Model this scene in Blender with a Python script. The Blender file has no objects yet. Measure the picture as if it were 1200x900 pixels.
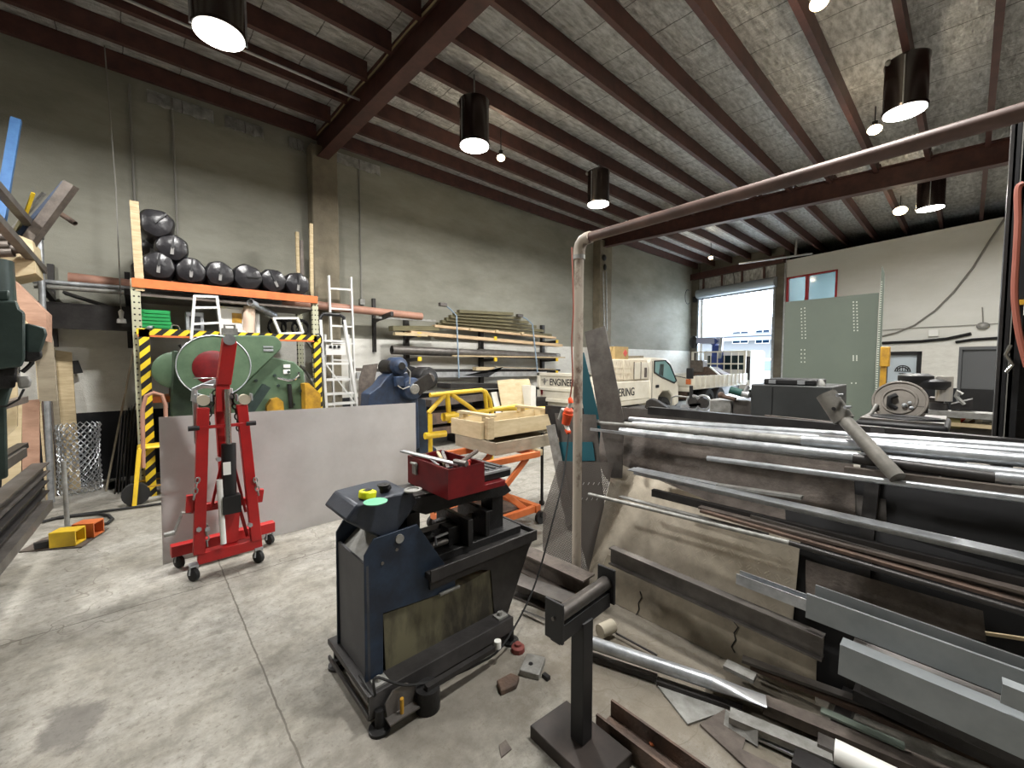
import bpy, bmesh, math, random
from math import sin, cos, pi, radians, atan, tan, sqrt, atan2
from mathutils import Vector, Matrix
random.seed(7)
scn = bpy.context.scene
COL = scn.collection

# ------------------------------------------------------------------ camera
FPX = 484.0; CAMH = 1.7
PITCH = atan(26/484.0); AZ = radians(47.8)
fh = Vector((cos(AZ), sin(AZ), 0)); rt = Vector((sin(AZ), -cos(AZ), 0))
fw = Vector((fh.x*cos(PITCH), fh.y*cos(PITCH), -sin(PITCH)))
up = Vector((fh.x*sin(PITCH), fh.y*sin(PITCH), cos(PITCH)))
cam = bpy.data.objects.new('camera', bpy.data.cameras.new('camera'))
COL.objects.link(cam)
cam.matrix_world = Matrix((( rt.x, up.x, -fw.x, 0), (rt.y, up.y, -fw.y, 0), (rt.z, up.z, -fw.z, CAMH), (0,0,0,1)))
cam.data.sensor_width = 36; cam.data.lens = 36*FPX/1200
cam.data.clip_start = 0.05; cam.data.clip_end = 300
scn.camera = cam

def ray(px, py):
    return fw + rt*((px-600)/FPX) + up*((450-py)/FPX)
def at(px, py, x=None, y=None, z=None, lean=None):
    """the point of the place seen at a pixel, on a plane of the place"""
    d = ray(px, py); o = Vector((0,0,CAMH))
    if x is not None: t = (x-o.x)/d.x
    elif y is not None: t = (y-o.y)/d.y
    elif z is not None: t = (z-o.z)/d.z
    else:
        # leaning plane  x - k z = c
        k, c = lean; t = (c-(o.x-k*o.z))/(d.x-k*d.z)
    return o + d*t

# ------------------------------------------------------------------ materials
def lin(c):
    def f(v):
        v = v/255.0
        return v/12.92 if v <= .04045 else ((v+.055)/1.055)**2.4
    return (f(c[0]), f(c[1]), f(c[2]), 1)
MATS = {}
def mat(name, c1, rough=.6, metal=0.0, c2=None, scale=6.0, bump=0.0, bscale=60.0, stretch=(1,1,1), emit=0.0, alpha=1.0, lo=.35, hi=.65, spec=.5, trans=0.0):
    if name in MATS: return MATS[name]
    m = bpy.data.materials.new(name); m.use_nodes = True
    nt = m.node_tree; b = nt.nodes['Principled BSDF']
    b.inputs['Base Color'].default_value = lin(c1)
    b.inputs['Roughness'].default_value = rough
    b.inputs['Metallic'].default_value = metal
    b.inputs['Specular IOR Level'].default_value = spec
    b.inputs['Alpha'].default_value = alpha
    b.inputs['Transmission Weight'].default_value = trans
    if emit:
        b.inputs['Emission Color'].default_value = lin(c1); b.inputs['Emission Strength'].default_value = emit
    if c2 is not None or bump:
        tc = nt.nodes.new('ShaderNodeTexCoord'); mp = nt.nodes.new('ShaderNodeMapping')
        mp.inputs['Scale'].default_value = stretch
        nt.links.new(tc.outputs['Object'], mp.inputs['Vector'])
    if c2 is not None:
        n = nt.nodes.new('ShaderNodeTexNoise'); n.inputs['Scale'].default_value = scale; n.inputs['Detail'].default_value = 8; n.inputs['Roughness'].default_value = .65
        r = nt.nodes.new('ShaderNodeValToRGB')
        r.color_ramp.elements[0].position = lo; r.color_ramp.elements[1].position = hi
        r.color_ramp.elements[0].color = lin(c1); r.color_ramp.elements[1].color = lin(c2)
        nt.links.new(mp.outputs['Vector'], n.inputs['Vector']); nt.links.new(n.outputs['Fac'], r.inputs['Fac']); nt.links.new(r.outputs['Color'], b.inputs['Base Color'])
    if bump:
        n2 = nt.nodes.new('ShaderNodeTexNoise'); n2.inputs['Scale'].default_value = bscale; n2.inputs['Detail'].default_value = 6
        bp = nt.nodes.new('ShaderNodeBump'); bp.inputs['Strength'].default_value = bump; bp.inputs['Distance'].default_value = .02
        nt.links.new(mp.outputs['Vector'], n2.inputs['Vector']); nt.links.new(n2.outputs['Fac'], bp.inputs['Height']); nt.links.new(bp.outputs['Normal'], b.inputs['Normal'])
    MATS[name] = m
    return m

M = {}
M['red'] = mat('red_paint', (176,30,30), .4, 0, (150,24,26), 5)
M['darkred'] = mat('dark_red_paint', (112,20,24), .42, .1, (88,16,20), 8)
M['chrome'] = mat('chrome', (215,215,215), .18, 1)
M['alu'] = mat('aluminium', (200,202,204), .4, .7, (170,172,175), 8)
M['galv'] = mat('galvanised_steel', (190,194,198), .36, .6, (156,160,164), 14, .1, 40)
M['galvd'] = mat('dull_galvanised_steel', (158,158,154), .5, .35, (126,125,120), 14, .15, 40)
M['steel'] = mat('mill_steel', (112,108,104), .42, .55, (84,80,77), 6, .08, 30)
M['dsteel'] = mat('dark_mill_steel', (60,58,57), .45, .4, (42,40,40), 6, .08, 30)
M['plate'] = mat('dull_steel_plate', (196,195,194), .6, .05, (174,172,170), 1.6, 0, 30, lo=.3, hi=.7)
M['rust'] = mat('rusty_steel', (106,85,72), .7, .2, (72,62,56), 7, .3, 60)
M['brownsteel'] = mat('brown_scale_steel', (110,101,94), .55, .3, (80,73,68), 9, .15, 60)
M['grime'] = mat('grimy_cast_iron', (36,35,35), .5, .3, (22,22,23), 8, .2, 50)
M['black'] = mat('black_paint', (24,24,26), .5, 0, (16,16,18), 6)
M['rubber'] = mat('black_rubber', (28,28,28), .75)
M['polywrap'] = mat('glossy_black_polythene', (34,33,36), .3, 0, None, 1, .5, 9)
M['blue'] = mat('navy_blue_paint', (38,54,74), .5, .1, (25,32,44), 5, .05, 60)
M['blue2'] = mat('worn_blue_paint', (48,66,94), .5, .1, (34,44,62), 7, .1, 50)
M['sky'] = mat('light_blue_paint', (70,112,160), .5, .1, (50,90,138), 5)
M['green'] = mat('machine_green_paint', (90,112,88), .42, .1, (74,96,74), 5, .03, 50)
M['dgreen'] = mat('dark_green_machine_paint', (56,70,66), .4, .2, (38,50,48), 6, .05, 50)
M['sheetgreen'] = mat('grey_green_painted_steel', (100,110,100), .5, .1, (95,105,96), 1.5)
M['yellow'] = mat('yellow_paint', (228,192,48), .45, 0, (206,170,42), 6)
M['dyellow'] = mat('dull_yellow_paint', (196,150,40), .5, 0, (150,112,36), 8)
M['orange'] = mat('orange_paint', (212,116,62), .45, 0, (192,100,52), 6)
M['oplastic'] = mat('orange_plastic', (232,84,40), .4)
M['wplastic'] = mat('white_plastic', (226,226,222), .4)
M['cream'] = mat('cream_truck_paint', (226,221,206), .45, 0, (212,205,186), 3, lo=.4, hi=.7)
M['scuff'] = mat('rust_scuffed_cream_paint', (222,212,190), .5, 0, (160,128,94), 9, lo=.5, hi=.72, stretch=(3,3,.7))
M['white'] = mat('white_paint', (226,224,216), .6, 0, (214,211,202), 2)
M['wood'] = mat('raw_timber', (194,176,142), .75, 0, (166,148,114), 6, .1, 30, (1,1,6))
M['woodx'] = mat('raw_timber_along', (204,178,144), .75, 0, (172,146,114), 6, .1, 30, (.5,6,6))
M['ply'] = mat('plywood', (206,190,156), .7, 0, (184,166,130), 3, .05, 30, (1,1,4))
M['plyg'] = mat('weathered_plywood', (164,154,134), .8, 0, (138,128,110), 3, .05, 30, (1,1,4))
M['pinkply'] = mat('pink_stained_board', (182,146,124), .8, 0, (154,118,98), 4, 0, 30, (1,1,4))
M['moss'] = mat('weathered_timber', (112,106,78), .85, 0, (84,80,60), 9, .3, 30, (.5,6,6))
M['pinkpvc'] = mat('tan_plastic_pipe', (176,132,112), .5, 0, (150,110,94), 3)
M['stainplate'] = mat('stained_steel_plate', (158,148,130), .55, .15, (112,104,90), 3.5)
M['greyprimer'] = mat('grey_primed_steel', (140,145,147), .6, .05, (124,129,131), 4)
M['beigepipe'] = mat('chipped_beige_pipe', (176,166,152), .6, 0, (104,86,74), 4, .1, 50, (1,1,.6), lo=.52, hi=.6)
M['redox'] = mat('red_oxide_steel', (88,56,50), .5, .15, (66,42,39), 5, .04, 40)
M['redoxpipe'] = mat('brown_oxide_pipe', (104,82,74), .5, .1, (78,62,56), 5)
M['paper'] = mat('pale_cardboard', (214,190,172), .8)
M['card'] = mat('brown_cardboard', (190,164,112), .8, 0, (172,146,98), 5)
M['greenplastic'] = mat('green_plastic', (30,140,74), .4)
M['tealdisc'] = mat('pale_green_disc', (104,176,140), .5)
M['teal'] = mat('teal_sheet', (36,92,104), .4, .2)
M['glass'] = mat('window_glass', (140,170,180), .08, 0, None, 1, 0, 1, alpha=.55)
M['darkglass'] = mat('dark_windscreen_glass', (24,40,44), .08)
M['lampglow'] = mat('lit_lamp_lens', (255,252,245), .5, 0, emit=14)
M['bulbglow'] = mat('lit_warm_bulb', (255,226,180), .5, 0, emit=14)
M['housing'] = mat('black_lamp_housing', (112,108,106), .25, 1)
M['conc'] = mat('column_concrete', (134,126,108), .9, 0, (108,101,86), 2.2, .25, 25)
M['lettering'] = mat('black_lettering', (22,22,24), .6)
M['redmark'] = mat('red_mark', (200,60,50), .5)
M['winred'] = mat('red_window_frame', (170,36,40), .45)
M['shop'] = mat('white_office_wall', (212,206,196), .8)
M['cablegrey'] = mat('grey_cable', (130,128,122), .6)
M['hosered'] = mat('red_brown_hose', (146,82,66), .5)
M['ladder'] = mat('ladder_aluminium', (226,226,224), .4, .3)
M['darkdoor'] = mat('grey_door_paint', (92,94,96), .6)

def nodes(name):
    m = bpy.data.materials.new(name); m.use_nodes = True
    return m, m.node_tree, m.node_tree.nodes['Principled BSDF']
def N(nt, t, **kw):
    n = nt.nodes.new(t)
    for k, v in kw.items():
        if k.startswith('i_'):
            key = k[2:]
            n.inputs[int(key) if key.isdigit() else key.replace('_', ' ')].default_value = v
        else: setattr(n, k, v)
    return n
def math_n(nt, op, a, b=None, c=None):
    n = nt.nodes.new('ShaderNodeMath'); n.operation = op
    for i, v in enumerate((a, b, c)):
        if v is None: continue
        if isinstance(v, (int, float)): n.inputs[i].default_value = v
        else: nt.links.new(v, n.inputs[i])
    return n.outputs[0]
def ramp(nt, fac, stops):
    r = nt.nodes.new('ShaderNodeValToRGB')
    el = r.color_ramp.elements
    while len(el) < len(stops): el.new(.5)
    for e, (p, c) in zip(el, stops): e.position = p; e.color = c if len(c) == 4 else lin(c)
    nt.links.new(fac, r.inputs['Fac']); return r.outputs['Color']
def mix(nt, fac, a, b, mode='MIX'):
    n = nt.nodes.new('ShaderNodeMix'); n.data_type = 'RGBA'; n.blend_type = mode
    for i, v in ((0, fac), (6, a), (7, b)):
        if isinstance(v, (int, float)): n.inputs[i].default_value = v
        elif isinstance(v, tuple): n.inputs[i].default_value = v
        else: nt.links.new(v, n.inputs[i])
    return n.outputs[2]
def noise(nt, vec, scale, detail=8, rough=.6):
    n = N(nt, 'ShaderNodeTexNoise'); n.inputs['Scale'].default_value = scale; n.inputs['Detail'].default_value = detail; n.inputs['Roughness'].default_value = rough
    nt.links.new(vec, n.inputs['Vector']); return n.outputs['Fac']
def pos(nt, scale=(1,1,1), rot=(0,0,0)):
    tc = N(nt, 'ShaderNodeTexCoord'); mp = N(nt, 'ShaderNodeMapping'); mp.inputs['Scale'].default_value = scale; mp.inputs['Rotation'].default_value = rot
    nt.links.new(tc.outputs['Object'], mp.inputs['Vector']); return mp.outputs['Vector']
def sep(nt, vec):
    s = N(nt, 'ShaderNodeSeparateXYZ'); nt.links.new(vec, s.inputs[0]); return s.outputs
def bumpn(nt, b, h, s=.3, d=.02):
    bp = N(nt, 'ShaderNodeBump'); bp.inputs['Strength'].default_value = s; bp.inputs['Distance'].default_value = d
    nt.links.new(h, bp.inputs['Height']); nt.links.new(bp.outputs['Normal'], b.inputs['Normal'])

# floor: pale worn concrete with two sawn joints, dark oil spots, streaks
def floor_material():
    m, nt, b = nodes('worn_concrete_floor')
    v = pos(nt); s = sep(nt, v)
    big = noise(nt, v, .9, 6); mid = noise(nt, v, 5, 10, .7); fine = noise(nt, v, 30, 10, .85); mot = noise(nt, v, 13, 8, .75)
    vs = pos(nt, (1.2, 7, 1), (0,0,radians(18))); streak = noise(nt, vs, 2.6, 10, .75)
    c = ramp(nt, mid, [(.28,(132,129,121)), (.44,(172,169,161)), (.54,(188,185,177)), (.64,(178,175,167)), (.76,(208,206,199))])
    c = mix(nt, 1.0, c, ramp(nt, big, [(.3,(196,192,182)), (.65,(255,255,255))]), 'MULTIPLY')
    c = mix(nt, ramp(nt, fine, [(.38,(255,255,255)), (.47,(0,0,0))]), c, lin((126,120,108)))
    c = mix(nt, ramp(nt, streak, [(.34,(190,190,190)), (.48,(0,0,0))]), c, lin((132,126,114)))
    c = mix(nt, .55, c, ramp(nt, mot, [(.35,(96,96,96)), (.65,(160,160,160))]), 'OVERLAY')
    ck = N(nt, 'ShaderNodeTexVoronoi'); ck.feature = 'DISTANCE_TO_EDGE'; ck.inputs['Scale'].default_value = .42
    wv = N(nt, 'ShaderNodeVectorMath'); wv.operation = 'ADD'; nz = N(nt, 'ShaderNodeTexNoise'); nz.inputs['Scale'].default_value = 2.5; nt.links.new(v, nz.inputs['Vector']); nt.links.new(v, wv.inputs[0]); nt.links.new(nz.outputs['Color'], wv.inputs[1]); nt.links.new(wv.outputs[0], ck.inputs['Vector'])
    c = mix(nt, math_n(nt, 'MULTIPLY', math_n(nt, 'LESS_THAN', ck.outputs['Distance'], math_n(nt, 'MULTIPLY', mot, .004)), .6), c, lin((96,90,80)))
    vor = N(nt, 'ShaderNodeTexVoronoi'); vor.inputs['Scale'].default_value = 2.2; nt.links.new(v, vor.inputs['Vector'])
    spots = math_n(nt, 'LESS_THAN', math_n(nt, 'ADD', vor.outputs['Distance'], math_n(nt, 'MULTIPLY', fine, .1)), .095)
    c = mix(nt, math_n(nt, 'MULTIPLY', spots, .5), c, lin((98,92,82)))
    x, y = s[0], s[1]
    wob = math_n(nt, 'MULTIPLY', math_n(nt, 'SUBTRACT', mid, .5), .03)
    def line(co, at_, w):
        return math_n(nt, 'LESS_THAN', math_n(nt, 'ABSOLUTE', math_n(nt, 'ADD', math_n(nt, 'SUBTRACT', co, at_), wob)), w)
    j = line(y, 3.83, .005)
    j2 = math_n(nt, 'MULTIPLY', line(x, .455, .0045), math_n(nt, 'LESS_THAN', y, 4.4))
    j3 = line(x, 6.0, .008); j4 = line(y, 6.9, .006)
    jj = math_n(nt, 'MAXIMUM', math_n(nt, 'MAXIMUM', j, j2), math_n(nt, 'MAXIMUM', j3, j4))
    c = mix(nt, math_n(nt, 'MULTIPLY', jj, .8), c, lin((78,73,64)))
    # an oil patch and dirt under the stock and round the saw
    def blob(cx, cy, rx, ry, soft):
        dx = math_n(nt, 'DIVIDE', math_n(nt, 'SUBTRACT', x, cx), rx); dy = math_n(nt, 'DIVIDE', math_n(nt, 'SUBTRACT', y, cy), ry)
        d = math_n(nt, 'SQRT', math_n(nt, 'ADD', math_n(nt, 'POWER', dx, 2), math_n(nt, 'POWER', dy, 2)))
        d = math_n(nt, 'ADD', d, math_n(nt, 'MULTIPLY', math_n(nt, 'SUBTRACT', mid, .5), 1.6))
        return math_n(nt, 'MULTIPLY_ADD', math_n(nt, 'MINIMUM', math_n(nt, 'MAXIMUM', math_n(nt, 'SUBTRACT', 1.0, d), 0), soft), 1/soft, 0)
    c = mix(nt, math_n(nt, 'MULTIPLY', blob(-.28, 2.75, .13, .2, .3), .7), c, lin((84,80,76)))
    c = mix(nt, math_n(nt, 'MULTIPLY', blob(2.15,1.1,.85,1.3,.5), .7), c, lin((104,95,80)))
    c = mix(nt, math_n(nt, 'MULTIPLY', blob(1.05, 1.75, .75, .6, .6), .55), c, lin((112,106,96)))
    nt.links.new(c, b.inputs['Base Color'])
    b.inputs['Roughness'].default_value = .72
    bumpn(nt, b, fine, .35, .01)
    return m
M['floor'] = floor_material()

def wall_material(name, white_from_x=-99.0, bands=True, base1=(172,171,158), base2=(144,143,130), dado=(34,36,40)):
    m, nt, b = nodes(name)
    v = pos(nt); s = sep(nt, v)
    big = noise(nt, pos(nt, (.5,.5,1.2)), 1.1, 8, .65); mid = noise(nt, pos(nt, (1,1,2.5)), 4, 10, .7); fine = noise(nt, v, 60, 6, .7)
    c = ramp(nt, big, [(.34,base2), (.64,base1)])
    c = mix(nt, .5, c, ramp(nt, mid, [(.3,(118,118,118)), (.7,(140,140,140))]), 'OVERLAY')
    if bands:
        wv = ramp(nt, mid, [(.25,(206,204,196)), (.6,(224,223,216))])
        dk = ramp(nt, mid, [(.3,tuple(int(q*.8) for q in dado)), (.7,dado)])
        edge = math_n(nt, 'MULTIPLY', math_n(nt, 'SUBTRACT', fine, .5), .02)
        zz = math_n(nt, 'ADD', s[2], edge)
        c = mix(nt, math_n(nt, 'LESS_THAN', zz, 2.17), c, wv)
        c = mix(nt, math_n(nt, 'LESS_THAN', zz, 0.985), c, dk)
    nt.links.new(c, b.inputs['Base Color']); b.inputs['Roughness'].default_value = .85
    bumpn(nt, b, math_n(nt, 'ADD', fine, math_n(nt, 'MULTIPLY', mid, 2)), .35, .012)
    return m
M['wall'] = wall_material('tilt_slab_concrete_wall')
M['wallfar'] = wall_material('painted_far_wall', base1=(230,230,226), base2=(222,222,217))
M['rough'] = wall_material('plain_concrete', bands=False, base1=(140,134,120), base2=(104,98,86))

def foil_material():
    m, nt, b = nodes('foil_roof_insulation')
    v = pos(nt); s = sep(nt, v)
    cr = noise(nt, pos(nt, (1,3.2,1)), 5.5, 8, .6); crk = noise(nt, pos(nt, (5,1.2,1)), 3, 6, .6)
    vor = N(nt, 'ShaderNodeTexVoronoi'); vor.inputs['Scale'].default_value = 26; nt.links.new(v, vor.inputs['Vector'])
    # laps between the foil rolls, across the purlins
    fx = math_n(nt, 'FRACT', math_n(nt, 'DIVIDE', math_n(nt, 'ADD', s[0], math_n(nt, 'MULTIPLY', math_n(nt, 'SUBTRACT', crk, .5), .06)), .62))
    lap = math_n(nt, 'LESS_THAN', fx, .02)
    c = ramp(nt, cr, [(.3,(150,150,146)), (.65,(226,226,224))])
    c = mix(nt, math_n(nt, 'MULTIPLY', lap, .8), c, lin((50,48,44)))
    nt.links.new(c, b.inputs['Base Color'])
    b.inputs['Metallic'].default_value = .6; b.inputs['Roughness'].default_value = .34
    h = math_n(nt, 'ADD', math_n(nt, 'MULTIPLY', cr, 1.6), math_n(nt, 'ADD', crk, math_n(nt, 'MULTIPLY', vor.outputs['Distance'], .18)))
    bumpn(nt, b, h, .8, .05)
    return m
M['foil'] = foil_material()

def stripe_material():
    m, nt, b = nodes('yellow_black_hazard_stripes')
    s = sep(nt, pos(nt))
    d = math_n(nt, 'ADD', math_n(nt, 'ADD', s[2], math_n(nt, 'MULTIPLY', s[0], -1.0)), 50.0)
    f = math_n(nt, 'FRACT', math_n(nt, 'DIVIDE', d, .155))
    c = mix(nt, math_n(nt, 'LESS_THAN', f, .5), lin((228,196,40)), lin((26,25,24)))
    nt.links.new(c, b.inputs['Base Color']); b.inputs['Roughness'].default_value = .5
    return m
M['stripe'] = stripe_material()

def perf_upright():
    m, nt, b = nodes('punched_upright_steel')
    s = sep(nt, pos(nt))
    fz = math_n(nt, 'SUBTRACT', math_n(nt, 'FRACT', math_n(nt, 'DIVIDE', s[2], .075)), .5)
    fx = math_n(nt, 'SUBTRACT', math_n(nt, 'FRACT', math_n(nt, 'DIVIDE', math_n(nt, 'ADD', s[0], 10.0), .045)), .5)
    d = math_n(nt, 'ADD', math_n(nt, 'POWER', math_n(nt, 'MULTIPLY', fz, .075), 2), math_n(nt, 'POWER', math_n(nt, 'MULTIPLY', fx, .045), 2))
    hole = math_n(nt, 'LESS_THAN', d, .0105**2)
    c = mix(nt, hole, lin((172,172,148)), lin((22,22,20)))
    nt.links.new(c, b.inputs['Base Color']); b.inputs['Roughness'].default_value = .5
    return m
M['upright'] = perf_upright()

def tread_material():
    m, nt, b = nodes('tread_plate')
    v = pos(nt); s = sep(nt, v)
    # raised bars in alternating directions, on the y/z plane of the sheet
    def bars(sign):
        u = math_n(nt, 'ADD', s[1], math_n(nt, 'MULTIPLY', s[2], sign)); w = math_n(nt, 'SUBTRACT', s[1], math_n(nt, 'MULTIPLY', s[2], sign))
        fu = math_n(nt, 'FRACT', math_n(nt, 'DIVIDE', math_n(nt, 'ADD', u, 20), .02)); fw_ = math_n(nt, 'FRACT', math_n(nt, 'DIVIDE', math_n(nt, 'ADD', w, 20), .1))
        return math_n(nt, 'MULTIPLY', math_n(nt, 'LESS_THAN', fu, .4), math_n(nt, 'LESS_THAN', fw_, .42)), fw_
    a, fa = bars(1.0); c_, fc = bars(-1.0)
    a = math_n(nt, 'MULTIPLY', a, math_n(nt, 'GREATER_THAN', fc, .5))
    c_ = math_n(nt, 'MULTIPLY', c_, math_n(nt, 'GREATER_THAN', fa, .5))
    h = math_n(nt, 'MAXIMUM', a, c_)
    big = noise(nt, v, 5, 6); 
    col = ramp(nt, big, [(.3,(158,148,132)), (.7,(214,205,188))])
    col = mix(nt, math_n(nt, 'MULTIPLY', h, .5), col, lin((196,186,168)))  # raised bars lightened in colour for their glints as well as wear
    nt.links.new(col, b.inputs['Base Color']); b.inputs['Metallic'].default_value = .6; b.inputs['Roughness'].default_value = .34
    bumpn(nt, b, h, .9, .006)
    return m
M['tread'] = tread_material()

def perf_sheet():
    m, nt, b = nodes('perforated_steel_sheet')
    s = sep(nt, pos(nt))
    row = math_n(nt, 'FLOOR', math_n(nt, 'DIVIDE', s[2], .013))
    off = math_n(nt, 'MULTIPLY', math_n(nt, 'MODULO', row, 2.0), .5)
    fy = math_n(nt, 'SUBTRACT', math_n(nt, 'FRACT', math_n(nt, 'ADD', math_n(nt, 'DIVIDE', math_n(nt, 'ADD', s[1], 10.0), .015), off)), .5)
    fz = math_n(nt, 'SUBTRACT', math_n(nt, 'FRACT', math_n(nt, 'DIVIDE', s[2], .013)), .5)
    d = math_n(nt, 'ADD', math_n(nt, 'POWER', fy, 2), math_n(nt, 'POWER', fz, 2))
    hole = math_n(nt, 'LESS_THAN', d, .09)
    b.inputs['Base Color'].default_value = lin((104,100,96)); b.inputs['Metallic'].default_value = .6; b.inputs['Roughness'].default_value = .45
    nt.links.new(math_n(nt, 'SUBTRACT', 1.0, hole), b.inputs['Alpha'])
    return m
M['perf'] = perf_sheet()

def roof_tiles():
    m, nt, b = nodes('grey_shingle_roof')
    v = pos(nt, (1,1,1))
    br = N(nt, 'ShaderNodeTexBrick'); br.inputs['Scale'].default_value = 2.5
    br.inputs['Color1'].default_value = lin((74,78,82)); br.inputs['Color2'].default_value = lin((104,108,108)); br.inputs['Mortar'].default_value = lin((54,56,60))
    mp = N(nt, 'ShaderNodeMapping'); mp.inputs['Rotation'].default_value = (radians(90), 0, radians(90))
    tc = N(nt, 'ShaderNodeTexCoord'); nt.links.new(tc.outputs['Object'], mp.inputs['Vector']); nt.links.new(mp.outputs['Vector'], br.inputs['Vector'])
    nt.links.new(br.outputs['Color'], b.inputs['Base Color']); b.inputs['Roughness'].default_value = .8
    return m
M['tiles'] = roof_tiles()

# ------------------------------------------------------------------ mesh building
class MB:
    """collects shapes in place coordinates; build() links them as one mesh"""
    def __init__(s): s.bm = bmesh.new()
    def _xf(s, verts, mtx):
        for v in verts: v.co = mtx @ v.co
    def box(s, lo, hi, rz=0, rx=0, ry=0):
        lo = Vector(lo); hi = Vector(hi); c = (lo+hi)/2; d = hi-lo
        r = bmesh.ops.create_cube(s.bm, size=1)
        m = Matrix.Translation(c) @ Matrix.Rotation(rz,4,'Z') @ Matrix.Rotation(ry,4,'Y') @ Matrix.Rotation(rx,4,'X') @ Matrix.Diagonal((abs(d.x),abs(d.y),abs(d.z),1))
        s._xf(r['verts'], m); return s
    def frame(s, p, q, roll=None):
        z = (Vector(q)-Vector(p)); L = z.length; z.normalize()
        u = Vector((0,0,1)) if abs(z.z) < .95 else Vector((1,0,0))
        if roll is not None: u = Vector(roll)
        x = u.cross(z); x.normalize(); y = z.cross(x)
        return Matrix(((x.x,y.x,z.x,p[0]),(x.y,y.y,z.y,p[1]),(x.z,y.z,z.z,p[2]),(0,0,0,1))), L
    def bar(s, p, q, w, h=None, roll=None):
        """rectangular bar; w across, h along the 'up' side"""
        h = w if h is None else h
        m, L = s.frame(Vector(p), Vector(q), roll)
        r = bmesh.ops.create_cube(s.bm, size=1)
        s._xf(r['verts'], m @ Matrix.Translation((0,0,L/2)) @ Matrix.Diagonal((w,h,L,1))); return s
    def sect(s, p, q, poly, roll=None):
        """sweep a closed cross section (x across, y up) from p to q"""
        m, L = s.frame(Vector(p), Vector(q), roll)
        a = [s.bm.verts.new(m @ Vector((x,y,0))) for x,y in poly]; b = [s.bm.verts.new(m @ Vector((x,y,L))) for x,y in poly]
        n = len(poly)
        for i in range(n): s.bm.faces.new((a[i], a[(i+1)%n], b[(i+1)%n], b[i]))
        s.bm.faces.new(a[::-1]); s.bm.faces.new(b); return s
    def cyl(s, p, q, r, r2=None, seg=20, cap=True):
        m, L = s.frame(Vector(p), Vector(q)); r2 = r if r2 is None else r2
        g = bmesh.ops.create_cone(s.bm, cap_ends=cap, segments=seg, radius1=r, radius2=r2, depth=L)
        s._xf(g['verts'], m @ Matrix.Translation((0,0,L/2))); return s
    def pipe(s, p, q, r, wall=.004, seg=20):
        m, L = s.frame(Vector(p), Vector(q)); ri = r-wall
        rings = []
        for (rr, zz) in ((r,0),(r,L),(ri,L),(ri,0)):
            rings.append([s.bm.verts.new(m @ Vector((rr*cos(2*pi*k/seg), rr*sin(2*pi*k/seg), zz))) for k in range(seg)])
        for i in range(4):
            A = rings[i]; B = rings[(i+1)%4]
            for k in range(seg): s.bm.faces.new((A[k],A[(k+1)%seg],B[(k+1)%seg],B[k]))
        return s
    def tube(s, pts, r, seg=8, closed=False):
        pts = [Vector(p) for p in pts]; n = len(pts); rings = []
        prev = None
        for i, p in enumerate(pts):
            if closed: t = pts[(i+1)%n]-pts[i-1]
            else: t = pts[min(i+1,n-1)]-pts[max(i-1,0)]
            t.normalize()
            if prev is None:
                u = Vector((0,0,1)) if abs(t.z) < .9 else Vector((1,0,0)); x = u.cross(t)
            else: x = prev - t*prev.dot(t)
            x.normalize(); prev = x; y = t.cross(x)
            rings.append([s.bm.verts.new(p + x*(r*cos(2*pi*k/seg)) + y*(r*sin(2*pi*k/seg))) for k in range(seg)])
        for i in range(n if closed else n-1):
            A = rings[i]; B = rings[(i+1)%n]
            for k in range(seg): s.bm.faces.new((A[k],A[(k+1)%seg],B[(k+1)%seg],B[k]))
        if not closed: s.bm.faces.new(rings[0][::-1]); s.bm.faces.new(rings[-1])
        return s
    def lathe(s, p, q, prof, seg=28):
        """prof: (distance along p->q, radius)"""
        m, L = s.frame(Vector(p), Vector(q)); rings = []
        for (h, r) in prof: rings.append([s.bm.verts.new(m @ Vector((max(r,1e-4)*cos(2*pi*k/seg), max(r,1e-4)*sin(2*pi*k/seg), h))) for k in range(seg)])
        for i in range(len(rings)-1):
            for k in range(seg): s.bm.faces.new((rings[i][k],rings[i][(k+1)%seg],rings[i+1][(k+1)%seg],rings[i+1][k]))
        s.bm.faces.new(rings[0][::-1]); s.bm.faces.new(rings[-1]); return s
    def prism(s, pts, off):
        """planar outline pts swept by vector off"""
        off = Vector(off); a = [s.bm.verts.new(Vector(p)) for p in pts]; b = [s.bm.verts.new(Vector(p)+off) for p in pts]; n = len(a)
        for i in range(n): s.bm.faces.new((a[i], a[(i+1)%n], b[(i+1)%n], b[i]))
        s.bm.faces.new(a[::-1]); s.bm.faces.new(b); return s
    def ball(s, c, r, sc=(1,1,1), seg=16):
        g = bmesh.ops.create_uvsphere(s.bm, u_segments=seg, v_segments=seg//2+2, radius=r)
        s._xf(g['verts'], Matrix.Translation(Vector(c)) @ Matrix.Diagonal((sc[0],sc[1],sc[2],1))); return s
    def build(s, name, m, parent=None, bevel=0, smooth=True, origin=None):
        bmesh.ops.recalc_face_normals(s.bm, faces=s.bm.faces)
        me = bpy.data.meshes.new(name)
        if parent is not None:
            w = WM[parent.name]; inv = w.inverted(); loc = None
            s.bm.transform(inv)
        else:
            if origin is None:
                lo = [min(v.co[i] for v in s.bm.verts) for i in range(3)]; hi = [max(v.co[i] for v in s.bm.verts) for i in range(3)]
                origin = ((lo[0]+hi[0])/2, (lo[1]+hi[1])/2, lo[2])
            w = Matrix.Translation(Vector(origin)); s.bm.transform(w.inverted())
        s.bm.to_mesh(me); s.bm.free()
        me.materials.append(m if not isinstance(m, str) else M[m])
        o = bpy.data.objects.new(name, me); COL.objects.link(o)
        if parent is not None: o.parent = parent; WM[o.name] = WM[parent.name].copy()
        else: o.location = origin; WM[o.name] = w
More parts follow.
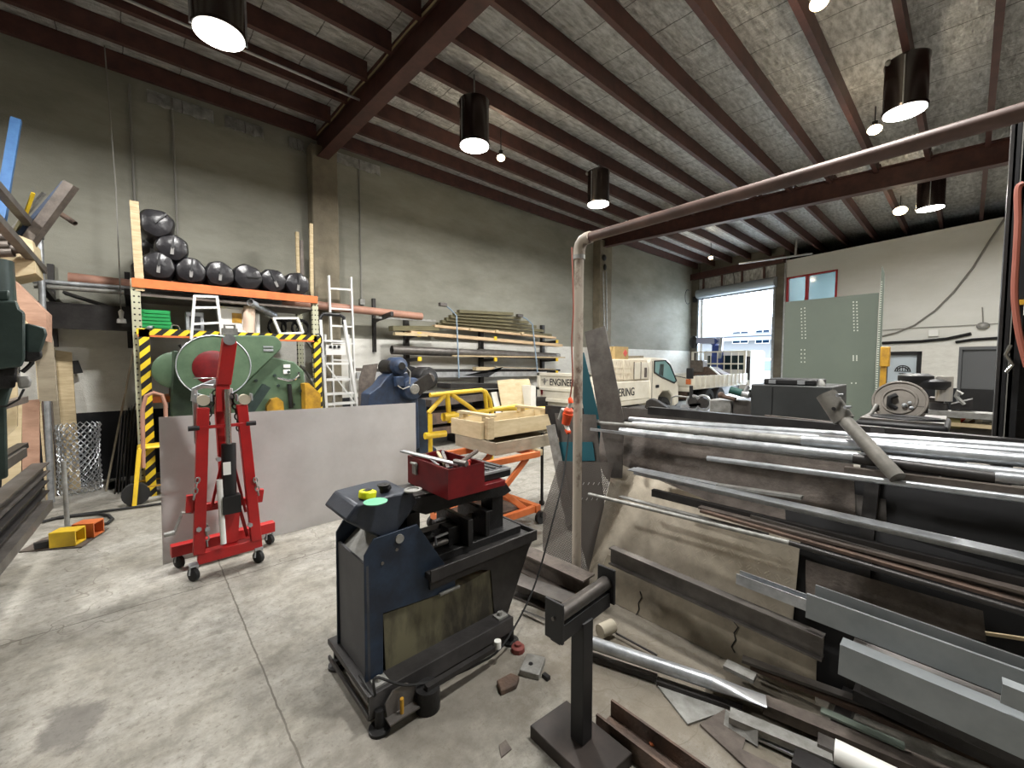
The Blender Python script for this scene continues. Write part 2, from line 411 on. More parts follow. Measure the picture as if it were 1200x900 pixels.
        if smooth:
            for p in me.polygons: p.use_smooth = True
            me.set_sharp_from_angle(angle=radians(35))
        if bevel:
            b = o.modifiers.new('bevel', 'BEVEL'); b.width = bevel; b.segments = 2; b.limit_method = 'ANGLE'; b.angle_limit = radians(40)
        return o
WM = {}
def tag(o, label, cat, group=None, kind=None):
    if label: o['label'] = label
    if cat: o['category'] = cat
    if group: o['group'] = group
    if kind: o['kind'] = kind
    return o
def thing(name, label, cat, loc, group=None):
    o = bpy.data.objects.new(name, None); COL.objects.link(o); o.location = loc; o.empty_display_size = .1
    WM[o.name] = Matrix.Translation(Vector(loc)); return tag(o, label, cat, group)
def struct(name, mb, m, **kw):
    o = mb.build(name, m, origin=(0,0,0), **kw); o['kind'] = 'structure'; return o
def copy_tree(o, parent=None, loc=None):
    c = o.copy(); COL.objects.link(c)
    if parent is not None: c.parent = parent
    if loc is not None: c.location = loc
    WM[c.name] = Matrix.Translation(c.location) if parent is None else WM[parent.name].copy()
    for ch in list(o.children): copy_tree(ch, c)
    return c
def V(*a): return Vector(a)
def letters(text, name, m, parent, origin, xdir, updir, height, width=None, depth=.003):
    cu = bpy.data.curves.new('lettering', 'FONT'); cu.body = text; cu.size = 1; cu.extrude = 0.004; cu.offset = .012
    t = bpy.data.objects.new('lettering', cu); COL.objects.link(t)
    bpy.context.view_layer.update()
    dg = bpy.context.evaluated_depsgraph_get(); me = bpy.data.meshes.new_from_object(t.evaluated_get(dg))
    bpy.data.objects.remove(t)
    xs = [v.co.x for v in me.vertices]; ys = [v.co.y for v in me.vertices]
    w = max(xs)-min(xs); h = max(ys)-min(ys)
    sx = (width/w) if width else height/h; sy = height/h
    X = Vector(xdir).normalized(); U = Vector(updir).normalized(); Nn = X.cross(U)
    inv = WM[parent.name].inverted()
    for v in me.vertices:
        p = Vector(origin) + X*((v.co.x-min(xs))*sx) + U*((v.co.y-min(ys))*sy) + Nn*(v.co.z*depth/.004)
        v.co = inv @ p
    me.materials.append(m)
    o = bpy.data.objects.new(name, me); COL.objects.link(o); o.parent = parent; WM[o.name] = WM[parent.name].copy()
    return o

exec_sections = []
# ================================================================== SETTING
WY = 8.315                                   # face of the long left wall
mb = MB(); mb.box((-3.2,-4.2,-.2),(19.2,WY+.2,0)); struct('floor', mb, M['floor'])
mb = MB(); mb.box((-3.2,WY,0),(19.2,WY+.2,6.3)); struct('wall_left', mb, M['wall'])
mb = MB(); mb.box((-3.2,-4.2,0),(-3.0,WY+.2,6.3)); struct('wall_back', mb, M['rough'])
mb = MB(); mb.box((-3.2,-4.2,0),(19.2,-4.0,6.3)); struct('wall_right', mb, M['rough'])

# the far wall stands slightly askew
FC = Vector((18.323, WY, 0)); FD = Vector((-0.22631, -0.97405, 0)); FN = Vector((-0.97405, 0.22631, 0))   # along the wall to the right / into the room
def fp(s, z, off=0): return FC + FD*s + FN*off + Vector((0,0,z))
def fwall(mb, s0, s1, z0, z1, o0=-.2, o1=0.0):
    mb.prism([fp(s0,z0,o0), fp(s1,z0,o0), fp(s1,z1,o0), fp(s0,z1,o0)], FN*(o1-o0)); return mb
mb = MB(); fwall(mb,-.4,.33,0,6.2,-.3,.06); fwall(mb,3.56,3.84,0,6.2,-.3,.06); fwall(mb,.33,3.56,4.5,6.2,-.3,-.05)
struct('trim_1', mb, M['rough'])
mb = MB()
W0, W1, WB, WT = 3.92, 5.48, 3.66, 4.72
HT=5.34
fwall(mb,3.84,W0,0,HT); fwall(mb,W0,W1,0,WB); fwall(mb,W0,W1,WT,HT); fwall(mb,W1,6.74,0,HT)
fwall(mb,6.74,7.62,2.0,HT); fwall(mb,7.62,8.36,0,HT); fwall(mb,8.36,9.5,2.06,HT); fwall(mb,9.5,12.9,0,HT)
struct('wall_far', mb, M['wallfar'])
mb = MB(); mb.prism([fp(3.7,5.3,-.25),fp(3.7,5.3,-6.5),fp(12.9,5.3,-6.5),fp(12.9,5.3,-.25)],(0,0,.04)); struct('floor_loft', mb, M['rough'])
mb = MB(); fwall(mb,3.6,12.9,5.3,6.4,-6.6,-6.5); fwall(mb,3.6,3.7,5.3,6.4,-6.5,-.2); struct('wall_loft', mb, mat('loft_void_dark',(40,38,38),.9))  # darkness of the loft void is put into this wall colour
# rough concrete panel joints on the left wall: pilasters
for i, (x0, x1) in enumerate(((2.44,2.9),(11.1,11.75))):
    mb = MB(); mb.box((x0,WY-.28,0),(x1,WY+.01,5.62)); struct('trim_%d' % (i+2), mb, M['conc'], bevel=.02)
# ceiling of foil over the purlins; falls away from the left wall
SL = .0305
def rz(y, z0=5.98): return z0 - (WY-y)*SL
mb = MB(); mb.prism([(-3.2,WY+.2,rz(WY+.2)),(19.2,WY+.2,rz(WY+.2)),(25.5,4.0,rz(4.0)),(25.5,-4.2,rz(-4.2)),(-3.2,-4.2,rz(-4.2))],(0,0,.15)); struct('ceiling', mb, M['foil'])

# office window high in the far wall
mb = MB(); e = .05
fwall(mb,W0,W1,WT-e,WT,-.08,.03); fwall(mb,W0,W1,WB,WB+e,-.08,.03); fwall(mb,W0,W0+e,WB,WT,-.08,.03); fwall(mb,W1-e,W1,WB,WT,-.08,.03); fwall(mb,W0+.62,W0+.7,WB,WT,-.08,.03)
w1 = struct('window_1', mb, M['winred'])
mb = MB(); fwall(mb,W0+e,W1-e,WB+e,WT-e,-.05,-.04); mb.build('pane', M['glass'], w1)
# the office behind it
mb = MB(); o = -2.4
fwall(mb,3.84,W1+1.5,3.0,5.3,o-.05,o); fwall(mb,3.84,W1+1.5,2.95,3.0,o,-.2); fwall(mb,3.84,W1+1.5,5.2,5.25,o,-.2); fwall(mb,W1+1.5,W1+1.55,3,5.3,o,-.2); fwall(mb,3.8,3.84,3,5.3,o,-.3)
struct('wall_office', mb, mat('office_lining',(206,222,226),.8))
L = bpy.data.lights.new('office_lamp','AREA'); L.energy = 70; L.size = 1.0; L.color = (.85,.95,1); lo = bpy.data.objects.new('office_lamp', L); COL.objects.link(lo); lo.location = fp(5.0,5.15,-1.2)

# glazed door and plain recess under the office
mb = MB(); fwall(mb,6.74,6.84,0,2.0,-.16,.02); fwall(mb,7.52,7.62,0,2.0,-.16,.02); fwall(mb,6.74,7.62,1.9,2.0,-.16,.02); fwall(mb,6.84,7.52,0,.5,-.14,0)
d2 = struct('door_2', mb, M['black'])
mb = MB(); fwall(mb,6.84,7.52,.5,1.9,-.1,-.09); mb.build('pane', mat('frosted_door_glass',(196,208,216),.4), d2)
# emblem on the pane: an arched bridge of bars
mb = MB(); c0 = 7.19; cz = 1.42
for r_ in (.17,.12):
    pts = [fp(c0 + r_*cos(t*pi/10), cz + r_*sin(t*pi/10), -.08) for t in range(11)]
    mb.tube(pts, .014, 6)
for k in range(5): mb.bar(fp(c0-.12+.06*k, cz, -.08), fp(c0-.12+.06*k, cz+.1+.06*(1-abs(k-2)/2), -.08), .016)
mb.bar(fp(c0-.19,cz,-.08), fp(c0+.19,cz,-.08), .02); mb.bar(fp(c0-.08,cz-.06,-.08), fp(c0+.08,cz-.06,-.08), .03,.02)
mb.build('emblem', M['black'], d2)
mb = MB(); fwall(mb,8.36,9.5,0,2.06,-.1,-.06); fwall(mb,8.36,8.42,0,2.06,-.06,.02); fwall(mb,8.36,9.5,2.02,2.1,-.06,.02)
d3 = struct('door_3', mb, M['darkdoor'])
mb = MB(); fwall(mb,8.42,9.5,0,.98,-.06,-.03); mb.build('kick_panel', M['black'], d3)

# roller shutter, rolled up over the opening
mb = MB(); mb.cyl(fp(.36,4.62,.12), fp(3.62,4.62,.12), .19, seg=24); fwall(mb,.33,3.56,4.38,4.52,-.02,.02)
d1 = struct('door_1', mb, mat('shutter_steel',(176,184,192),.4,.5))
for s_ in (.33,3.5):
    mb = MB(); fwall(mb,s_,s_+.08,0,4.5,-.02,.1); mb.build('guide_rail', M['galv'], d1)
mb = MB(); mb.box(fp(.22,4.42,.05)-V(.1,.1,.12), fp(.22,4.42,.05)+V(.1,.1,.12)); mb.build('drive_motor', M['black'], d1)
mb = MB(); fwall(mb,.33,3.56,4.38,4.41,-.03,.03); mb.build('bottom_rail', M['alu'], d1)
# foil hanging over the header with steel straps
mb = MB(); n_ = 26
for k in range(n_):
    s0 = .35+3.2*k/n_; s1 = .35+3.2*(k+1)/n_; o0 = .03*sin(k*1.9); o1 = .03*sin((k+1)*1.9)
    mb.prism([fp(s0,4.75,.02+o0),fp(s1,4.75,.02+o1),fp(s1,5.3,.02),fp(s0,5.3,.02)], FN*.01)
tag(mb.build('insulation_blanket', M['foil']), 'crinkled foil insulation hanging above the roller door opening', 'insulation')
for k in range(4):
    mb = MB(); s_ = .6+.85*k; mb.bar(fp(s_,4.7,.09),fp(s_,5.35,.09),.07,.05)
    tag(mb.build('header_strap', M['redox']), 'short dark red steel strap crossing the foil above the roller door', 'strap', 'straps over the door header')
mb = MB(); mb.bar(fp(.05,5.38,.16),fp(3.9,5.38,.16),.18,.26)
tag(mb.build('header_beam', M['redox']), 'dark red steel beam above the roller door and its foil', 'beam')

# roof steel
RX = [2.64, 11.35]
def ibeam(mb, p, q, w=.16, h=.4, tf=.02, tw=.02):
    mb.sect(p, q, [(-w/2,-h/2),(w/2,-h/2),(w/2,-h/2+tf),(tw/2,-h/2+tf),(tw/2,h/2-tf),(w/2,h/2-tf),(w/2,h/2),(-w/2,h/2),(-w/2,h/2-tf),(-tw/2,h/2-tf),(-tw/2,-h/2+tf),(-w/2,-h/2+tf)])
    return mb
for i, x in enumerate(RX):
    mb = MB(); z1 = rz(WY,5.62); z2 = rz(-4.0,5.62)
    ibeam(mb, (x,WY,z1), (x,-4.0,z2), .2, .42)
    tag(mb.build('roof_rafter', M['redox']), ['dark red steel rafter overhead, nearest one, ending on the left wall column','dark red steel rafter deeper in the shed, behind the long brown pipe'][i], 'beam')
for i in range(17):
    y = 8.08 - .742*i; mb = MB(); h = .24
    zc = rz(y, 5.85)
    # cee section purlins, broken at the rafters
    for (a_, b_) in ((-3.0,RX[0]-.1),(RX[0]+.1,RX[1]-.1),(RX[1]+.1,18.2 if y>4 else 24.0)):
        mb.sect((a_,y,zc),(b_,y,zc),[(-.035,-.12),(.035,-.12),(.035,-.1),(-.02,-.1),(-.02,.1),(.035,.1),(.035,.12),(-.035,.12)])
    tag(mb.build('roof_purlin', M['redox']), 'dark red steel purlin running the length of the foil ceiling', 'beam', 'roof purlins under the foil')
# bent conduit on the first rafter and along one purlin
mb = MB(); mb.tube([(2.60,y,rz(y,5.84)+.012*sin(y*5)) for y in [8.1-.3*k for k in range(17)]], .018, 6); mb.tube([(2.57,y,rz(y,5.80)+.015*sin(y*4+1)) for y in [8.1-.3*k for k in range(17)]], .014, 6)
tag(mb.build('cable_run', mat('tan_cable',(150,136,104),.6)), 'tan electrical cables tied along the nearest dark red rafter', 'cable')
mb = MB(); mb.tube([(-1.5,6.25,rz(6.25,5.66)),(2.6,6.25,rz(6.25,5.66))], .017, 8)
tag(mb.build('conduit', M['alu']), 'straight pale conduit fixed under the purlins left of the nearest rafter', 'conduit')

# ---- lamps
LIN = []
def highbay(px, py, label, x=None, y=None):
    p = at(px,py,z=4.85) if px is not None else V(x,y,4.85)
    t = thing('high_bay_lamp', label, 'lamp', (p.x,p.y,4.85), 'high bay lamps' if False else None)
    mb = MB(); mb.lathe((p.x,p.y,4.86),(p.x,p.y,5.6),[(0,.222),(.03,.226),(.031,.215),(.03,.2),(.03,.215),(.55,.213),(.6,.222),(.62,.222),(.66,.16),(.7,.06)],32); mb.build('housing', M['housing'], t)
    mb = MB(); mb.lathe((p.x,p.y,4.85),(p.x,p.y,5.0),[(0,.0),(.0,.208),(.02,.208),(.02,0)],32); mb.build('lens', M['lampglow'], t)
    mb = MB(); mb.tube([(p.x,p.y,5.53),(p.x,p.y,rz(p.y,5.97))],.012,6); mb.build('hanger', M['galvd'], t)
    mb = MB(); mb.ball((p.x-.15,p.y+.16,5.47),.035); mb.build('hook', M['galvd'], t)
    for s_ in (-1,1):
        mb = MB(); mb.bar((p.x+.225*s_,p.y,4.85),(p.x+.225*s_,p.y,5.45),.012,.02); mb.build('side_rod', M['galv'], t)
    l = bpy.data.lights.new('lamp_light','AREA'); l.shape = 'DISK'; l.size = .42; l.energy = 165; l.color = (1,.98,.945); l.spread = radians(178)
    o = bpy.data.objects.new('lamp_light', l); COL.objects.link(o); o.location = (p.x,p.y,4.835)
highbay(556,172,'black cylindrical lamp left of centre, beside a warm bulb below the purlins')
highbay(701,240,'black cylindrical lamp hanging above the elbow of the brown pipe')
highbay(257,42,'large bright cylindrical lamp at the top left, left of the nearest rafter')
highbay(1060,132,'large black cylindrical lamp above the brown pipe at the upper right')
highbay(1090,245,'cylindrical lamp low at the right, seen under the second rafter')
highbay(None,None,'added unseen cylindrical lamp over the stock rack, ahead of the camera', 2.3,.66)  # out of frame, carries on the right row; added for its light
highbay(None,None,'added unseen fill lamp behind the camera on the right', 4.6,-2.6)  # fill lamp added out of view
highbay(None,None,'added unseen fill lamp deep on the right of the shed', 9.8,-2.6)  # another added fill lamp, never in view
highbay(None,None,'added unseen cylindrical lamp over the machines at the left of the shed', -2.2,5.0)  # unseen, extends the left row; added for its light
def bulb(px, py, label, z=5.2, rod=True, r=.07):
    p = at(px,py,z=z); t = thing('bare_bulb', label, 'lamp', (p.x,p.y,z))
    mb = MB(); mb.ball(p, r, (1,1,.7)); mb.build('bulb', M['bulbglow'], t)
    mb = MB(); mb.cyl(p+V(0,0,.04), p+V(0,0,.12), .035); mb.build('lamp_holder', M['black'], t)
    mb = MB(); mb.tube([p+V(0,0,.1), V(p.x,p.y,rz(p.y,5.76))], .008, 6); mb.build('cord', M['black'], t)
    l = bpy.data.lights.new('bulb_light','POINT'); l.energy = 18; l.shadow_soft_size = .1; l.color = (1,.85,.62)
    o = bpy.data.objects.new('bulb_light', l); COL.objects.link(o); o.location = p - V(0,0,.1)
bulb(587,185,'small warm bulb glowing right beside the left of centre cylindrical lamp')
bulb(833,302,'small warm bulb on a drop cord in front of the roller door')
bulb(1025,152,'warm bulb under the left edge of the large upper right lamp', r=.09)
bulb(1055,247,'warm bulb left of the low right cylindrical lamp', r=.13)
bulb(960,3,'bright bulb cut by the top edge of the picture', r=.08)

# world daylight through the roller door
w = bpy.data.worlds.new('daylight'); scn.world = w; w.use_nodes = True
bg = w.node_tree.nodes['Background']; bg.inputs['Color'].default_value = (.76,.87,1,1); bg.inputs['Strength'].default_value = 8.0
L = bpy.data.lights.new('door_portal','AREA'); L.shape='RECTANGLE'; L.size=3.2; L.size_y=4.4; L.cycles.is_portal=True
lo = bpy.data.objects.new('door_portal', L); COL.objects.link(lo); lo.matrix_world = Matrix(((FD.x,0,-FN.x,0),(FD.y,0,-FN.y,0),(0,1,0,0),(0,0,0,1))); lo.location = fp(1.95,2.2,-.4)
L = bpy.data.lights.new('hazy_sun','SUN'); L.energy = 24; L.angle = radians(70); L.color = (.78,.88,1)
lo = bpy.data.objects.new('hazy_sun', L); COL.objects.link(lo); lo.rotation_euler = V(-.80,.22,-.50).to_track_quat('-Z','Y').to_euler()
# outside ground, and the building over the road
mb = MB(); mb.prism([(17.6,2.0,-.12),(60,-20,-.12),(60,40,-.12),(18.6,8.6,-.12)],(0,0,.1)); struct('floor_outside', mb, mat('pale_road_concrete',(190,190,186),.9,0,(170,170,166),2))
XB = 34.0
wht = mat('dark_render_grey',(112,114,116),.8)  # one even grey, darker than the white facade to suit the strong sky
b = thing('shop_building', 'pale building with shingle roof and blue windows across the street', 'building', (XB,14,0))
zE = at(860,397,x=XB).z
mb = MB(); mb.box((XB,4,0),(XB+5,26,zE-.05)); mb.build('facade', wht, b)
mb = MB(); zt = at(860,376,x=XB+2).z; mb.prism([(XB-.6,4,zE),(XB+2.6,4,zt),(XB+2.6,26,zt),(XB-.6,26,zE)],(0,0,.15)); mb.build('roof', M['tiles'], b)
mb = MB(); mb.box((XB-.7,4,zE-.2),(XB-.5,26,zE+.05)); mb.build('gutter', mat('gutter_grey',(120,130,140),.5), b)
for (xa, xb_, ya, yb) in ((859,877,389,402),(886,902,387,402),(846,850,391,397),(823,834,393,398)):
    p = at(xa,ya,x=XB-.02); q = at(xb_,yb,x=XB-.02)
    mb = MB(); mb.box((XB-.06,q.y,q.z),(XB-.01,p.y,p.z)); f_ = mb.build('window', mat('blue_shop_glass',(24,44,66),.9,spec=0), b)
    mb = MB()
    for yy in (q.y,(p.y+q.y)/2,p.y): mb.bar((XB-.08,yy,q.z),(XB-.08,yy,p.z),.04)
    mb.bar((XB-.08,q.y,p.z),(XB-.08,p.y,p.z),.04); mb.bar((XB-.08,q.y,q.z),(XB-.08,p.y,q.z),.04); mb.build('window_frame', M['white'], f_)
# a sign board and a parked van out in the street
p = at(890,425,x=26)
b = thing('parked_van', 'pale van with a blue panel parked out in the street', 'van', (26.5,p.y,-.02))
mb = MB(); mb.box((26,p.y-1.6,.3),(27.8,p.y+1.6,1.9)); mb.build('body', M['white'], b, bevel=.1)
mb = MB(); mb.box((25.95,p.y-.8,1.2),(26.02,p.y+.9,1.75)); mb.build('side_window', mat('blue_van_glass',(100,134,170),.2), b)
for s_ in (-1,1):
    mb = MB(); mb.cyl((25.95,p.y+s_,.3),(26.15,p.y+s_,.3),.32); mb.build('wheel', M['rubber'], b)
# ================================================================== LEFT WALL AND LEFT EDGE
def P(px,py,**k): return at(px,py,**k)
def bolt_conduit(px, ptop, pbot, label, box_=True, y=WY-.03):
    a = at(px,pbot,y=y); t = thing('wall_conduit', label, 'conduit', (a.x,y,a.z)); zt = 5.7
    mb = MB(); mb.cyl(a, (a.x,y,zt), .014, seg=8); mb.build('pipe', M['cablegrey'], t)
    if box_:
        mb = MB(); mb.box(a-V(.05,.04,.06), a+V(.05,.03,.06)); mb.build('junction_box', M['galvd'], t, bevel=.008)
bolt_conduit(163,100,345,'thin grey conduit running up the concrete wall above the wrapped drums',False)
bolt_conduit(208,100,275,'thin grey conduit on the concrete wall right of the heap of wrapped drums',False)
bolt_conduit(394,180,345,'grey conduit close to the right side of the concrete wall column')
bolt_conduit(424,190,354,'grey conduit ending in a small box, second to the right of the wall column')
# pull cord from the roof
p = at(142,368,y=7.6); t = thing('pull_cord', 'long dark cord with a pale pendant hanging in front of the left wall', 'cord', (p.x,p.y,p.z))
mb = MB(); mb.tube([(p.x,p.y,p.z),(p.x+.01,p.y,4),(p.x-.03,p.y,5.75)], .008, 6); mb.build('cord', M['cablegrey'], t)
mb = MB(); mb.lathe(p-V(0,0,.12), p+V(0,0,.06), [(0,.05),(.05,.045),(.07,.02),(.15,.03),(.18,.008)],12); mb.build('pendant', M['wplastic'], t)

# pipes laid along the wall on cantilever arms
def wallpipe(px0,py0,px1,py1,y,r,m,label,name='steel_pipe',cat='pipe',hollow=True,group=None):
    a = at(px0,py0,y=y); b_ = at(px1,py1,y=y); mb = MB()
    (mb.pipe if hollow else mb.cyl)(a,b_,r) if hollow else mb.cyl(a,b_,r)
    return tag(mb.build(name, m), label, cat, group)
wallpipe(80,326,494,371,7.85,.075,M['pinkpvc'],'long tan plastic pipe lying on the wall arms behind the racking','plastic_pipe')
wallpipe(38,329,330,352,7.72,.03,M['galv'],'thin silver pipe along the left wall, topmost of its pair')
wallpipe(40,335,330,356,7.62,.03,M['galvd'],'thin dull pipe along the left wall, lower of its pair')
mb = MB(); a = at(75,343,y=7.9); b_ = at(165,372,y=7.9); mb.bar(a,b_,.25,.03)
tag(mb.build('timber_board', M['dsteel']), 'dark board sloping under the pipes on the left wall', 'board')
for i,(px) in enumerate((60,150,440)):
    mb = MB(); p = at(px, 345+ (25 if px==440 else 0), y=8.2); mb.bar((p.x,8.3,2.55),(p.x,7.45,2.62),.06,.08); mb.bar((p.x,8.28,1.9),(p.x,8.28,3.0),.08,.06)
    tag(mb.build('wall_bracket', M['dsteel']), ['dark wall bracket under the pipes at the far left','dark wall bracket beside the left racking post','dark wall bracket under the right end of the tan pipe'][i], 'bracket')
# dark steel shelf panel under the pipes at left
mb = MB(); mb.box((-1.0,7.75,2.42),(0.0,8.28,2.45)); mb.box((-1.0,7.75,2.12),(0.0,7.78,2.45))
tag(mb.build('wall_shelf', M['dsteel']), 'dark steel shelf on the wall left of the racking, above the white paint', 'shelf')
# patches of torn foil under the purlin
for i,(x0,x1) in enumerate(((.25,1.05),(1.2,1.75),(2.15,2.4),(2.95,3.85))):
    mb = MB(); n_=8
    for k in range(n_):
        u0=x0+(x1-x0)*k/n_; u1=x0+(x1-x0)*(k+1)/n_
        mb.prism([(u0,WY-.05-.02*sin(k*2),5.52+.02*sin(k*3)),(u1,WY-.05-.02*sin(k*2+2),5.52+.02*sin(k*3+3)),(u1,WY-.02,5.72),(u0,WY-.02,5.72)],(0,.01,0))
    tag(mb.build('foil_scrap', M['foil']), 'crumpled strip of foil showing above the left wall under the purlin', 'insulation', 'foil strips along the wall top')

# ---- pallet racking
RY = 7.0
xL = at(164,450,y=RY).x; xR = at(371,450,y=RY).x
zs = at(165,332,y=RY).z
t = thing('pallet_rack', 'pallet racking bay with orange beams and pale punched uprights by the left wall', 'rack', ((xL+xR)/2,RY+.4,0))
for (x,nm) in ((xL,'l'),(xR,'r')):
    for y in (RY,RY+.85):
        mb = MB(); mb.box((x-.045,y-.035,0),(x+.045,y+.035,zs+.05)); mb.build('upright', M['upright'], t)
    mb = MB()
    for k in range(4): mb.bar((x,RY,.2+.55*k),(x,RY+.85,.55+.55*k),.03)
    mb.build('brace', M['galvd'], t)
for y in (RY-.045,RY+.85):
    mb = MB(); mb.box((xL-.03,y-.02,zs-.06),(xR+.03,y+.02,zs+.05)); mb.build('beam', M['orange'], t)
mb = MB()
for k in range(7): mb.box((xL+.12+.27*k,RY,zs+.03),(xL+.26+.27*k,RY+.8,zs+.05))
mb.build('deck', M['brownsteel'], t)
mb = MB(); mb.box((xL,RY-.02,zs-.16),(xR,RY+.8,zs-.13)); mb.build('lower_deck', M['brownsteel'], t)
# hazard frame
zf = at(250,391,y=RY-.06).z
hf = thing('hazard_guard_frame', 'yellow and black striped frame around the green machine in the racking', 'frame', ((xL+xR)/2,RY-.1,0))
mb = MB(); mb.box((xL-.01,RY-.13,zf-.05),(xR-.02,RY-.07,zf+.03)); mb.build('top_rail', M['stripe'], hf)
for x in (xL+.02,xR-.05):
    mb = MB(); mb.box((x-.01,RY-.13,0),(x+.09,RY-.07,zf+.02)); mb.build('side_post', M['stripe'], hf)
mb = MB(); mb.box((xL,RY-.13,zf-.075),(xR,RY-.07,zf-.05)); mb.build('under_rail', M['orange'], hf)
# shelf carrying loose goods
mb = MB(); mb.box((xL+.05,RY-.06,zf-.02),(xR-.05,RY+.82,zf+.01)); tag(mb.build('rack_shelf', M['brownsteel']), 'middle shelf board inside the racking, carrying loose goods', 'shelf')
# timber plank standing above the left upright
a = at(157,236,y=RY-.02); b_ = at(164,335,y=RY-.02); mb = MB(); mb.bar(a,(b_.x,b_.y,zs-.1),.085,.05, roll=(0,1,0))
tag(mb.build('timber_post', M['wood']), 'raw timber plank standing above the left racking post', 'plank')
a = at(363,262,y=RY+.3); mb = MB(); mb.bar((a.x,a.y,zs+.05),(a.x+.02,a.y,a.z),.05,.05); tag(mb.build('timber_post', M['wood']), 'short timber standing at the right end of the racking top', 'plank')
for i,(px,py) in enumerate(((348,272),(353,282))):
    a = at(px,py,y=RY+.6); mb = MB(); mb.bar((a.x,a.y,zs+.05),(a.x,a.y,a.z),.04,.05); tag(mb.build('timber_stake', M['wood' if i==0 else 'brownsteel']), ['pale stake behind the right end of the drums','dark stake behind the right end of the drums'][i],'stake')
# wrapped drums
drums = [(183,261,20,'topmost wrapped black roll, folded flap on its face'),(202,290,18,'black wrapped roll leaning on the topmost one, second from the top'),
 (186,311,19,'black wrapped roll at the left end of the bottom row'),(224,317,17,'second black wrapped roll from the left in the bottom row'),(258,321,16,'third black wrapped roll from the left in the bottom row'),
 (291,325,16,'black wrapped roll with a slumped fold, fourth in the bottom row'),(321,329,14,'black wrapped roll with a diagonal tape, fifth in the bottom row'),(349,333,13.5,'rightmost black wrapped roll of the bottom row'),
 (178,291,14,'black wrapped roll half hidden under the topmost one'),(163,313,9,'black wrapped roll peeping out left of the timber plank')]
for i,(px,py,rp,lb) in enumerate(drums):
    yy = RY-.02 + (.35 if i>=8 else 0)
    c = at(px,py,y=yy); e = at(px+rp,py,y=yy); r = abs(e.x-c.x)*1.12
    t = thing('wrapped_roll', lb+' on the racking', 'roll', (c.x,c.y,c.z-r))
    mb = MB(); q = c+V(0,.85,0) if i<8 else c+V(0,.5,0)
    if i==0: q = c+V(.02,.75,-.05)
    seg=32; m_, Lg = mb.frame(c, q); prof=[(-.035,0.02),(-.03,r*.55),(-.005,r*.86),(.05,r),(.3,r*1.01),(.6,r*.98),(Lg,r*.8)]
    rings=[]
    for (h,rr) in prof:
        ring=[]
        for k in range(seg):
            an=2*pi*k/seg; w_=1+.03*sin(3*an+i)+.025*sin(7*an+h*9+i*2)
            ring.append(mb.bm.verts.new(m_ @ V(rr*w_*cos(an), rr*w_*sin(an), h)))
        rings.append(ring)
    for a_ in range(len(rings)-1):
        for k in range(seg): mb.bm.faces.new((rings[a_][k],rings[a_][(k+1)%seg],rings[a_+1][(k+1)%seg],rings[a_+1][k]))
    mb.bm.faces.new(rings[0][::-1]); mb.bm.faces.new(rings[-1])
    mb.build('wrapping', M['polywrap'], t)
    mb = MB(); an = (.7 if i==0 else -.4 if i==6 else (.1 if i!=5 else 1.5)); d_=V(sin(an),0,cos(an))
    mb.bar(c-V(0,.045,0)+d_*(r*.85), c-V(0,.05,0)-d_*(r*.1),.02,.012, roll=(0,1,0)); mb.build('seam_fold', M['black'], t)
    if i not in (0,5):
        mb = MB(); mb.bar(c-V(0,.045,0)-d_*(r*.05), c-V(0,.045,0)-d_*(r*.55), .035,.006, roll=(0,1,0)); mb.build('tape', mat('grey_tape',(120,118,116),.5), t)

# goods on the middle shelf
p = at(183,378,y=RY+.15); mb = MB()
for k in range(6):
    z0=zf+.01+.045*k; mb.box((p.x-.17+.01*k,p.y-.12,z0),(p.x+.17-.01*k,p.y+.12,z0+.035))
mb.box((p.x-.14,p.y-.1,zf+.01),(p.x+.14,p.y+.1,zf+.28)); tag(mb.build('plastic_crate', M['greenplastic']), 'green ribbed plastic crate on the middle racking shelf', 'crate')
p = at(206,385,y=RY+.02); mb = MB(); mb.pipe(p,p+V(-.15,.4,0),.05,.006); tag(mb.build('pipe_offcut', M['galvd']), 'short grey pipe offcut beside the green crate', 'pipe')
mb = MB(); mb.pipe(p+V(-.22,0,.0),p+V(-.4,.1,.0),.025,.004); tag(mb.build('pipe_offcut', M['galv']), 'thin silver pipe offcut in front of the green crate', 'pipe')
p = at(228,380,y=RY+.25); t = thing('electrical_box','grey electrical box behind the aluminium ladder on the shelf','box',(p.x,p.y,zf+.01))
mb = MB(); mb.box((p.x-.1,p.y-.08,zf+.01),(p.x+.1,p.y+.08,zf+.3)); mb.build('case', M['galv'], t, bevel=.01)
mb = MB(); mb.box((p.x-.06,p.y-.09,zf+.08),(p.x+.06,p.y-.08,zf+.24)); mb.build('cover', M['black'], t)
p = at(272,378,y=RY+.3); t = thing('plastic_tub','white lidded tub on the middle racking shelf','tub',(p.x,p.y,zf+.01))
mb = MB(); mb.prism([(p.x-.15,p.y-.14,zf+.01),(p.x+.15,p.y-.14,zf+.01),(p.x+.18,p.y-.14,zf+.38),(p.x-.18,p.y-.14,zf+.38)],(0,.28,0)); mb.build('tub', M['wplastic'], t, bevel=.01)
mb = MB(); mb.box((p.x-.2,p.y-.16,zf+.38),(p.x+.2,p.y+.16,zf+.41)); mb.build('lid', M['wplastic'], t, bevel=.008)
mb = MB(); mb.box((p.x-.02,p.y-.146,zf+.18),(p.x+.1,p.y-.14,zf+.32)); mb.build('label', M['dyellow'], t)
p = at(291,376,y=RY+.1); mb = MB(); mb.pipe((p.x,p.y,zf+.01),(p.x+.02,p.y,zf+.43),.075,.012); tag(mb.build('cardboard_tube', M['paper']), 'pale cardboard tube standing on the racking shelf', 'tube')
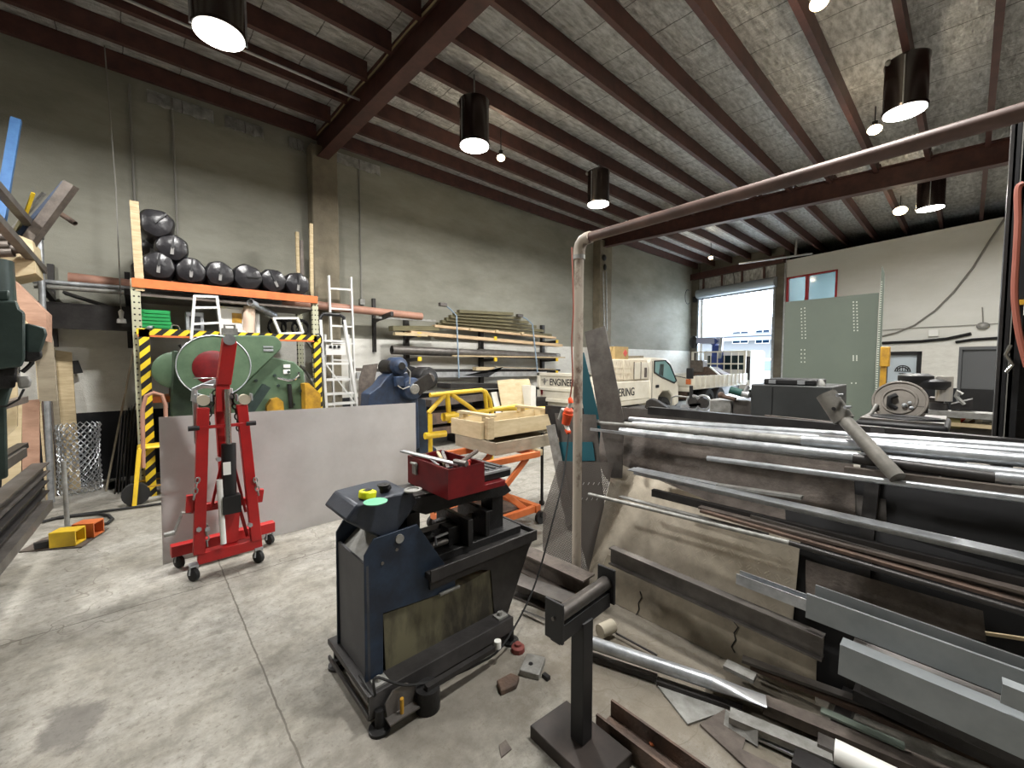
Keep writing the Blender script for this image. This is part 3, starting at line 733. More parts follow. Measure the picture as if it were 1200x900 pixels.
p = at(300,378,y=RY+.25); mb = MB(); mb.pipe((p.x,p.y,zf+.01),(p.x,p.y,zf+.34),.05,.008); tag(mb.build('cardboard_tube', M['wplastic']), 'shorter white tube behind the pale cardboard tube', 'tube')
a = at(293,354,y=RY-.06); b_ = at(322,370,y=RY+.3); mb = MB(); mb.pipe(a,b_,.05,.005); tag(mb.build('grey_duct', M['galv']), 'silver tube poking out of the racking toward the room', 'tube')
p = at(284,392,y=RY-.03); mb = MB(); mb.cyl(p,p+V(.02,.4,0),.06); tag(mb.build('paint_tin', M['wplastic']), 'round white tin end below the cardboard tube', 'tin')
# junk silhouettes: coils at the back of the shelf
for i,px in enumerate((325,340,352)):
    p = at(px,383,y=RY+.55); mb = MB()
    for k in range(4): mb.tube([(p.x+.13*cos(u*pi/8),p.y+.03*sin(u+k),zf+.16+.13*sin(u*pi/8)+.012*k) for u in range(16)], .012, 6, True)
    tag(mb.build('hose_coil', M['rubber']), ['black hose coil, left one of the three at the back of the shelf','black hose coil, middle one of the three at the back of the shelf','black hose coil, right one of the three at the back of the shelf'][i], 'coil')
# small step ladder end on the shelf and the ladder in front of the machine
def aladder(name, label, L0, L1, R0, R1, rungs, y, depth=.03, m='ladder', rw=.03):
    a0=at(*L0,y=y); a1=at(*L1,y=y); b0=at(*R0,y=y); b1=at(*R1,y=y)
    t = thing(name, label, 'ladder', ((a0.x+b0.x)/2,y,min(a0.z,b0.z)))
    for (p,q) in ((a0,a1),(b0,b1)):
        mb = MB(); mb.bar(p,q,.03,.06, roll=(0,1,0)); mb.build('stile', M[m], t)
    for f in rungs:
        mb = MB(); mb.bar(a0.lerp(a1,f), b0.lerp(b1,f), .04,rw); mb.build('rung', M[m], t)
    return t
aladder('ladder','aluminium ladder end standing in front of the racking shelf',(224,398),(228,346),(260,395),(254,347),(.02,.35,.72,.98),RY-.17)
aladder('step_ladder','small aluminium steps lying on the right side of the racking shelf',(328,391),(320,372),(355,390),(348,372),(0,.95),RY-.05)

# ---- green punching machine
GY = 6.55
fc = at(252,429,y=GY); fe = at(294,429,y=GY); FR = fe.x-fc.x
gm = thing('punch_machine', 'big green punching machine with a round flywheel guard standing in the racking', 'machine', (fc.x,GY+.4,0))
# teardrop guard
R2 = .13; c2 = at(318,404,y=GY)
pts=[]; A = V(fc.x,0,fc.z); B = V(c2.x,0,c2.z); d = (B-A); dl = d.length; phi = atan2(d.z,d.x); al = math.acos((FR-R2)/dl)
for k in range(33):
    an = phi+al + (2*pi-2*al)*k/32; pts.append((A.x+FR*cos(an), GY, A.z+FR*sin(an)))
for k in range(9):
    an = phi-al + 2*al*k/8; pts.append((B.x+R2*cos(an), GY, B.z+R2*sin(an)))
mb = MB(); mb.prism(pts,(0,.2,0)); mb.build('belt_guard', M['green'], gm, bevel=.015)
mb = MB(); mb.tube([(fc.x+FR*.995*cos(u*pi/30),GY-.004,fc.z+FR*.995*sin(u*pi/30)) for u in range(60)], .008, 6, True); mb.build('guard_rim', M['galv'], gm)
mb = MB(); mb.lathe((fc.x-.02,GY-.03,fc.z-.02),(fc.x-.02,GY,fc.z-.02),[(0,0),(0,.08),(.005,.18),(.02,.215),(.03,.22)],36); mb.build('hub_disc', M['darkred'], gm)
mb = MB(); mb.box((c2.x-.1,GY-.012,c2.z-.09),(c2.x+.02,GY,c2.z-.06)); mb.build('vent_slot', M['galv'], gm)
mb = MB(); mb.box((c2.x-.1,GY-.012,c2.z-.04),(c2.x+.02,GY,c2.z-.02)); mb.build('vent_slot', M['galv'], gm)
p = at(206,434,y=GY+.25); mb = MB(); mb.lathe((p.x,GY+.25,p.z),(p.x,GY+.45,p.z),[(0,0),(0,.2),(.02,.235),(.2,.235)],36); mb.build('rear_flywheel', M['green'], gm)
mb = MB(); a=at(205,440,y=GY+.22); b_=at(245,500,y=GY+.22)
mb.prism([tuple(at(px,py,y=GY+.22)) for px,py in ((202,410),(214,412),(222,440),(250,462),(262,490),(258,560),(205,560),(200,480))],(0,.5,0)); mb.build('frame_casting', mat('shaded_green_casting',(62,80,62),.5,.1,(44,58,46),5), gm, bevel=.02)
mb = MB(); mb.prism([tuple(at(px,py,y=GY+.1)) for px,py in ((288,448),(318,418),(345,424),(357,436),(359,480),(357,560),(262,560),(264,470))],(0,.55,0)); mb.build('body_casting', M['green'], gm, bevel=.02)
mb = MB()
for px,py in ((300,446),(310,452),(305,466),(318,470),(330,476),(344,474),(352,458),(350,442),(338,436),(322,440),(326,452),(340,462)):
    p = at(px,py,y=GY+.09); mb.cyl(p-V(0,.02,0),p+V(0,.03,0),.022,seg=6)
o_=mb.build('bolt_heads', M['dgreen'], gm); o_['kind']='stuff'
for (pa,pb) in (((332,427),(340,431)),((332,433),(340,438))):
    a=at(*pa,y=GY+.09); b_=at(*pb,y=GY+.09); mb = MB(); mb.box((a.x,GY+.08,b_.z),(b_.x,GY+.1,a.z)); mb.build('maker_plate', M['wplastic'], gm)
a=at(325,443,y=GY+.05); b_=at(350,440,y=GY+.05); mb = MB(); mb.tube([a,at(338,446,y=GY+.02),at(345,445,y=GY+.02),b_,at(350,436,y=GY+.05)],.02,8); mb.build('lever_handle', M['chrome'], gm)
mb = MB(); a=at(339,450,y=GY+.05); b_=at(341,478,y=GY+.05); mb.cyl(a,b_,.03); mb.build('slide_rod', M['grime'], gm)
mb = MB(); a=at(285,492,y=GY-.05); b_=at(312,452,y=GY-.05); mb.bar(a,b_,.1,.12,roll=(0,1,0)); mb.build('swing_arm', M['dgreen'], gm)
mb = MB(); mb.prism([tuple(at(px,py,y=GY)) for px,py in ((313,476),(318,468),(326,466),(332,471),(333,482),(313,482))],(0,.12,0)); mb.build('foot_guard', M['dyellow'], gm)
mb = MB()
mb.prism([tuple(at(px,py,y=GY-.1)) for px,py in ((357,450),(362,449),(376,462),(376,478),(358,480),(358,464))],(0,.3,0)); tag(mb.build('chain_hoist_body', M['dyellow']), 'yellow wedge shaped casting at the right of the green machine', 'casting')
mb = MB(); mb.tube([at(230,395,y=GY+.2),at(215,412,y=GY+.2),at(210,404,y=GY+.2)],.02,6); mb.build('feed_lever', M['grime'], gm)
# orange table behind
p = at(186,468,y=RY+.2); t = thing('orange_bench','small orange topped bench behind the striped post','bench',(p.x,p.y,0))
mb = MB(); mb.box((p.x-.22,p.y-.2,p.z-.03),(p.x+.35,p.y+.3,p.z+.05)); mb.build('bench_top', M['orange'], t)
for dx in (-.2,.3):
    mb = MB(); mb.bar((p.x+dx,p.y-.15,0),(p.x+dx,p.y-.15,p.z-.03),.05); mb.build('leg', M['orange'], t)
# copper coloured trolley handle
mb = MB(); mb.tube([at(168,548,y=6.6),at(167,480,y=6.6),at(171,464,y=6.6),at(180,460,y=6.6),at(190,463,y=6.6),at(194,475,y=6.6),at(195,530,y=6.6)],.022,10)
t = thing('hand_trolley','hand trolley with tan tube handle behind the steel plate','trolley',(0.1,6.6,0)); mb.build('handle', M['pinkpvc'], t)
for dx in (-.05,.3):
    p = at(165,560,y=6.62); mb = MB(); mb.cyl((p.x+dx,6.55,.13),(p.x+dx,6.65,.13),.13); mb.build('wheel', M['rubber'], t)

# yellow stool
p = at(160,588,z=0); q = at(186,588,y=p.y-.0)
t = thing('metal_stool','yellow tapered metal stool beside the striped post','stool',(p.x+.17,p.y,0)); zt_ = at(170,522,y=p.y).z
cx=p.x+.19; cy=p.y+.02
mb = MB(); mb.box((cx-.155,cy-.155,zt_-.03),(cx+.155,cy+.155,zt_)); mb.build('seat', M['yellow'], t, bevel=.02)
for sx in (-1,1):
    for sy in (-1,1):
        mb = MB(); mb.sect((cx+sx*.21,cy+sy*.21,0),(cx+sx*.14,cy+sy*.14,zt_-.02),[(-.03,-.02),(.03,-.02),(.03,.02),(-.03,.02)]); mb.build('leg', M['yellow'], t)
for s in (-1,1):
    mb = MB(); mb.bar((cx-.19,cy+s*.19,.2),(cx+.19,cy+s*.19,.2),.015); mb.build('stretcher', M['dyellow'], t)
    mb = MB(); mb.bar((cx+s*.19,cy-.19,.2),(cx+s*.19,cy+.19,.2),.015); mb.build('stretcher', M['dyellow'], t)

# boards leaning left of the racking post
for i,(b0,b1,t0,w_,m,lb) in enumerate((
  ((122,562),(128,560),(160,385),.02,'plyg','long board edge leaning up to the left racking post'),
  ((134,562),(138,558),(156,480),.02,'plyg','short board leaning between the long one and the striped post'),
  ((145,560),(150,558),(163,478),.02,'black','dark board leaning closest to the striped post'))):
    y=7.55-.1*i; a=at(*b0,y=y); q=at(*t0,y=y); a=V(a.x,a.y,0.0)
    mb=MB(); mb.prism([a,a+V(0,.62,0),V(q.x,y+.62,q.z),V(q.x,y,q.z)],(.022,0,0)); tag(mb.build('leaning_board', M[m]), lb, 'board')
# dark sheets behind striped post
for i in range(5):
    y=7.7; a=at(152+4*i,545,y=7.2); mb=MB(); mb.prism([(a.x,7.3,0),(a.x,7.85,0),(a.x+.1,7.85,1.0+.03*i),(a.x+.1,7.3,1.0+.03*i)],(.012,0,0))
    mb.bm.transform(Matrix.Translation((-.16,0,0)))
    tag(mb.build('dark_sheet', M['dsteel']), 'dark steel sheet standing in the row behind the striped post', 'sheet', 'dark sheets by the striped post')

# chain link roll
p=at(97,574,z=0); p=V(p.x-.02,p.y-.05,0); RC=.2; h=at(97,496,y=p.y).z
t=thing('mesh_roll','silver roll of chain link mesh standing by the left wall','mesh roll',(p.x,p.y,0))
for lay,(rr,cnt) in enumerate(((RC,20),)):
    for sgn in (1,-1):
        mb=MB()
        for k in range(cnt):
            a0=2*pi*k/cnt; n_=26
            pts=[]
            for j in range(n_+1):
                z=h*j/n_; an=a0+sgn*z/h*pi*1.1+lay*.1; r_=rr*(1+.1*sin(z*7+1)*.4)+.008*(1 if (j%2) else -1)
                pts.append((p.x+r_*cos(an)+.02*z,p.y+r_*sin(an),z))
            mb.tube(pts,.005,4)
        o_=mb.build('wire_layer', M['galv'], t); o_['kind']='stuff'
# doors and boards leaning at left wall
mb=MB(); mb.prism([at(60,576,y=7.9),at(76,574,y=7.9),at(64,408,y=8.15),at(56,408,y=8.15)],(0,.05,0))
tag(mb.build('leaning_board',M['plyg']),'narrow grey board leaning on the left wall, left of the panelled door','board')
for i,(px0,px1,tp,m) in enumerate(((42,45,420,'wood'),(46,49,416,'redox'),(50,54,416,'plyg'),(56,58,418,'brownsteel'))):
    mb=MB(); a=at(px0+11,577,y=7.55+.05*i); b_=at(px1+11,577,y=7.55+.05*i); c_=at(px1-1,tp,y=7.95+.05*i); d_=at(px0-1,tp,y=7.95+.05*i)
    mb.prism([V(a.x,a.y,0),V(b_.x,b_.y,0),c_,d_],(0,.05,0)); tag(mb.build('leaning_lath',M[m]),['pale thin lath leaning left of the door, first in the row','dark red thin lath leaning left of the door, second in the row','grey thin lath leaning left of the door, third in the row','brown thin lath leaning left of the door, fourth in the row'][i],'lath')
dr=thing('leaning_door','old pale panelled door leaning on the wall behind the mesh roll','door',(-.7,8.0,0))
o4=[(68,572),(94,560),(84,413),(58,409)]
ys=[7.95,7.95,8.2,8.2]
mb=MB(); q4=[at(o4[i][0],o4[i][1],y=ys[i]) for i in range(4)]; q4[0].z=0; q4[1].z=0; mb.prism(q4,(0,.04,0)); mb.build('door_leaf',M['wood'],dr)
mb=MB(); mb.prism([V(*q4[0])+V(.07,-.012,.2),V(*q4[1])+V(-.07,-.012,.2),q4[2]+V(-.07,-.012,-.75),q4[3]+V(.1,-.012,-.75)],(0,.015,0)); mb.build('door_panel',M['ply'],dr)
mb=MB(); mb.prism([q4[3]+V(.26,-.012,-.15),q4[2]+V(-.05,-.012,-.12),q4[2]+V(-.05,-.012,-.3),q4[3]+V(.3,-.012,-.32)],(0,.012,0)); mb.build('glazing_hole',M['black'],dr)

# ---- stacked timber crate and boards at the left edge
cr=thing('timber_crate','big plywood crate at the left edge behind the green milling machine','crate',(-1.4,7.0,1.6))
YA=6.3
def quad(pts,y,dy,m,name,parent):
    mb=MB(); mb.prism([at(a,b,y=y) for a,b in pts],(0,dy,0)); return mb.build(name,m,parent)
quad([(-40,335),(12,325),(54,366),(54,400),(-40,360)],YA,.4,M['pinkply'],'side_board',cr)
quad([(-40,362),(16,360),(42,390),(42,420),(-40,420)],YA-.03,.05,M['ply'],'front_board',cr)
quad([(-40,420),(20,440),(20,500),(-40,560)],YA-.05,.05,M['ply'],'lower_board',cr)
quad([(40,366),(54,366),(62,400),(66,470),(46,470),(40,400)],YA+.45,.05,M['plyg'],'corner_post',cr)
quad([(-40,250),(38,282),(42,320),(10,326),(-40,300)],YA+.4,.5,M['ply'],'top_panel',cr)
pb=thing('pink_board_stack','pink stained boards standing below the crate at the left edge','board',(-1.2,7.2,0))
quad([(26,470),(46,468),(46,597),(26,597)],6.9,.05,M['pinkply'],'pink_board',pb)
quad([(8,478),(26,474),(24,597),(0,597)],6.9,.05,M['ply'],'pale_board',pb)
# upright pole of the left rack and its braces
mb=MB(); mb.cyl(V(at(46,350,y=7.4).x,7.4,0),at(46,272,y=7.4),.03); tag(mb.build('rack_pole',M['galv']),'short silver pole beside the bundle of bars at the left','pole')
mb=MB(); mb.bar(at(-20,200,y=5.6),at(47,277,y=7.3),.07,.07); tag(mb.build('grey_bar',M['steel']),'grey square bar slanting in from the left edge, upper one','bar')
mb=MB(); mb.bar(at(-20,240,y=5.4),at(50,317,y=7.2),.07,.07); tag(mb.build('grey_bar',M['steel']),'grey square bar slanting in from the left edge, lower one','bar')
# blue uprights
mb=MB(); a=at(-6,290,y=6.6); b_=at(19,140,y=6.9); mb.bar(a,b_,.075,.06,roll=(0,1,0)); tag(mb.build('blue_post',M['sky']),'tall light blue steel post at the left edge','post')
mb=MB(); a=at(-2,300,y=6.7); b_=at(12,196,y=6.9); mb.bar(a,b_,.05,.04,roll=(0,1,0)); tag(mb.build('blue_post',M['sky']),'thinner light blue strip in front of the tall blue post','post')
# bundle of bars
bund=[((22,300),(84,216),.05,'brownsteel','brown angle bar, thickest of the bundle at the upper left'),((10,290),(76,214),.03,'blue2','blue bar in the bundle at the upper left'),
((20,285),(70,240),.05,'rust','red brown bar low in the bundle at the upper left'),((26,262),(39,226),.018,'yellow','short yellow bar tip in the upper left bundle'),
((18,305),(55,262),.03,'plyg','grey stick at the underside of the upper left bundle'),((4,300),(30,252),.03,'moss','mossy stick at the left of the upper left bundle'),
((56,240),(88,262),.03,'rust','short rusty pipe pointing right below the bundle'),((14,270),(52,226),.022,'galvd','thin grey rod inside the upper left bundle'),((-8,255),(26,300),.035,'brownsteel','brown pipe end at the left of the upper left bundle')]
for i,(a_,b2,r,m,lb) in enumerate(bund):
    mb=MB(); r=r*.95; A_=at(*a_,y=6.9+.05*i); B_=at(*b2,y=6.7+.05*i)
    if 'pipe' in lb: mb.pipe(A_,B_,r,.006)
    elif 'angle' in lb: mb.sect(A_,B_,[(-r,-r),(r,-r),(r,-r+.02),(-r+.02,-r+.02),(-r+.02,r),(-r,r)])
    else: mb.bar(A_,B_,r*1.6,r*1.2)
    tag(mb.build('steel_bar' if m not in('plyg','moss') else 'stick',M[m]),lb,'bar')
for i,(px,py) in enumerate(((12,288),(20,278),(16,296),(26,292))):
    mb=MB(); A_=at(px,py,y=6.5); mb.pipe(A_,A_+V(-.55,.12,-.08),.045,.006); tag(mb.build('pipe_end',M['brownsteel']),'rusty pipe end in the cluster below the upper left bundle','pipe','pipe ends below the upper left bundle')

# ---- green milling machine at the left edge
MY=3.6
mm=thing('milling_machine','dark green milling machine cut by the left edge of the picture','machine',(-1.1,MY,0))
def mq(pts,y,dy,m,name,bev=.012):
    mb=MB(); mb.prism([at(a,b,y=y) for a,b in pts],(-.2*dy,dy,0)); return mb.build(name,m,mm,bevel=bev)
mb=MB(); a=at(-12,300,y=MY); b_=at(-2,355,y=MY); mb.cyl((a.x-.03,MY+.12,b_.z),(a.x-.03,MY+.12,a.z),.1); mb.build('motor_housing',M['dgreen'],mm)
mq([(-60,352),(20,352),(24,362),(30,366),(30,420),(26,430),(-60,440)],MY,.3,M['dgreen'],'head')
mq([(-60,340),(12,340),(12,352),(-60,352)],MY+.02,.26,M['dgreen'],'head_flange')
mq([(30,378),(54,384),(56,392),(48,414),(30,418)],MY+.05,.2,M['dgreen'],'quill_arm')
mq([(28,410),(50,410),(50,420),(40,424),(28,424)],MY+.05,.12,M['grime'],'arm_clamp')
mq([(-60,440),(22,425),(18,455),(-60,458)],MY+.05,.2,M['grime'],'lower_head')
for px in (2,12,20):
    mb=MB(); a=at(px,425,y=MY+.1); b_=at(px,448,y=MY+.1); mb.cyl(a,b_,.012); mb.build('guide_rod',M['chrome'],mm)
mq([(-60,455),(16,452),(8,478),(10,560),(-60,580)],MY+.2,.4,M['dgreen'],'column')
mq([(20,442),(34,440),(38,446),(36,454),(22,456)],MY+.0,.05,M['galvd'],'switch_box')
mb=MB(); mb.tube([at(28,456,y=MY),at(22,468,y=MY),at(8,476,y=MY),at(-20,478,y=MY)],.006,6); mb.build('cable',M['rubber'],mm)
mb=MB(); mb.tube([at(38,418,y=MY+.1),at(37,426,y=MY+.1),at(31,432,y=MY+.1),at(26,436,y=MY+.1)],.012,6); mb.build('hose',M['rubber'],mm)

# ---- low rack of dark steel bars at the left edge
lr=thing('low_stock_rack','low dark steel stock rack at the left edge of the floor','rack',(-1.5,5.0,0))
for y in (4.9,5.9):
    mb=MB(); mb.bar((-1.9,y,.05),(-1.02,y,.05),.1,.1); mb.build('foot',M['dsteel'],lr)
    mb=MB(); mb.bar((-1.9,y,.05),(-1.9,y,1.2),.1,.1); mb.build('upright',M['dsteel'],lr)
    for z in (.45,.85):
        mb=MB(); mb.bar((-1.9,y,z),(-1.05,y,z+.03),.07,.07); mb.build('arm',M['dsteel'],lr)
bars=[((48,548),(-60,655),.11,.09,5.7,'lowest but one','i'),((48,570),(-60,735),.1,.1,5.4,'','i'),((50,592),(-60,770),.12,.07,5.2,'','b'),
((28,468),(-60,500),.06,.06,6.2,'','b'),((26,530),(-60,575),.06,.08,5.8,'','b'),((27,522),(-60,540),.07,.05,6.0,'','b'),((40,600),(-60,700),.06,.06,5.3,'','b')]
lbl=['dark steel joist with lit top at the left edge, long one reaching furthest right','dark steel joist second from the top at the left edge','flat dark bar lowest in the left edge rack, nearest the floor',
'brown bar highest in the left edge rack','dark bar end below the brown one in the left edge rack','black square bar end in the middle of the left edge rack','dark bar between the two joists of the left edge rack']
for i,(a_,b2,w_,h_,y,_,k) in enumerate(bars):
    A_=at(*a_,y=y); d_=V(-.02,-1,0); 
    # bars run towards the camera beside the left edge
    xz=A_; B_=V(A_.x-.12, A_.y-2.6, A_.z-.02)
    mb=MB()
    if k=='i': ibeam(mb,A_,B_,w_,h_,.012,.012)
    else: mb.bar(A_,B_,w_,h_)
    tag(mb.build('steel_joist' if k=='i' else 'steel_bar',M['steel' if i in(0,2,4) else 'dsteel' if i!=3 else 'brownsteel'] if i!=3 else M['brownsteel']),lbl[i],'bar')

# floor things: base plate, pole stand, cones of channel
bp=at(90,632,z=0)
t=thing('pole_stand','thin steel pole standing on the floor near the mesh roll','pole',(*at(79,618,z=.0).xy,0)); pp=at(79,618,z=0)
mb=MB(); zt_=at(78,540,y=pp.y).z; mb.cyl((pp.x,pp.y,.012),(pp.x,pp.y,zt_),.02,seg=12); mb.build('pole',M['galvd'],t)
mb=MB(); mb.prism([at(a,b,z=.0) for a,b in ((22,648),(96,642),(127,620),(90,618),(50,632))],(0,0,.012)); mb.build('base_plate',M['brownsteel'],t)
for (px,py,m,w_,lb) in ((80,638,'yellow',.17,'yellow hollow steel section on the plate beside the pole'),(104,628,'orange',.15,'orange hollow steel section on the plate, right of the yellow one')):
    p=at(px,py,z=.012); mb=MB(); hh=.125
    A_=p+V(-w_/2,.04,.012+hh/2); B_=p+V(w_/2,-.04,.012+hh/2)
    for (o1,o2,ww,h2) in ((0,hh/2,.14,.012),(0,-hh/2,.14,.012),(.065,0,.012,hh),(-.065,0,.012,hh)):
        m_,_L=mb.frame(A_,B_); X_=V(m_[0][0],m_[1][0],m_[2][0]); Y_=V(m_[0][1],m_[1][1],m_[2][1])
        mb.bar(A_+X_*o1+Y_*o2,B_+X_*o1+Y_*o2,ww,h2)
    tag(mb.build('hollow_section',M[m]),lb,'steel section')
mb=MB(); p=at(56,640,z=.02); mb.bar(p-V(.08,.02,-.03),p+V(.1,.02,.03),.06,.05); tag(mb.build('black_grip',M['black']),'black block at the left end of the yellow section','block')
pts=[at(a,b,z=.02) for a,b in ((190,590),(160,594),(130,598),(100,602),(70,606),(48,612))]+[]
mb=MB(); mb.tube(pts,.014,8); 
tag(mb.build('floor_hose',M['rubber']),'dark hose running across the floor from the steel plate to the left','hose')
pts=[at(a,b,z=.02) for a,b in ((60,608),(90,604),(115,602),(128,604),(132,608),(126,613),(112,617))]
mb=MB(); mb.tube(pts,.014,8); tag(mb.build('floor_hose',M['rubber']),'looped end of dark hose on the floor beside the orange section','hose')

# ---- platform ladder and extension ladder by the column
t=aladder('extension_ladder','tall aluminium extension ladder leaning near the concrete column',(393.5,532),(385,323),(419,532),(411,325),[.06+.095*k for k in range(9)]+[.93],7.75)
PL=7.0
def q_(px,py,y=PL): return at(px,py,y=y)
t=thing('platform_ladder','aluminium platform steps with black handrail right of the racking','ladder',(q_(400,470).x,PL,0))
for (a_,b2) in (((385,520),(375,375)),((425,520),(403,375))):
    mb=MB(); mb.bar(q_(*a_),q_(*b2),.04,.07,roll=(0,1,0)); mb.build('stile',M['ladder'],t)
for (a_,b2) in (((380,520),(381,392)),((414,520),(408,392))):
    mb=MB(); mb.bar(q_(*a_,y=PL+.55),q_(*b2,y=PL+.2),.03,.05,roll=(0,1,0)); mb.build('rear_stile',M['ladder'],t)
for (y0,x0,x1) in ((426,381,408),(445,382,411),(462,383,416),(474,383,420)):
    mb=MB(); a=q_(x0,y0); b_=q_(x1,y0); mb.box((a.x,PL-.02,a.z-.02),(b_.x,PL+.16,a.z+.015)); mb.build('tread',M['ladder'],t)
a=q_(380,398); b_=q_(406,398); mb=MB(); mb.box((a.x,PL+.02,a.z-.03),(b_.x,PL+.4,a.z)); mb.build('platform',M['ladder'],t)
a=q_(382,404); b_=q_(405,416); mb=MB(); mb.box((a.x,PL,b_.z),(b_.x,PL+.02,a.z)); mb.build('tool_tray',M['ladder'],t)
mb=MB()
for k in range(3): c_=q_(387+5*k,406); mb.box((c_.x-.02,PL-.015,c_.z-.03),(c_.x+.02,PL,c_.z+.015))
o_=mb.build('tray_slots',M['black'],t); o_['kind']='stuff'
mb=MB(); mb.tube([q_(375,378),q_(375,372),q_(379,368),q_(398,369),q_(403,372),q_(403,380)],.03,8); mb.build('handrail',M['black'],t)
mb=MB(); mb.bar(q_(383,428),q_(414,470),.02,.02); mb.build('diagonal_brace',M['ladder'],t)
# dark chain/gear hanging on the racking right post
mb=MB()
for k in range(6):
    c_=at(373,398+12*k,y=6.9); mb.tube([c_+V(.05*cos(u*pi/6),(.02 if k%2 else 0)*sin(u*pi/6),.09*sin(u*pi/6)) for u in range(12)],.012,6,True)
tag(mb.build('hanging_chain',M['black']),'heavy black chain hanging beside the right striped post','chain')
# ================================================================== MIDDLE
# big steel sheet leaning on edge
PY0=4.47
mb=MB(); bl=V(.10,PY0,0); br=V(2.5,PY0+.04,0); tl=at(186,489,y=PY0+.12); tr=at(487,472,y=PY0+.16)
mb.prism([bl,br,tr,tl],(0,.006,0)); tag(mb.build('steel_sheet',M['plate']),'large dull grey steel sheet standing on its long edge behind the red engine crane','sheet')
t=thing('sheet_prop','low trestle behind the grey steel sheet, holding it up','trestle',(1.3,5.0,0))
for x in (.5,2.0):
    mb=MB(); mb.bar((x,4.68,1.05),(x,5.3,0),.05); mb.build('leg',M['dsteel'],t)
    mb=MB(); mb.bar((x,4.66,1.05),(x,4.66,0),.04); mb.build('front_leg',M['dsteel'],t)
mb=MB(); mb.bar((.5,4.66,1.03),(2.0,4.66,1.03),.04); mb.build('top_bar',M['dsteel'],t)

# ---- red folding engine crane
CY=4.02
def c_(px,py,y=CY): return at(px,py,y=y)
ec=thing('engine_crane','red folded engine crane on casters in front of the grey steel sheet','crane',(.5,CY,0))
def rb(p,q,w_,h_,name,m='red',roll=(0,1,0)):
    mb=MB(); mb.bar(p,q,w_,h_,roll=roll); return mb.build(name,M[m],ec,bevel=.004)
rb(c_(231,654),c_(306,634),.085,.09,'front_base_beam')
rb(at(200,646,y=CY+.25),at(321,616,y=CY+.3),.09,.08,'rear_base_beam')
rb(c_(238,478,CY-.02),c_(233,648,CY-.02),.075,.08,'folded_leg')
rb(c_(283,474,CY-.02),c_(300,632,CY-.02),.075,.08,'folded_leg')
rb(c_(259,480,CY+.1),c_(270,640,CY+.1),.085,.08,'mast')
mb=MB(); mb.prism([c_(262,592),c_(282,588),c_(279,634),c_(263,638)],(0,.1,0)); mb.build('mast_foot',M['red'],ec)
rb(c_(262,448,CY-.02),c_(269,399,CY-.14),.092,.1,'boom','red')
rb(c_(260,482),c_(261,444),.09,.09,'boom_yoke')
mb=MB(); mb.cyl(c_(269,398,CY-.2),c_(269,398,CY-.04),.042); mb.build('boom_pulley',M['galv'],ec)
mb=MB(); mb.box(c_(269,388,CY-.12)-V(.05,.03,.03),c_(269,388,CY-.12)+V(.05,.03,.02)); mb.tube([c_(264,390),c_(263,381),c_(275,381),c_(275,390)],.012,6); mb.build('boom_hook_bracket',M['galvd'],ec)
mb=MB(); mb.cyl(c_(266,456,CY-.06),c_(268,525,CY-.06),.022); mb.build('ram_rod',M['chrome'],ec)
mb=MB(); mb.cyl(c_(268,520,CY-.06),c_(269,598,CY-.06),.05); mb.box(c_(271,590,CY-.09)-V(.06,.05,.07),c_(271,590,CY-.09)+V(.06,.04,.07)); mb.build('hydraulic_ram',M['black'],ec)
mb=MB(); a=c_(266,549,CY-.13); mb.box(a-V(.025,.005,.05),a+V(.025,.005,.05)); mb.build('ram_label',M['wplastic'],ec)
mb=MB(); mb.cyl(c_(257,562,CY-.1),c_(262,637,CY-.1),.02); mb.build('pump_handle',M['wplastic'],ec)
rb(c_(226,502,CY-.05),c_(295,496,CY-.05),.025,.025,'locking_bar')
for px,py in ((227,502),(294,496)):
    mb=MB(); a=c_(px,py,CY-.05); mb.cyl(a-V(.035,0,0),a+V(.035,0,0),.02,seg=10); mb.build('bar_grip',M['black'],ec)
rb(c_(222,597,CY+.1),c_(300,585,CY+.1),.06,.05,'cross_brace')
for (p_,q_2) in (((222,600),(223,580)),((303,588),(305,573))):
    rb(c_(*p_),c_(*q_2),.05,.05,'brace_upright')
rb(c_(261,536,CY+.05),c_(248,595,CY+.05),.02,.02,'stay_rod'); rb(c_(272,536,CY+.05),c_(288,600,CY+.05),.02,.02,'stay_rod')
rb(c_(272,565,CY+.05),c_(290,628,CY+.05),.025,.025,'stay_rod')
# top casters on the folded legs
for px,py in ((238,469),(286,468)):
    a=c_(px,py,CY-.04)
    mb=MB(); mb.cyl(a-V(.0,.035,0),a+V(.0,.025,0),.042); mb.build('leg_caster',mat('pale_caster',(176,168,150),.6),ec)
    mb=MB(); mb.box(a-V(.055,.045,.01),a+V(-.045,.04,.045)); mb.box(a+V(.045,-.045,-.01),a+V(.055,.04,.045)); mb.build('caster_fork',M['galv'],ec)
# floor casters
for px,py,yy,r_ in ((227,664,3.98,.05),(303,645,3.98,.05),(210,650,CY+.3,.05),(316,627,CY+.3,.045)):
    a=at(px,py,y=yy); a.z=r_
    mb=MB(); mb.lathe(a-V(.02,.012,0),a+V(.02,.012,0),[(0,.0),(0,r_*.8),(.006,r_),(.034,r_),(.04,r_*.8),(.04,0)],20); w_=mb.build('caster_wheel',M['rubber'],ec)
    mb=MB(); mb.bar(a+V(-.03,0,0),a+V(-.02,.02,.075),.008,.05,roll=(0,1,0)); mb.bar(a+V(.03,0,0),a+V(.02,.02,.075),.008,.05,roll=(0,1,0)); mb.box(a+V(-.03,-.03,.065),a+V(.03,.04,.08)); mb.build('caster_fork',M['galv'],ec)
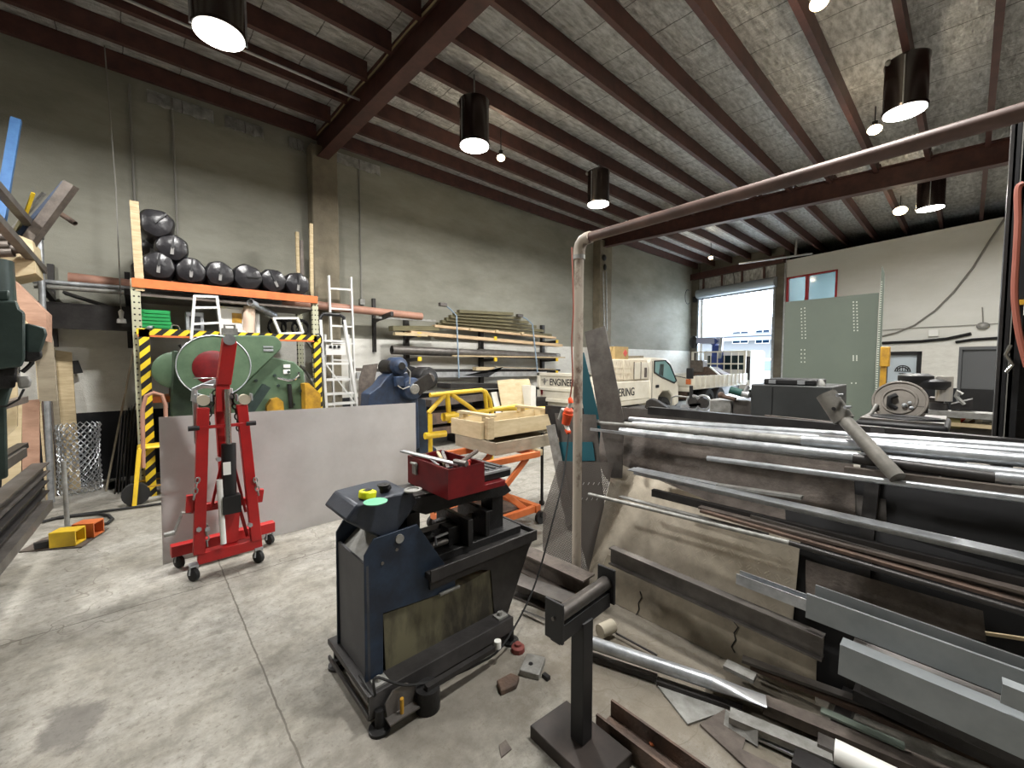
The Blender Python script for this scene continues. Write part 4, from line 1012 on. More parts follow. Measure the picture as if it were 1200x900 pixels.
# handle: silver lifting bar at mid height, and crank
mb=MB(); mb.tube([c_(227,470,CY+.05),c_(228,456,CY+.05),c_(238,452,CY+.03),c_(251,453,CY),c_(256,446,CY)],.02,8); mb.tube([c_(238,452,CY+.03),c_(252,446,CY+.02),c_(262,445,CY)],.018,8); mb.build('lifting_handle',M['alu'],ec)
rb(c_(228,456,CY+.05),c_(231,520,CY+.05),.035,.03,'silver_strut','alu')
rb(c_(270,455,CY+.03),c_(271,475,CY+.03),.03,.03,'silver_strut','alu')
rb(c_(226,443,CY-.05),c_(258,443,CY-.05),.01,.01,'pin_rod','chrome')
mb=MB(); mb.tube([c_(194,627),c_(205,623),c_(212,605),c_(213,601),c_(224,600)],.011,6); mb.cyl(c_(192,627.5),c_(205,624),.018); mb.build('crank_handle',M['galvd'],ec)
# chains
def chain(pts,parent,m='grime',r=.006,lk=.05,nm='chain'):
    mb=MB(); pts=[Vector(p) for p in pts]; i=0
    for a,b_ in zip(pts,pts[1:]):
        n_=max(1,int((b_-a).length/(lk*.72)))
        for k in range(n_):
            c0=a.lerp(b_,(k+.5)/n_); d=(b_-a).normalized(); u=V(0,1,0) if i%2 else V(1,0,0); i+=1
            u=(u-d*u.dot(d)).normalized()
            mb.tube([c0+d*(lk*.5*cos(q*pi/5))+u*(lk*.28*sin(q*pi/5)) for q in range(10)],r,5,True)
    return mb.build(nm,M[m],parent)
chain([c_(252,458),c_(246,482),c_(243,500)],ec); chain([c_(271,462),c_(277,485),c_(280,505)],ec)
chain([c_(232,560,CY-.08),c_(227,585,CY-.05)],ec,'galvd'); chain([c_(299,560,CY-.08),c_(303,580,CY-.05)],ec,'galvd'); chain([c_(241,615,CY-.05),c_(243,640,CY-.05)],ec,'galvd')
for px,py in ((233,620),(243,620),(293,615),(256,538)):
    mb=MB(); a=c_(px,py,CY-.06); mb.cyl(a-V(0,.02,0),a+V(0,.02,0),.018,seg=6); mb.build('bolt',M['galv'],ec)

# ---- blue plate-working machine with round motors behind the sheet
BY=5.6
bmn=thing('blue_grinding_machine','blue machine with three round motor housings behind the right end of the steel sheet','machine',(2.9,BY,0))
def b2(px,py,y=BY): return at(px,py,y=y)
def bq(pts,dy,m,nm,y=BY,bev=.015):
    mb=MB(); mb.prism([b2(a,b,y) for a,b in pts],(0,dy,0)); return mb.build(nm,M[m],bmn,bevel=bev)
bq([(432,475),(433,462),(446,452),(453,442),(460,437),(478,437),(482,447),(490,462),(492,525),(432,560)],.3,'blue2','body')
bq([(486,465),(499,468),(503,520),(512,526),(512,532),(493,535),(484,500)],.3,'blue','column',BY+.02)
for (px,py,r_,nm,y,m) in ((471,429,9.5,'motor_housing',BY-.12,'blue2'),(486,456,12,'pulley_cover',BY-.16,'blue2'),(504,444,12,'pulley_cover',BY-.12,'grime')):
    a=b2(px,py,y); e_=b2(px+r_,py,y); R_=abs(e_.x-a.x)
    mb=MB(); mb.lathe(a,a+V(0,.3,0),[(0,0),(0,R_*.45),(.02,R_*.6),(.03,R_*.85),(.07,R_),(.3,R_)],28); o_=mb.build(nm,M[m],bmn)
    mb=MB(); mb.lathe(a-V(0,.012,0),a+V(0,.03,0),[(0,0),(0,R_*.4),(.01,R_*.45),(.04,R_*.45)],20); mb.build('cover_cap',M['black' if px<475 else 'galvd' if px<500 else 'steel'],o_ if False else bmn)
a=b2(459,430,BY+.1); mb=MB(); mb.lathe(a-V(.0,.1,0),a+V(0,.25,0),[(0,0),(0,.08),(.02,.11),(.33,.11),(.35,.08)],24); mb.build('rear_motor',M['grime'],bmn)
mb=MB(); pA=b2(486,456,BY-.1); pB=b2(504,444,BY-.1)
mb.bar(pA,pB,.2,.12,roll=(0,1,0)); mb.build('belt_guard',M['dsteel'],bmn)
mb=MB(); a=b2(468,447,BY-.1); mb.box(a-V(.06,.03,.07),a+V(.06,.06,.07)); mb.build('switch_box',M['blue2'],bmn,bevel=.008)
mb=MB(); mb.tube([b2(476,430,BY-.15),b2(481,436,BY-.18),b2(480,450,BY-.18)],.01,6); mb.tube([b2(466,452,BY-.15),b2(472,456,BY-.18),b2(480,453,BY-.18)],.01,6); mb.build('cable',M['cablegrey'],bmn)
mb=MB(); mb.prism([b2(478,428,BY+.2),b2(486,430,BY+.2),b2(498,440,BY+.2),b2(480,442,BY+.2)],(0,.05,0)); mb.build('black_shroud',M['black'],bmn)
# brown flat steel pieces left of it
mb=MB(); mb.prism([at(a,b,y=6.6) for a,b in ((426,428),(443,426),(434,474),(436,545),(418,545),(420,478),(421,445))],(0,.02,0)); tag(mb.build('steel_offcut',M['brownsteel']),'dark brown steel offcut with torn edge left of the blue machine','offcut')

# ---- wall stock shelf with timber and pipes
SY=7.72
sf=thing('cantilever_wall_rack','dark cantilever arms with yellow end caps carrying stock on the wall','rack',(6.3,8.2,1.2))
xs_=[at(480,400,y=8.1).x, at(568,400,y=8.1).x, at(640,400,y=8.1).x]
zz_=[at(488,388,y=SY).z-.1, at(488,417,y=SY).z-.09, at(488,438,y=SY).z-.07]
for x in xs_:
    mb=MB(); mb.box((x-.05,8.2,.9),(x+.05,8.3,2.75)); mb.build('wall_upright',M['dsteel'],sf)
    for z in zz_:
        mb=MB(); mb.bar((x,8.25,z),(x,SY-.02,z+.02),.07,.07); a_=mb.build('arm',M['dsteel'],sf)
        mb=MB(); mb.box((x-.04,SY-.05,z-.02),(x+.04,SY-.02,z+.07)); mb.build('end_cap',M['yellow'],a_)
# timbers
def stock(px0,py0,px1,py1,y,w_,h_,m,label,nm='timber_board',cat='board',kind='b'):
    a=at(px0,py0,y=y); b_=at(px1,py1,y=y); mb=MB()
    if kind=='b': mb.bar(a,b_,w_,h_)
    elif kind=='p': mb.pipe(a,b_,w_,.006)
    elif kind=='c': mb.cyl(a,b_,w_)
    return tag(mb.build(nm,M[m]),label,cat)
stock(478,390,655,405,7.82,.28,.07,'woodx','long pinkish timber board, lowest in the stack on the wall rack')
stock(508,382,650,396,7.74,.12,.05,'woodx','pale sawn timber with spaced ends in the front of the wall rack stack')
stock(458,385,512,385,7.80,.2,.1,'moss','short weathered timber block at the left of the wall rack stack')
stock(462,391,500,393,7.7,.1,.06,'wood','short pale timber with yellow end at the left of the wall rack stack')
for i in range(6):
    stock(512+5*i,380-3*i,645-9*i,393-5*i,8.0-.05*i,.11,.07,'moss',['weathered board at the bottom of the mossy pile on the wall rack','second weathered board up in the mossy pile','third weathered board up in the mossy pile','fourth weathered board up in the mossy pile','fifth weathered board up in the mossy pile','topmost weathered board of the mossy pile on the wall rack'][i])
for k in range(3):
    a=at(552+30*k,386+2.2*k,y=7.66); mb=MB(); mb.box(a-V(.04,.03,.03),a+V(.04,.05,.03)); tag(mb.build('timber_spacer',M['wood']),['left spacer block between the boards on the wall rack','middle spacer block between the boards on the wall rack','right spacer block between the boards on the wall rack'][k],'block')
stock(440,372,510,376,7.86,.05,.04,'galvd','thin grey rods lying left of the mossy timber pile','steel_rod','rod')
stock(459,410,650,418,7.82,.09,0,'steel','thick black steel pipe on the second level of the wall rack','steel_pipe','pipe','p')
stock(530,417,662,419,7.72,.03,.03,'wood','thin pale lath in front of the black pipe on the wall rack','timber_lath','lath')
stock(560,412,655,417,7.95,.07,0,'galvd','dull grey pipe behind the black one on the wall rack','steel_pipe','pipe','p')
stock(415,433,620,436,8.0,.16,.06,'brownsteel','brown steel channel on the lowest wall rack level','steel_channel','channel')
stock(440,434,655,434,7.85,.1,.06,'dsteel','dark steel bar on the lowest wall rack level','steel_bar','bar')
stock(418,440,640,438,7.68,.04,.12,'alu','pale painted rail along the front of the lowest wall rack level','rail','rail')
stock(556,432,577,432,7.7,.15,.08,'wood','short raw timber block lying on the lowest wall rack level','timber_block','block')
stock(580,430,650,433,7.75,.1,.03,'plyg','grey board end lying on the lowest wall rack level')
# dark clutter under the wall rack
for i,(x0,y0,x1,y1,m,w_,h_) in enumerate(((498,472,596,460,'brownsteel',.5,.14),(498,490,560,484,'rust',.4,.22),(520,452,600,452,'dsteel',.5,.1),(500,505,540,500,'rust',.4,.14),(560,476,640,470,'dsteel',.4,.25))):
    stock(x0,y0,x1,y1,7.2,w_,h_,m,['brown steel beam piled under the wall rack, upper one','red brown steel beam piled under the wall rack behind the yellow frame','dark steel beam under the pale rail of the wall rack','lowest red brown beam end left of the plywood crate','dark beam lying behind the plywood sheets'][i],'steel_beam','beam')
for i,x in enumerate((3.6,5.2)):
    mb=MB(); mb.box((x-.3,7.0,0),(x+.3,7.5,.55)); 
    tag(mb.build('dark_pallet_block',M['dsteel'],bevel=.02),['dark steel bearer under the left of the beam pile','dark steel bearer under the right of the beam pile'][i],'bearer')
mb=MB(); mb.prism([at(543,440,y=7.3),at(582,436,y=7.3),at(590,430,y=7.3),at(572,442,y=7.3)],(0,.05,0)); tag(mb.build('black_bracket',M['black']),'black tapered bracket hanging below the pale rail','bracket')
# two strip lamps on bent blue poles
for i,(tx,ty,bx_,by_,hx) in enumerate(((535,370,538,438,519),(624,380,630,432,609))):
    y=7.62
    t=thing('bent_pole_lamp',['left light blue pole with bent arm and small grey head by the wall rack','right light blue pole with bent arm and small grey head by the wall rack'][i],'pole',tuple(at(bx_,by_+4,y=y)))
    mb=MB(); mb.tube([at(bx_,by_+5,y=y),at(tx,ty,y=y),at((tx+hx)/2+1,(ty+ (357 if i==0 else 370))/2-1,y=y),at(hx+3,358 if i==0 else 371,y=y)],.017,8); mb.build('pole',M['sky'] if False else mat('pale_blue_pole',(128,146,162),.5),t)
    a=at(hx,357 if i==0 else 370,y=y); mb=MB(); mb.box(a-V(.09,.05,.04),a+V(.09,.05,.04)); mb.build('head',M['steel'],t,bevel=.01)
# plywood leaning under the rack
for i,(pts,m,lb) in enumerate((([(583,446),(602,444),(612,484),(590,486)],'ply','knotty plywood sheet leaning under the wall rack, left one'),
   ([(600,445),(620,444),(630,482),(610,486)],'ply','plywood sheet leaning under the wall rack, right one'),
   ([(576,460),(582,459),(586,476),(580,477)],'white','narrow white board beside the leaning plywood'))):
    mb=MB(); q=[at(a,b,y=6.4+.06*i+(.15 if j<2 else 0)) for j,(a,b) in enumerate(pts)]
    k_=q[2].z; 
    dn=[q[0],q[1],q[2]+ (q[2]-q[1])*((q[2].z)/(q[1].z-q[2].z)), q[3]+(q[3]-q[0])*((q[3].z)/(q[0].z-q[3].z))]
    mb.prism(dn,(0,.02,0)); tag(mb.build('plywood_sheet' if i<2 else 'white_board',M[m]),lb,'board')
mb=MB(); mb.prism([at(622,452,y=6.3),at(628,452,y=6.3),at(628,480,y=6.3),at(622,480,y=6.3)],(0,.3,0)); tag(mb.build('white_locker',M['white']),'narrow white frame left of the truck tailgate','frame')
# ---- yellow tubular frame
YF=4.7
yf=thing('tubular_trestle','yellow tubular steel frame with braces behind the plywood crate','frame',(3.2,YF,0))
def y2(px,py,y=YF): return at(px,py,y=y)
def yt(pts,nm,r=.03,y=YF,seg=10):
    mb=MB(); mb.tube([Vector(p) for p in pts],r,seg); return mb.build(nm,M['yellow'],yf)
yt([y2(504,463),y2(564,457),y2(569,459),y2(574,468),y2(577,485)],'top_rail')
yt([y2(524,462),y2(527,495)],'post',.035); yt([y2(521,463),y2(502,484)],'brace'); yt([y2(529,462),y2(552,478),y2(562,487)],'brace')
yt([y2(568,459),y2(571,485)],'post',.03)
yt([y2(522,489),y2(548,486),y2(575,480),y2(606,476)],'lower_rail',.035); yt([y2(530,484),y2(560,494)],'lower_brace',.03)
yt([y2(575,480),y2(640,478,4.9),at(700,482,y=5.0)],'long_rail',.03); yt([y2(575,488),y2(640,482,4.9),at(700,488,y=5.0)],'long_rail',.03)
yt([y2(498,511),y2(522,508)],'bottom_stub',.045); yt([y2(540,486),y2(541,492),y2(546,495)],'bent_stub',.04)
a=y2(527,488); mb=MB(); mb.cyl(a-V(.1,0,0),a+V(.08,0,0),.06); mb.build('clamp',M['yellow'],yf)
for (px,x_) in ((504,0),(576,1)):
    a=y2(px,485); yt([a,V(a.x,a.y,0)],'foot_post',.03)

# ---- orange scissor lift table with the plywood crate
lt=thing('scissor_lift_table','orange scissor lift table on small wheels, carrying the plywood crate','lift table',(3.0,3.4,0))
zt_=.74
def ob(p,q,w_,h_,nm,m='orange'):
    mb=MB(); mb.bar(p,q,w_,h_); return mb.build(nm,M[m],lt,bevel=.004)
ob((2.15,3.0,zt_),(3.08,2.98,zt_),.05,.06,'top_side_rail'); ob((2.15,3.62,zt_),(3.08,3.6,zt_),.05,.06,'top_side_rail')
ob((3.06,2.96,zt_),(3.06,3.62,zt_),.05,.06,'top_end_rail'); ob((2.17,2.98,zt_),(2.17,3.62,zt_),.05,.06,'top_end_rail')
mb=MB(); mb.box((3.06,3.0,zt_-.03),(3.16,3.2,zt_+.03)); mb.build('end_block',M['wood'],lt)
for y in (3.02,3.55):
    ob((2.25,y,.16),(2.95,y,zt_-.03),.03,.06,'scissor_arm'); ob((2.95,y+.03,.16),(2.25,y+.03,zt_-.03),.03,.06,'scissor_arm')
    ob((2.15,y,.15),(3.1,y,.15),.05,.07,'base_rail')
ob((3.08,2.98,.15),(3.08,3.6,.15),.07,.08,'base_end_rail'); ob((2.17,2.98,.15),(2.17,3.6,.15),.05,.07,'base_end_rail')
mb=MB(); mb.box((2.3,3.05,.17),(2.9,3.5,.2)); mb.build('base_plate',M['rust'],lt)
for (x,y) in ((3.1,2.96),(3.1,3.62),(2.2,2.96),(2.2,3.62)):
    mb=MB(); mb.cyl((x-.01,y-.02,.065),(x-.01,y+.02,.065),.065); mb.build('wheel',M['rubber'],lt)
    mb=MB(); mb.box((x-.03,y-.03,.08),(x+.01,y+.03,.13)); mb.build('wheel_fork',M['black'],lt)
# thin stand leg with caster right of it
a=at(635,592,z=0); mb=MB(); mb.cyl((a.x,a.y,.06),(a.x,a.y,.86),.018); tt=thing('caster_stand','thin black stand leg on a caster seen beneath the plywood crate','stand',(a.x,a.y,0)); mb.build('leg',M['black'],tt)
mb=MB(); mb.cyl((a.x-.015,a.y,.03),(a.x+.015,a.y,.03),.032); mb.build('caster',M['rubber'],tt)
# grey tray under, crate on top
zc_=.775
tb=thing('timber_tray','low grey timber tray on the orange lift table under the crate','tray',(3.1,3.5,zc_))
X0,X1,Y0,Y1=2.58,3.95,3.08,3.78
for (lo_,hi_) in (((X0,Y0,zc_),(X1,Y0+.02,zc_+.125)),((X0,Y1-.02,zc_),(X1,Y1,zc_+.125)),((X0,Y0+.02,zc_),(X0+.02,Y1-.02,zc_+.125)),((X1-.02,Y0+.02,zc_),(X1,Y1-.02,zc_+.125))):
    mb=MB(); mb.box(lo_,hi_); mb.build('side_board',M['plyg'],tb)
mb=MB(); mb.box((X0+.02,Y0+.02,zc_),(X1-.02,Y1-.02,zc_+.02)); mb.build('bottom',M['plyg'],tb)
tc_=thing('plywood_crate','open pale plywood crate with cross battens behind the red toolbox','crate',(3.1,3.5,zc_+.125))
X0,X1,Y0,Y1=2.58,3.9,3.32,3.86; z0=zc_+.13; z1=z0+.17
for (lo_,hi_) in (((X0,Y0,z0),(X1,Y0+.02,z1)),((X0,Y1-.02,z0),(X1,Y1,z1)),((X0,Y0+.02,z0),(X0+.02,Y1-.02,z1)),((X1-.02,Y0+.02,z0),(X1,Y1-.02,z1))):
    mb=MB(); mb.box(lo_,hi_); mb.build('side_panel',M['ply'],tc_)
mb=MB(); mb.box((X0+.02,Y0+.02,z0),(X1-.02,Y1-.02,z0+.02)); mb.build('bottom',M['ply'],tc_)
for x in (2.66,3.55):
    mb=MB(); mb.box((x,Y0-.05,z1+.05),(x+.09,Y1+.0,z1+.075)); mb.build('top_batten',M['wood'],tc_)
    for y in (Y0+.03,Y1-.1):
        mb=MB(); mb.box((x+.01,y,z1-.0),(x+.08,y+.07,z1+.05)); mb.build('batten_block',M['wood'],tc_)
mb=MB(); mb.box((2.62,Y0-.07,z0-.0),(2.70,Y0-.01,z1+.05)); mb.build('corner_post',M['wood'],tc_)
mb=MB(); mb.box((2.6,4.25,1.0),(2.9,4.35,1.04)); 

# ================================================================== HORIZONTAL BANDSAW
SX0,SX1,SYF,SYB=.77,1.62,1.87,2.25
def s2(px,py,y=SYF): return at(px,py,y=y)
saw=thing('band_saw','dark navy horizontal band saw on a low steel skid in the foreground','saw',(1.2,2.05,0))
def sq(pts,dy,m,nm,y=SYF,bev=.004):
    mb=MB(); mb.prism([s2(a,b,y) for a,b in pts],(0,dy,0)); return mb.build(nm,M[m],saw,bevel=bev)
ck=[(428,788),(427,652),(438,632),(489,614.5),(515,652),(533,676),(534,690),(449,719),(449,780)]
pl=[s2(a,b) for a,b in ck]; pl[0].z=.17; pl[-1].z=.17
mb=MB(); mb.prism(pl,(0,.012,0)); mb.build('side_cheek',M['blue'],saw,bevel=.002)
mb=MB(); mb.prism([p+V(0,SYB-SYF-.012,0) for p in pl],(0,.012,0)); mb.build('side_cheek',M['blue'],saw,bevel=.002)
zf_=at(396,628,x=SX0,).z
mb=MB(); mb.box((SX0-.004,SYF,.17),(SX0+.008,SYB,.735)); mb.build('end_panel',mat('dusty_blue_panel',(78,78,80),.6,.1,(62,62,66),3),saw)
mb=MB(); mb.prism([(SX0+.01,SYF+.02,.7),(SX0+.13,SYF+.02,.80),(SX0+.13,SYB-.02,.80),(SX0+.01,SYB-.02,.7)],(0,0,.012)); mb.build('sloped_plate',M['galvd'],saw)
# lower cabinet
cb=[V(SX0+.09,SYF+.012,.17),s2(449,720,SYF+.012),s2(534,690,SYF+.012),s2(620,642,SYF+.012),s2(594,722,SYF+.012)]; cb[-1].z=.17
mb=MB(); mb.prism(cb,(0,SYB-SYF-.024,0)); mb.build('lower_cabinet',mat('oily_cabinet',(108,104,82),.5,.1,(48,44,36),3.2,0,30,(1.6,1,.5),lo=.42,hi=.62),saw)
mb=MB(); mb.prism([s2(594,722,SYF+.005),s2(620,642,SYF+.005),s2(626,630,SYF+.005),s2(570,655,SYF+.005),s2(560,668,SYF+.005),s2(575,668,SYF+.005),s2(580,725,SYF+.005)],(0,.01,0)); mb.build('cabinet_end',M['dsteel'],saw)
a=s2(533,689); b_=s2(514,693)
mb=MB(); mb.cyl(s2(515,697,SYF-.01),s2(538,687,SYF-.01),.01); mb.build('cabinet_handle',M['galvd'],saw)
# table, coolant tray
zt2=.60
mb=MB(); mb.box((1.08,SYF-.05,.565),(1.84,SYB+.03,.60)); mb.box((1.08,SYF-.06,.56),(1.86,SYF-.045,.625)); mb.box((1.845,SYF-.06,.56),(1.86,SYB+.03,.625)); mb.build('coolant_tray',M['dsteel'],saw,bevel=.003)
mb=MB(); mb.box((1.12,SYF+.03,.60),(1.80,SYB-.02,.645)); mb.build('bed',M['grime'],saw,bevel=.004)
mb=MB(); mb.box((1.1,SYF-.02,.50),(1.8,SYF+.02,.56)); mb.build('tray_support',M['dsteel'],saw)
# lead screw & guide bars
for y in (SYF+.1,SYF+.28):
    mb=MB(); mb.cyl((.98,y,.675),(1.35,y,.675),.018); mb.build('guide_bar',M['steel'],saw)
# vice jaws
mb=MB(); mb.prism([(1.36,SYF+.0,.645),(1.36,SYF+.34,.645),(1.36,SYF+.34,.80),(1.36,SYF+.0,.80)],(.035,0,0)); mb.box((1.28,SYF+.08,.645),(1.36,SYF+.26,.75)); mb.build('vice_jaw',M['grime'],saw,bevel=.004)
mb=MB(); mb.prism([(1.52,SYF+.04,.645),(1.52,SYF+.34,.645),(1.52,SYF+.34,.82),(1.52,SYF+.04,.80)],(.03,0,0)); mb.box((1.55,SYF+.1,.645),(1.63,SYF+.26,.77)); mb.build('vice_jaw',M['grime'],saw,bevel=.004)
mb=MB(); mb.tube([(1.18,SYF+.05,.69),(1.2,SYF+.09,.72),(1.32,SYF+.09,.725)],.008,6); mb.build('vice_crank',M['alu'],saw)
mb=MB(); mb.lathe((1.22,SYF+.22,.645),(1.22,SYF+.22,.72),[(0,.05),(.04,.05),(.05,.03),(.075,.03)],16); mb.build('screw_nut',M['grime'],saw)
# pivoting head: wedge shaped cover, then arm
hd=[(409,603),(423,582),(461,574),(480,577),(489,588),(487,600),(474,614),(456,640),(442,628)]
pl=[s2(a,b,SYF+.03) for a,b in hd]
zT=1.0
HP=[(.685,1.0-.035),(.74,1.03-.0),(.93,1.04),(1.03,1.03),(1.06,.97),(1.03,.93),(.98,.88),(.90,.80),(.82,.86)]
mb=MB(); mb.prism([(x,SYF+.03,z) for x,z in HP],(0,.3,0)); mb.build('head_cover',mat('scuffed_navy_cover',(58,64,74),.45,.15,(34,40,52),5,.05,60),saw,bevel=.012)
mb=MB(); mb.prism([(1.0,SYF+.05,.99),(1.68,SYF+.05,.955),(1.74,SYF+.05,.88),(1.68,SYF+.05,.86),(1.4,SYF+.05,.88),(1.12,SYF+.05,.88),(1.0,SYF+.05,.94)],(0,.27,0)); mb.build('saw_arm',M['grime'],saw,bevel=.006)
mb=MB(); mb.prism([(1.02,SYF+.06,.992),(1.66,SYF+.06,.958),(1.66,SYF+.30,.958),(1.02,SYF+.30,.992)],(0,0,.004)); mb.build('arm_top_plate',mat('worn_arm_top',(92,90,86),.5,.4,(60,58,56),8),saw)
mb=MB(); mb.box((1.62,SYF+.1,.62),(1.71,SYF+.22,.90)); mb.build('blade_guide_post',M['grime'],saw,bevel=.004)
mb=MB(); mb.box((1.02,SYF+.08,.60),(1.10,SYF+.24,.90)); mb.build('blade_guide_post',M['grime'],saw,bevel=.004)
mb=MB(); mb.bar((1.1,SYF+.18,.74),(1.63,SYF+.18,.74),.004,.03); mb.build('blade',M['steel'],saw)
p=s2(468,631,SYF); mb=MB(); mb.cyl(p-V(0,.008,0),p+V(0,.01,0),.022); mb.build('pivot_bolt',M['galvd'],saw)
for (px,py) in ((465,644),(448,660)):
    p=s2(px,py,SYF); mb=MB(); mb.cyl(p-V(0,.004,0),p+V(0,.01,0),.008); mb.build('screw',M['steel'],saw)
mb=MB(); mb.cyl((.95,SYF+.1,.78),(.93,SYF+.1,.95),.02); mb.build('lift_cylinder',M['steel'],saw)
mb=MB(); mb.cyl((.8,SYF+.14,.95),(.8,SYF+.14,1.0),.02); mb.build('head_stub',M['steel'],saw)
# skid
def kb(lo_,hi_,nm,m='dsteel'):
    mb=MB(); mb.box(lo_,hi_); return mb.build(nm,M[m],saw,bevel=.004)
kb((.73,1.78,.155),(1.62,2.32,.17),'skid_deck'); 
mb=MB(); mb.prism([(.73,1.775,.17),(1.62,1.775,.17),(1.62,1.775,.085),(.95,1.775,.085),(.82,1.775,.06),(.73,1.775,.06)],(0,.012,0)); mb.build('skid_apron',mat('grey_apron',(78,76,76),.5,.3,(58,56,56),6),saw)
kb((.725,1.78,.14),(.735,2.32,.17),'skid_end'); kb((.725,1.78,.05),(.74,2.32,.075),'skid_lower_rail')
kb((.74,1.80,.03),(1.62,1.84,.06),'skid_runner'); kb((.74,2.26,.03),(1.62,2.30,.06),'skid_runner')
for (x,y) in ((.77,1.76),(1.62,1.80),(.77,2.3),(1.6,2.3)):
    mb=MB(); mb.lathe((x,y,0),(x,y,.1),[(0,.05),(.015,.05),(.02,.02),(.1,.02)],18); mb.build('levelling_foot',M['grime'],saw)
mb=MB(); mb.prism([(.80,1.74,.05),(.93,1.74,.05),(.95,1.74,.12),(.9,1.74,.165),(.83,1.74,.165),(.79,1.74,.12)],(0,.01,0)); mb.box((.79,1.69,.05),(.94,1.75,.058)); mb.build('foot_bracket',M['steel'],saw)
mb=MB(); mb.cyl((.86,1.715,.04),(.86,1.715,.13),.009); mb.build('bracket_bolt',M['dyellow'],saw)
mb=MB(); mb.cyl((1.0,1.72,.0),(1.0,1.72,.11),.06); mb.build('jack_foot',M['grime'],saw)
mb=MB(); mb.bar((.98,1.70,.12),(1.42,1.72,.10),.03,.025); mb.build('tie_bar',M['dsteel'],saw)
mb=MB(); mb.cyl((1.45,1.72,.09),(1.45,1.72,.13),.02); mb.build('adjuster_knob',M['wplastic'],saw)
for (x,y) in ((.80,1.83),(1.56,1.83)):
    mb=MB(); mb.box((x-.03,y-.03,.17),(x+.04,y+.03,.18)); mb.cyl((x,y,.17),(x,y,.2),.015,seg=6); mb.build('hold_down_lug',M['galvd'],saw)
mb=MB(); pts=[(.72,1.85,.19),(.76,1.765,.172),(.85,1.75,.16),(.98,1.75,.17),(1.2,1.755,.19),(1.42,1.76,.2),(1.6,1.74,.22),(1.68,1.74,.33),(1.74,1.74,.5)]
def smooth(pts,n=6):
    P_=[Vector(p) for p in pts]; out=[]
    for i in range(len(P_)-1):
        p0=P_[max(i-1,0)];p1=P_[i];p2=P_[i+1];p3=P_[min(i+2,len(P_)-1)]
        for k in range(n):
            t_=k/n; out.append(.5*((2*p1)+(-p0+p2)*t_+(2*p0-5*p1+4*p2-p3)*t_*t_+(-p0+3*p1-3*p2+p3)*t_**3))
    out.append(P_[-1]); return out
# power lead from the saw up to the socket on the beige pipe
pk=[(.735,1.9,.2),(.75,1.765,.172)]+[tuple(at(px,py,y=1.74)) for px,py in ((440,794),(475,803),(520,795),(560,778),(590,755))]+[tuple(at(625,690,x=1.8)),tuple(at(648,610,x=2.0)),tuple(at(660,560,x=2.15)),tuple(at(667,505,x=2.28))]
mb=MB(); mb.tube(smooth(pk),.006,6); tag(mb.build('power_lead',M['rubber']),'black power lead running from the band saw up to the orange plug','cable')

# ---- toolbox, case, tape etc on the saw
tz=.998
tbx=thing('toolbox','open dark red steel toolbox full of tools on the band saw arm','toolbox',(1.27,1.95,tz))
def tbp(u,v,z): # u: along short side (x) v: along long side (y)
    return V(1.145+.235*u+.0*v, 1.745+.42*v, tz+z)
def tq(u0,v0,z0_,u1,v1,z1_,nm,m='darkred',par=None):
    a=tbp(u0,v0,z0_); b_=tbp(u1,v1,z1_); mb=MB(); mb.box((min(a.x,b_.x),min(a.y,b_.y),min(a.z,b_.z)),(max(a.x,b_.x),max(a.y,b_.y),max(a.z,b_.z))); return mb.build(nm,M[m],par or tbx)
TH=.155
tq(0,0,0,1,1,.006,'bottom'); tq(0,0,.006,.03,1,TH,'side_wall'); tq(.97,0,.006,1,1,TH,'side_wall'); tq(.03,0,.006,.97,.02,TH,'end_wall'); tq(.03,.98,.006,.97,1,TH,'end_wall')
a=tbp(0,.78,.1); mb=MB(); mb.box(a-V(.012,.02,.03),a+V(0,.02,.035)); mb.cyl(a-V(.012,.03,-.03),a+V(-.012,.03,.03),.008); mb.build('latch',M['galvd'],tbx)
mb=MB(); mb.tube([tbp(.02,.0,TH),tbp(.98,0,TH),tbp(.98,1,TH),tbp(.02,1,TH)],.005,6,True); mb.build('rolled_rim',M['darkred'],tbx)
# rear lid/tray lying open behind
mb=MB(); mb.box((1.39,1.82,.965),(1.60,2.2,1.0)); tag(mb.build('toolbox_tray',M['darkred'],bevel=.004),'dark red metal tray beneath the black case beside the toolbox','tray')
# tools
mb=MB(); mb.bar(tbp(-.1,1.05,TH+.03),tbp(.45,.12,TH+.0),.035,.008); tag(mb.build('steel_rule',M['alu']),'silver steel rule lying diagonally across the toolbox','rule')
mb=MB(); mb.bar(tbp(.15,1.0,TH+.015),tbp(.6,.2,TH-.01),.02,.008); tag(mb.build('steel_rule',M['chrome']),'bright narrow strip beside the steel rule in the toolbox','rule')
hm=thing('hammer','hammer with brown wooden handle lying over the toolbox edge','hammer',tuple(tbp(.6,.4,TH)))
mb=MB(); mb.cyl(tbp(.45,.1,TH+.012),tbp(1.25,.35,TH+.03),.012); mb.build('handle',M['rust'],hm)
mb=MB(); mb.cyl(tbp(.42,.2,TH+.012),tbp(.5,-.0,TH+.012),.016); mb.build('head',M['steel'],hm)
mb=MB(); mb.ball(tbp(.72,.25,TH-.02),.035,(1.2,1,.6)); tag(mb.build('red_tape_roll',M['redmark']),'bright red plastic lump inside the toolbox','tool')
mb=MB(); mb.ball(tbp(.92,.3,TH-.015),.022,(1.3,1,.6)); tag(mb.build('plastic_plug',M['redmark']),'small bright red cap at the right end of the toolbox','tool')
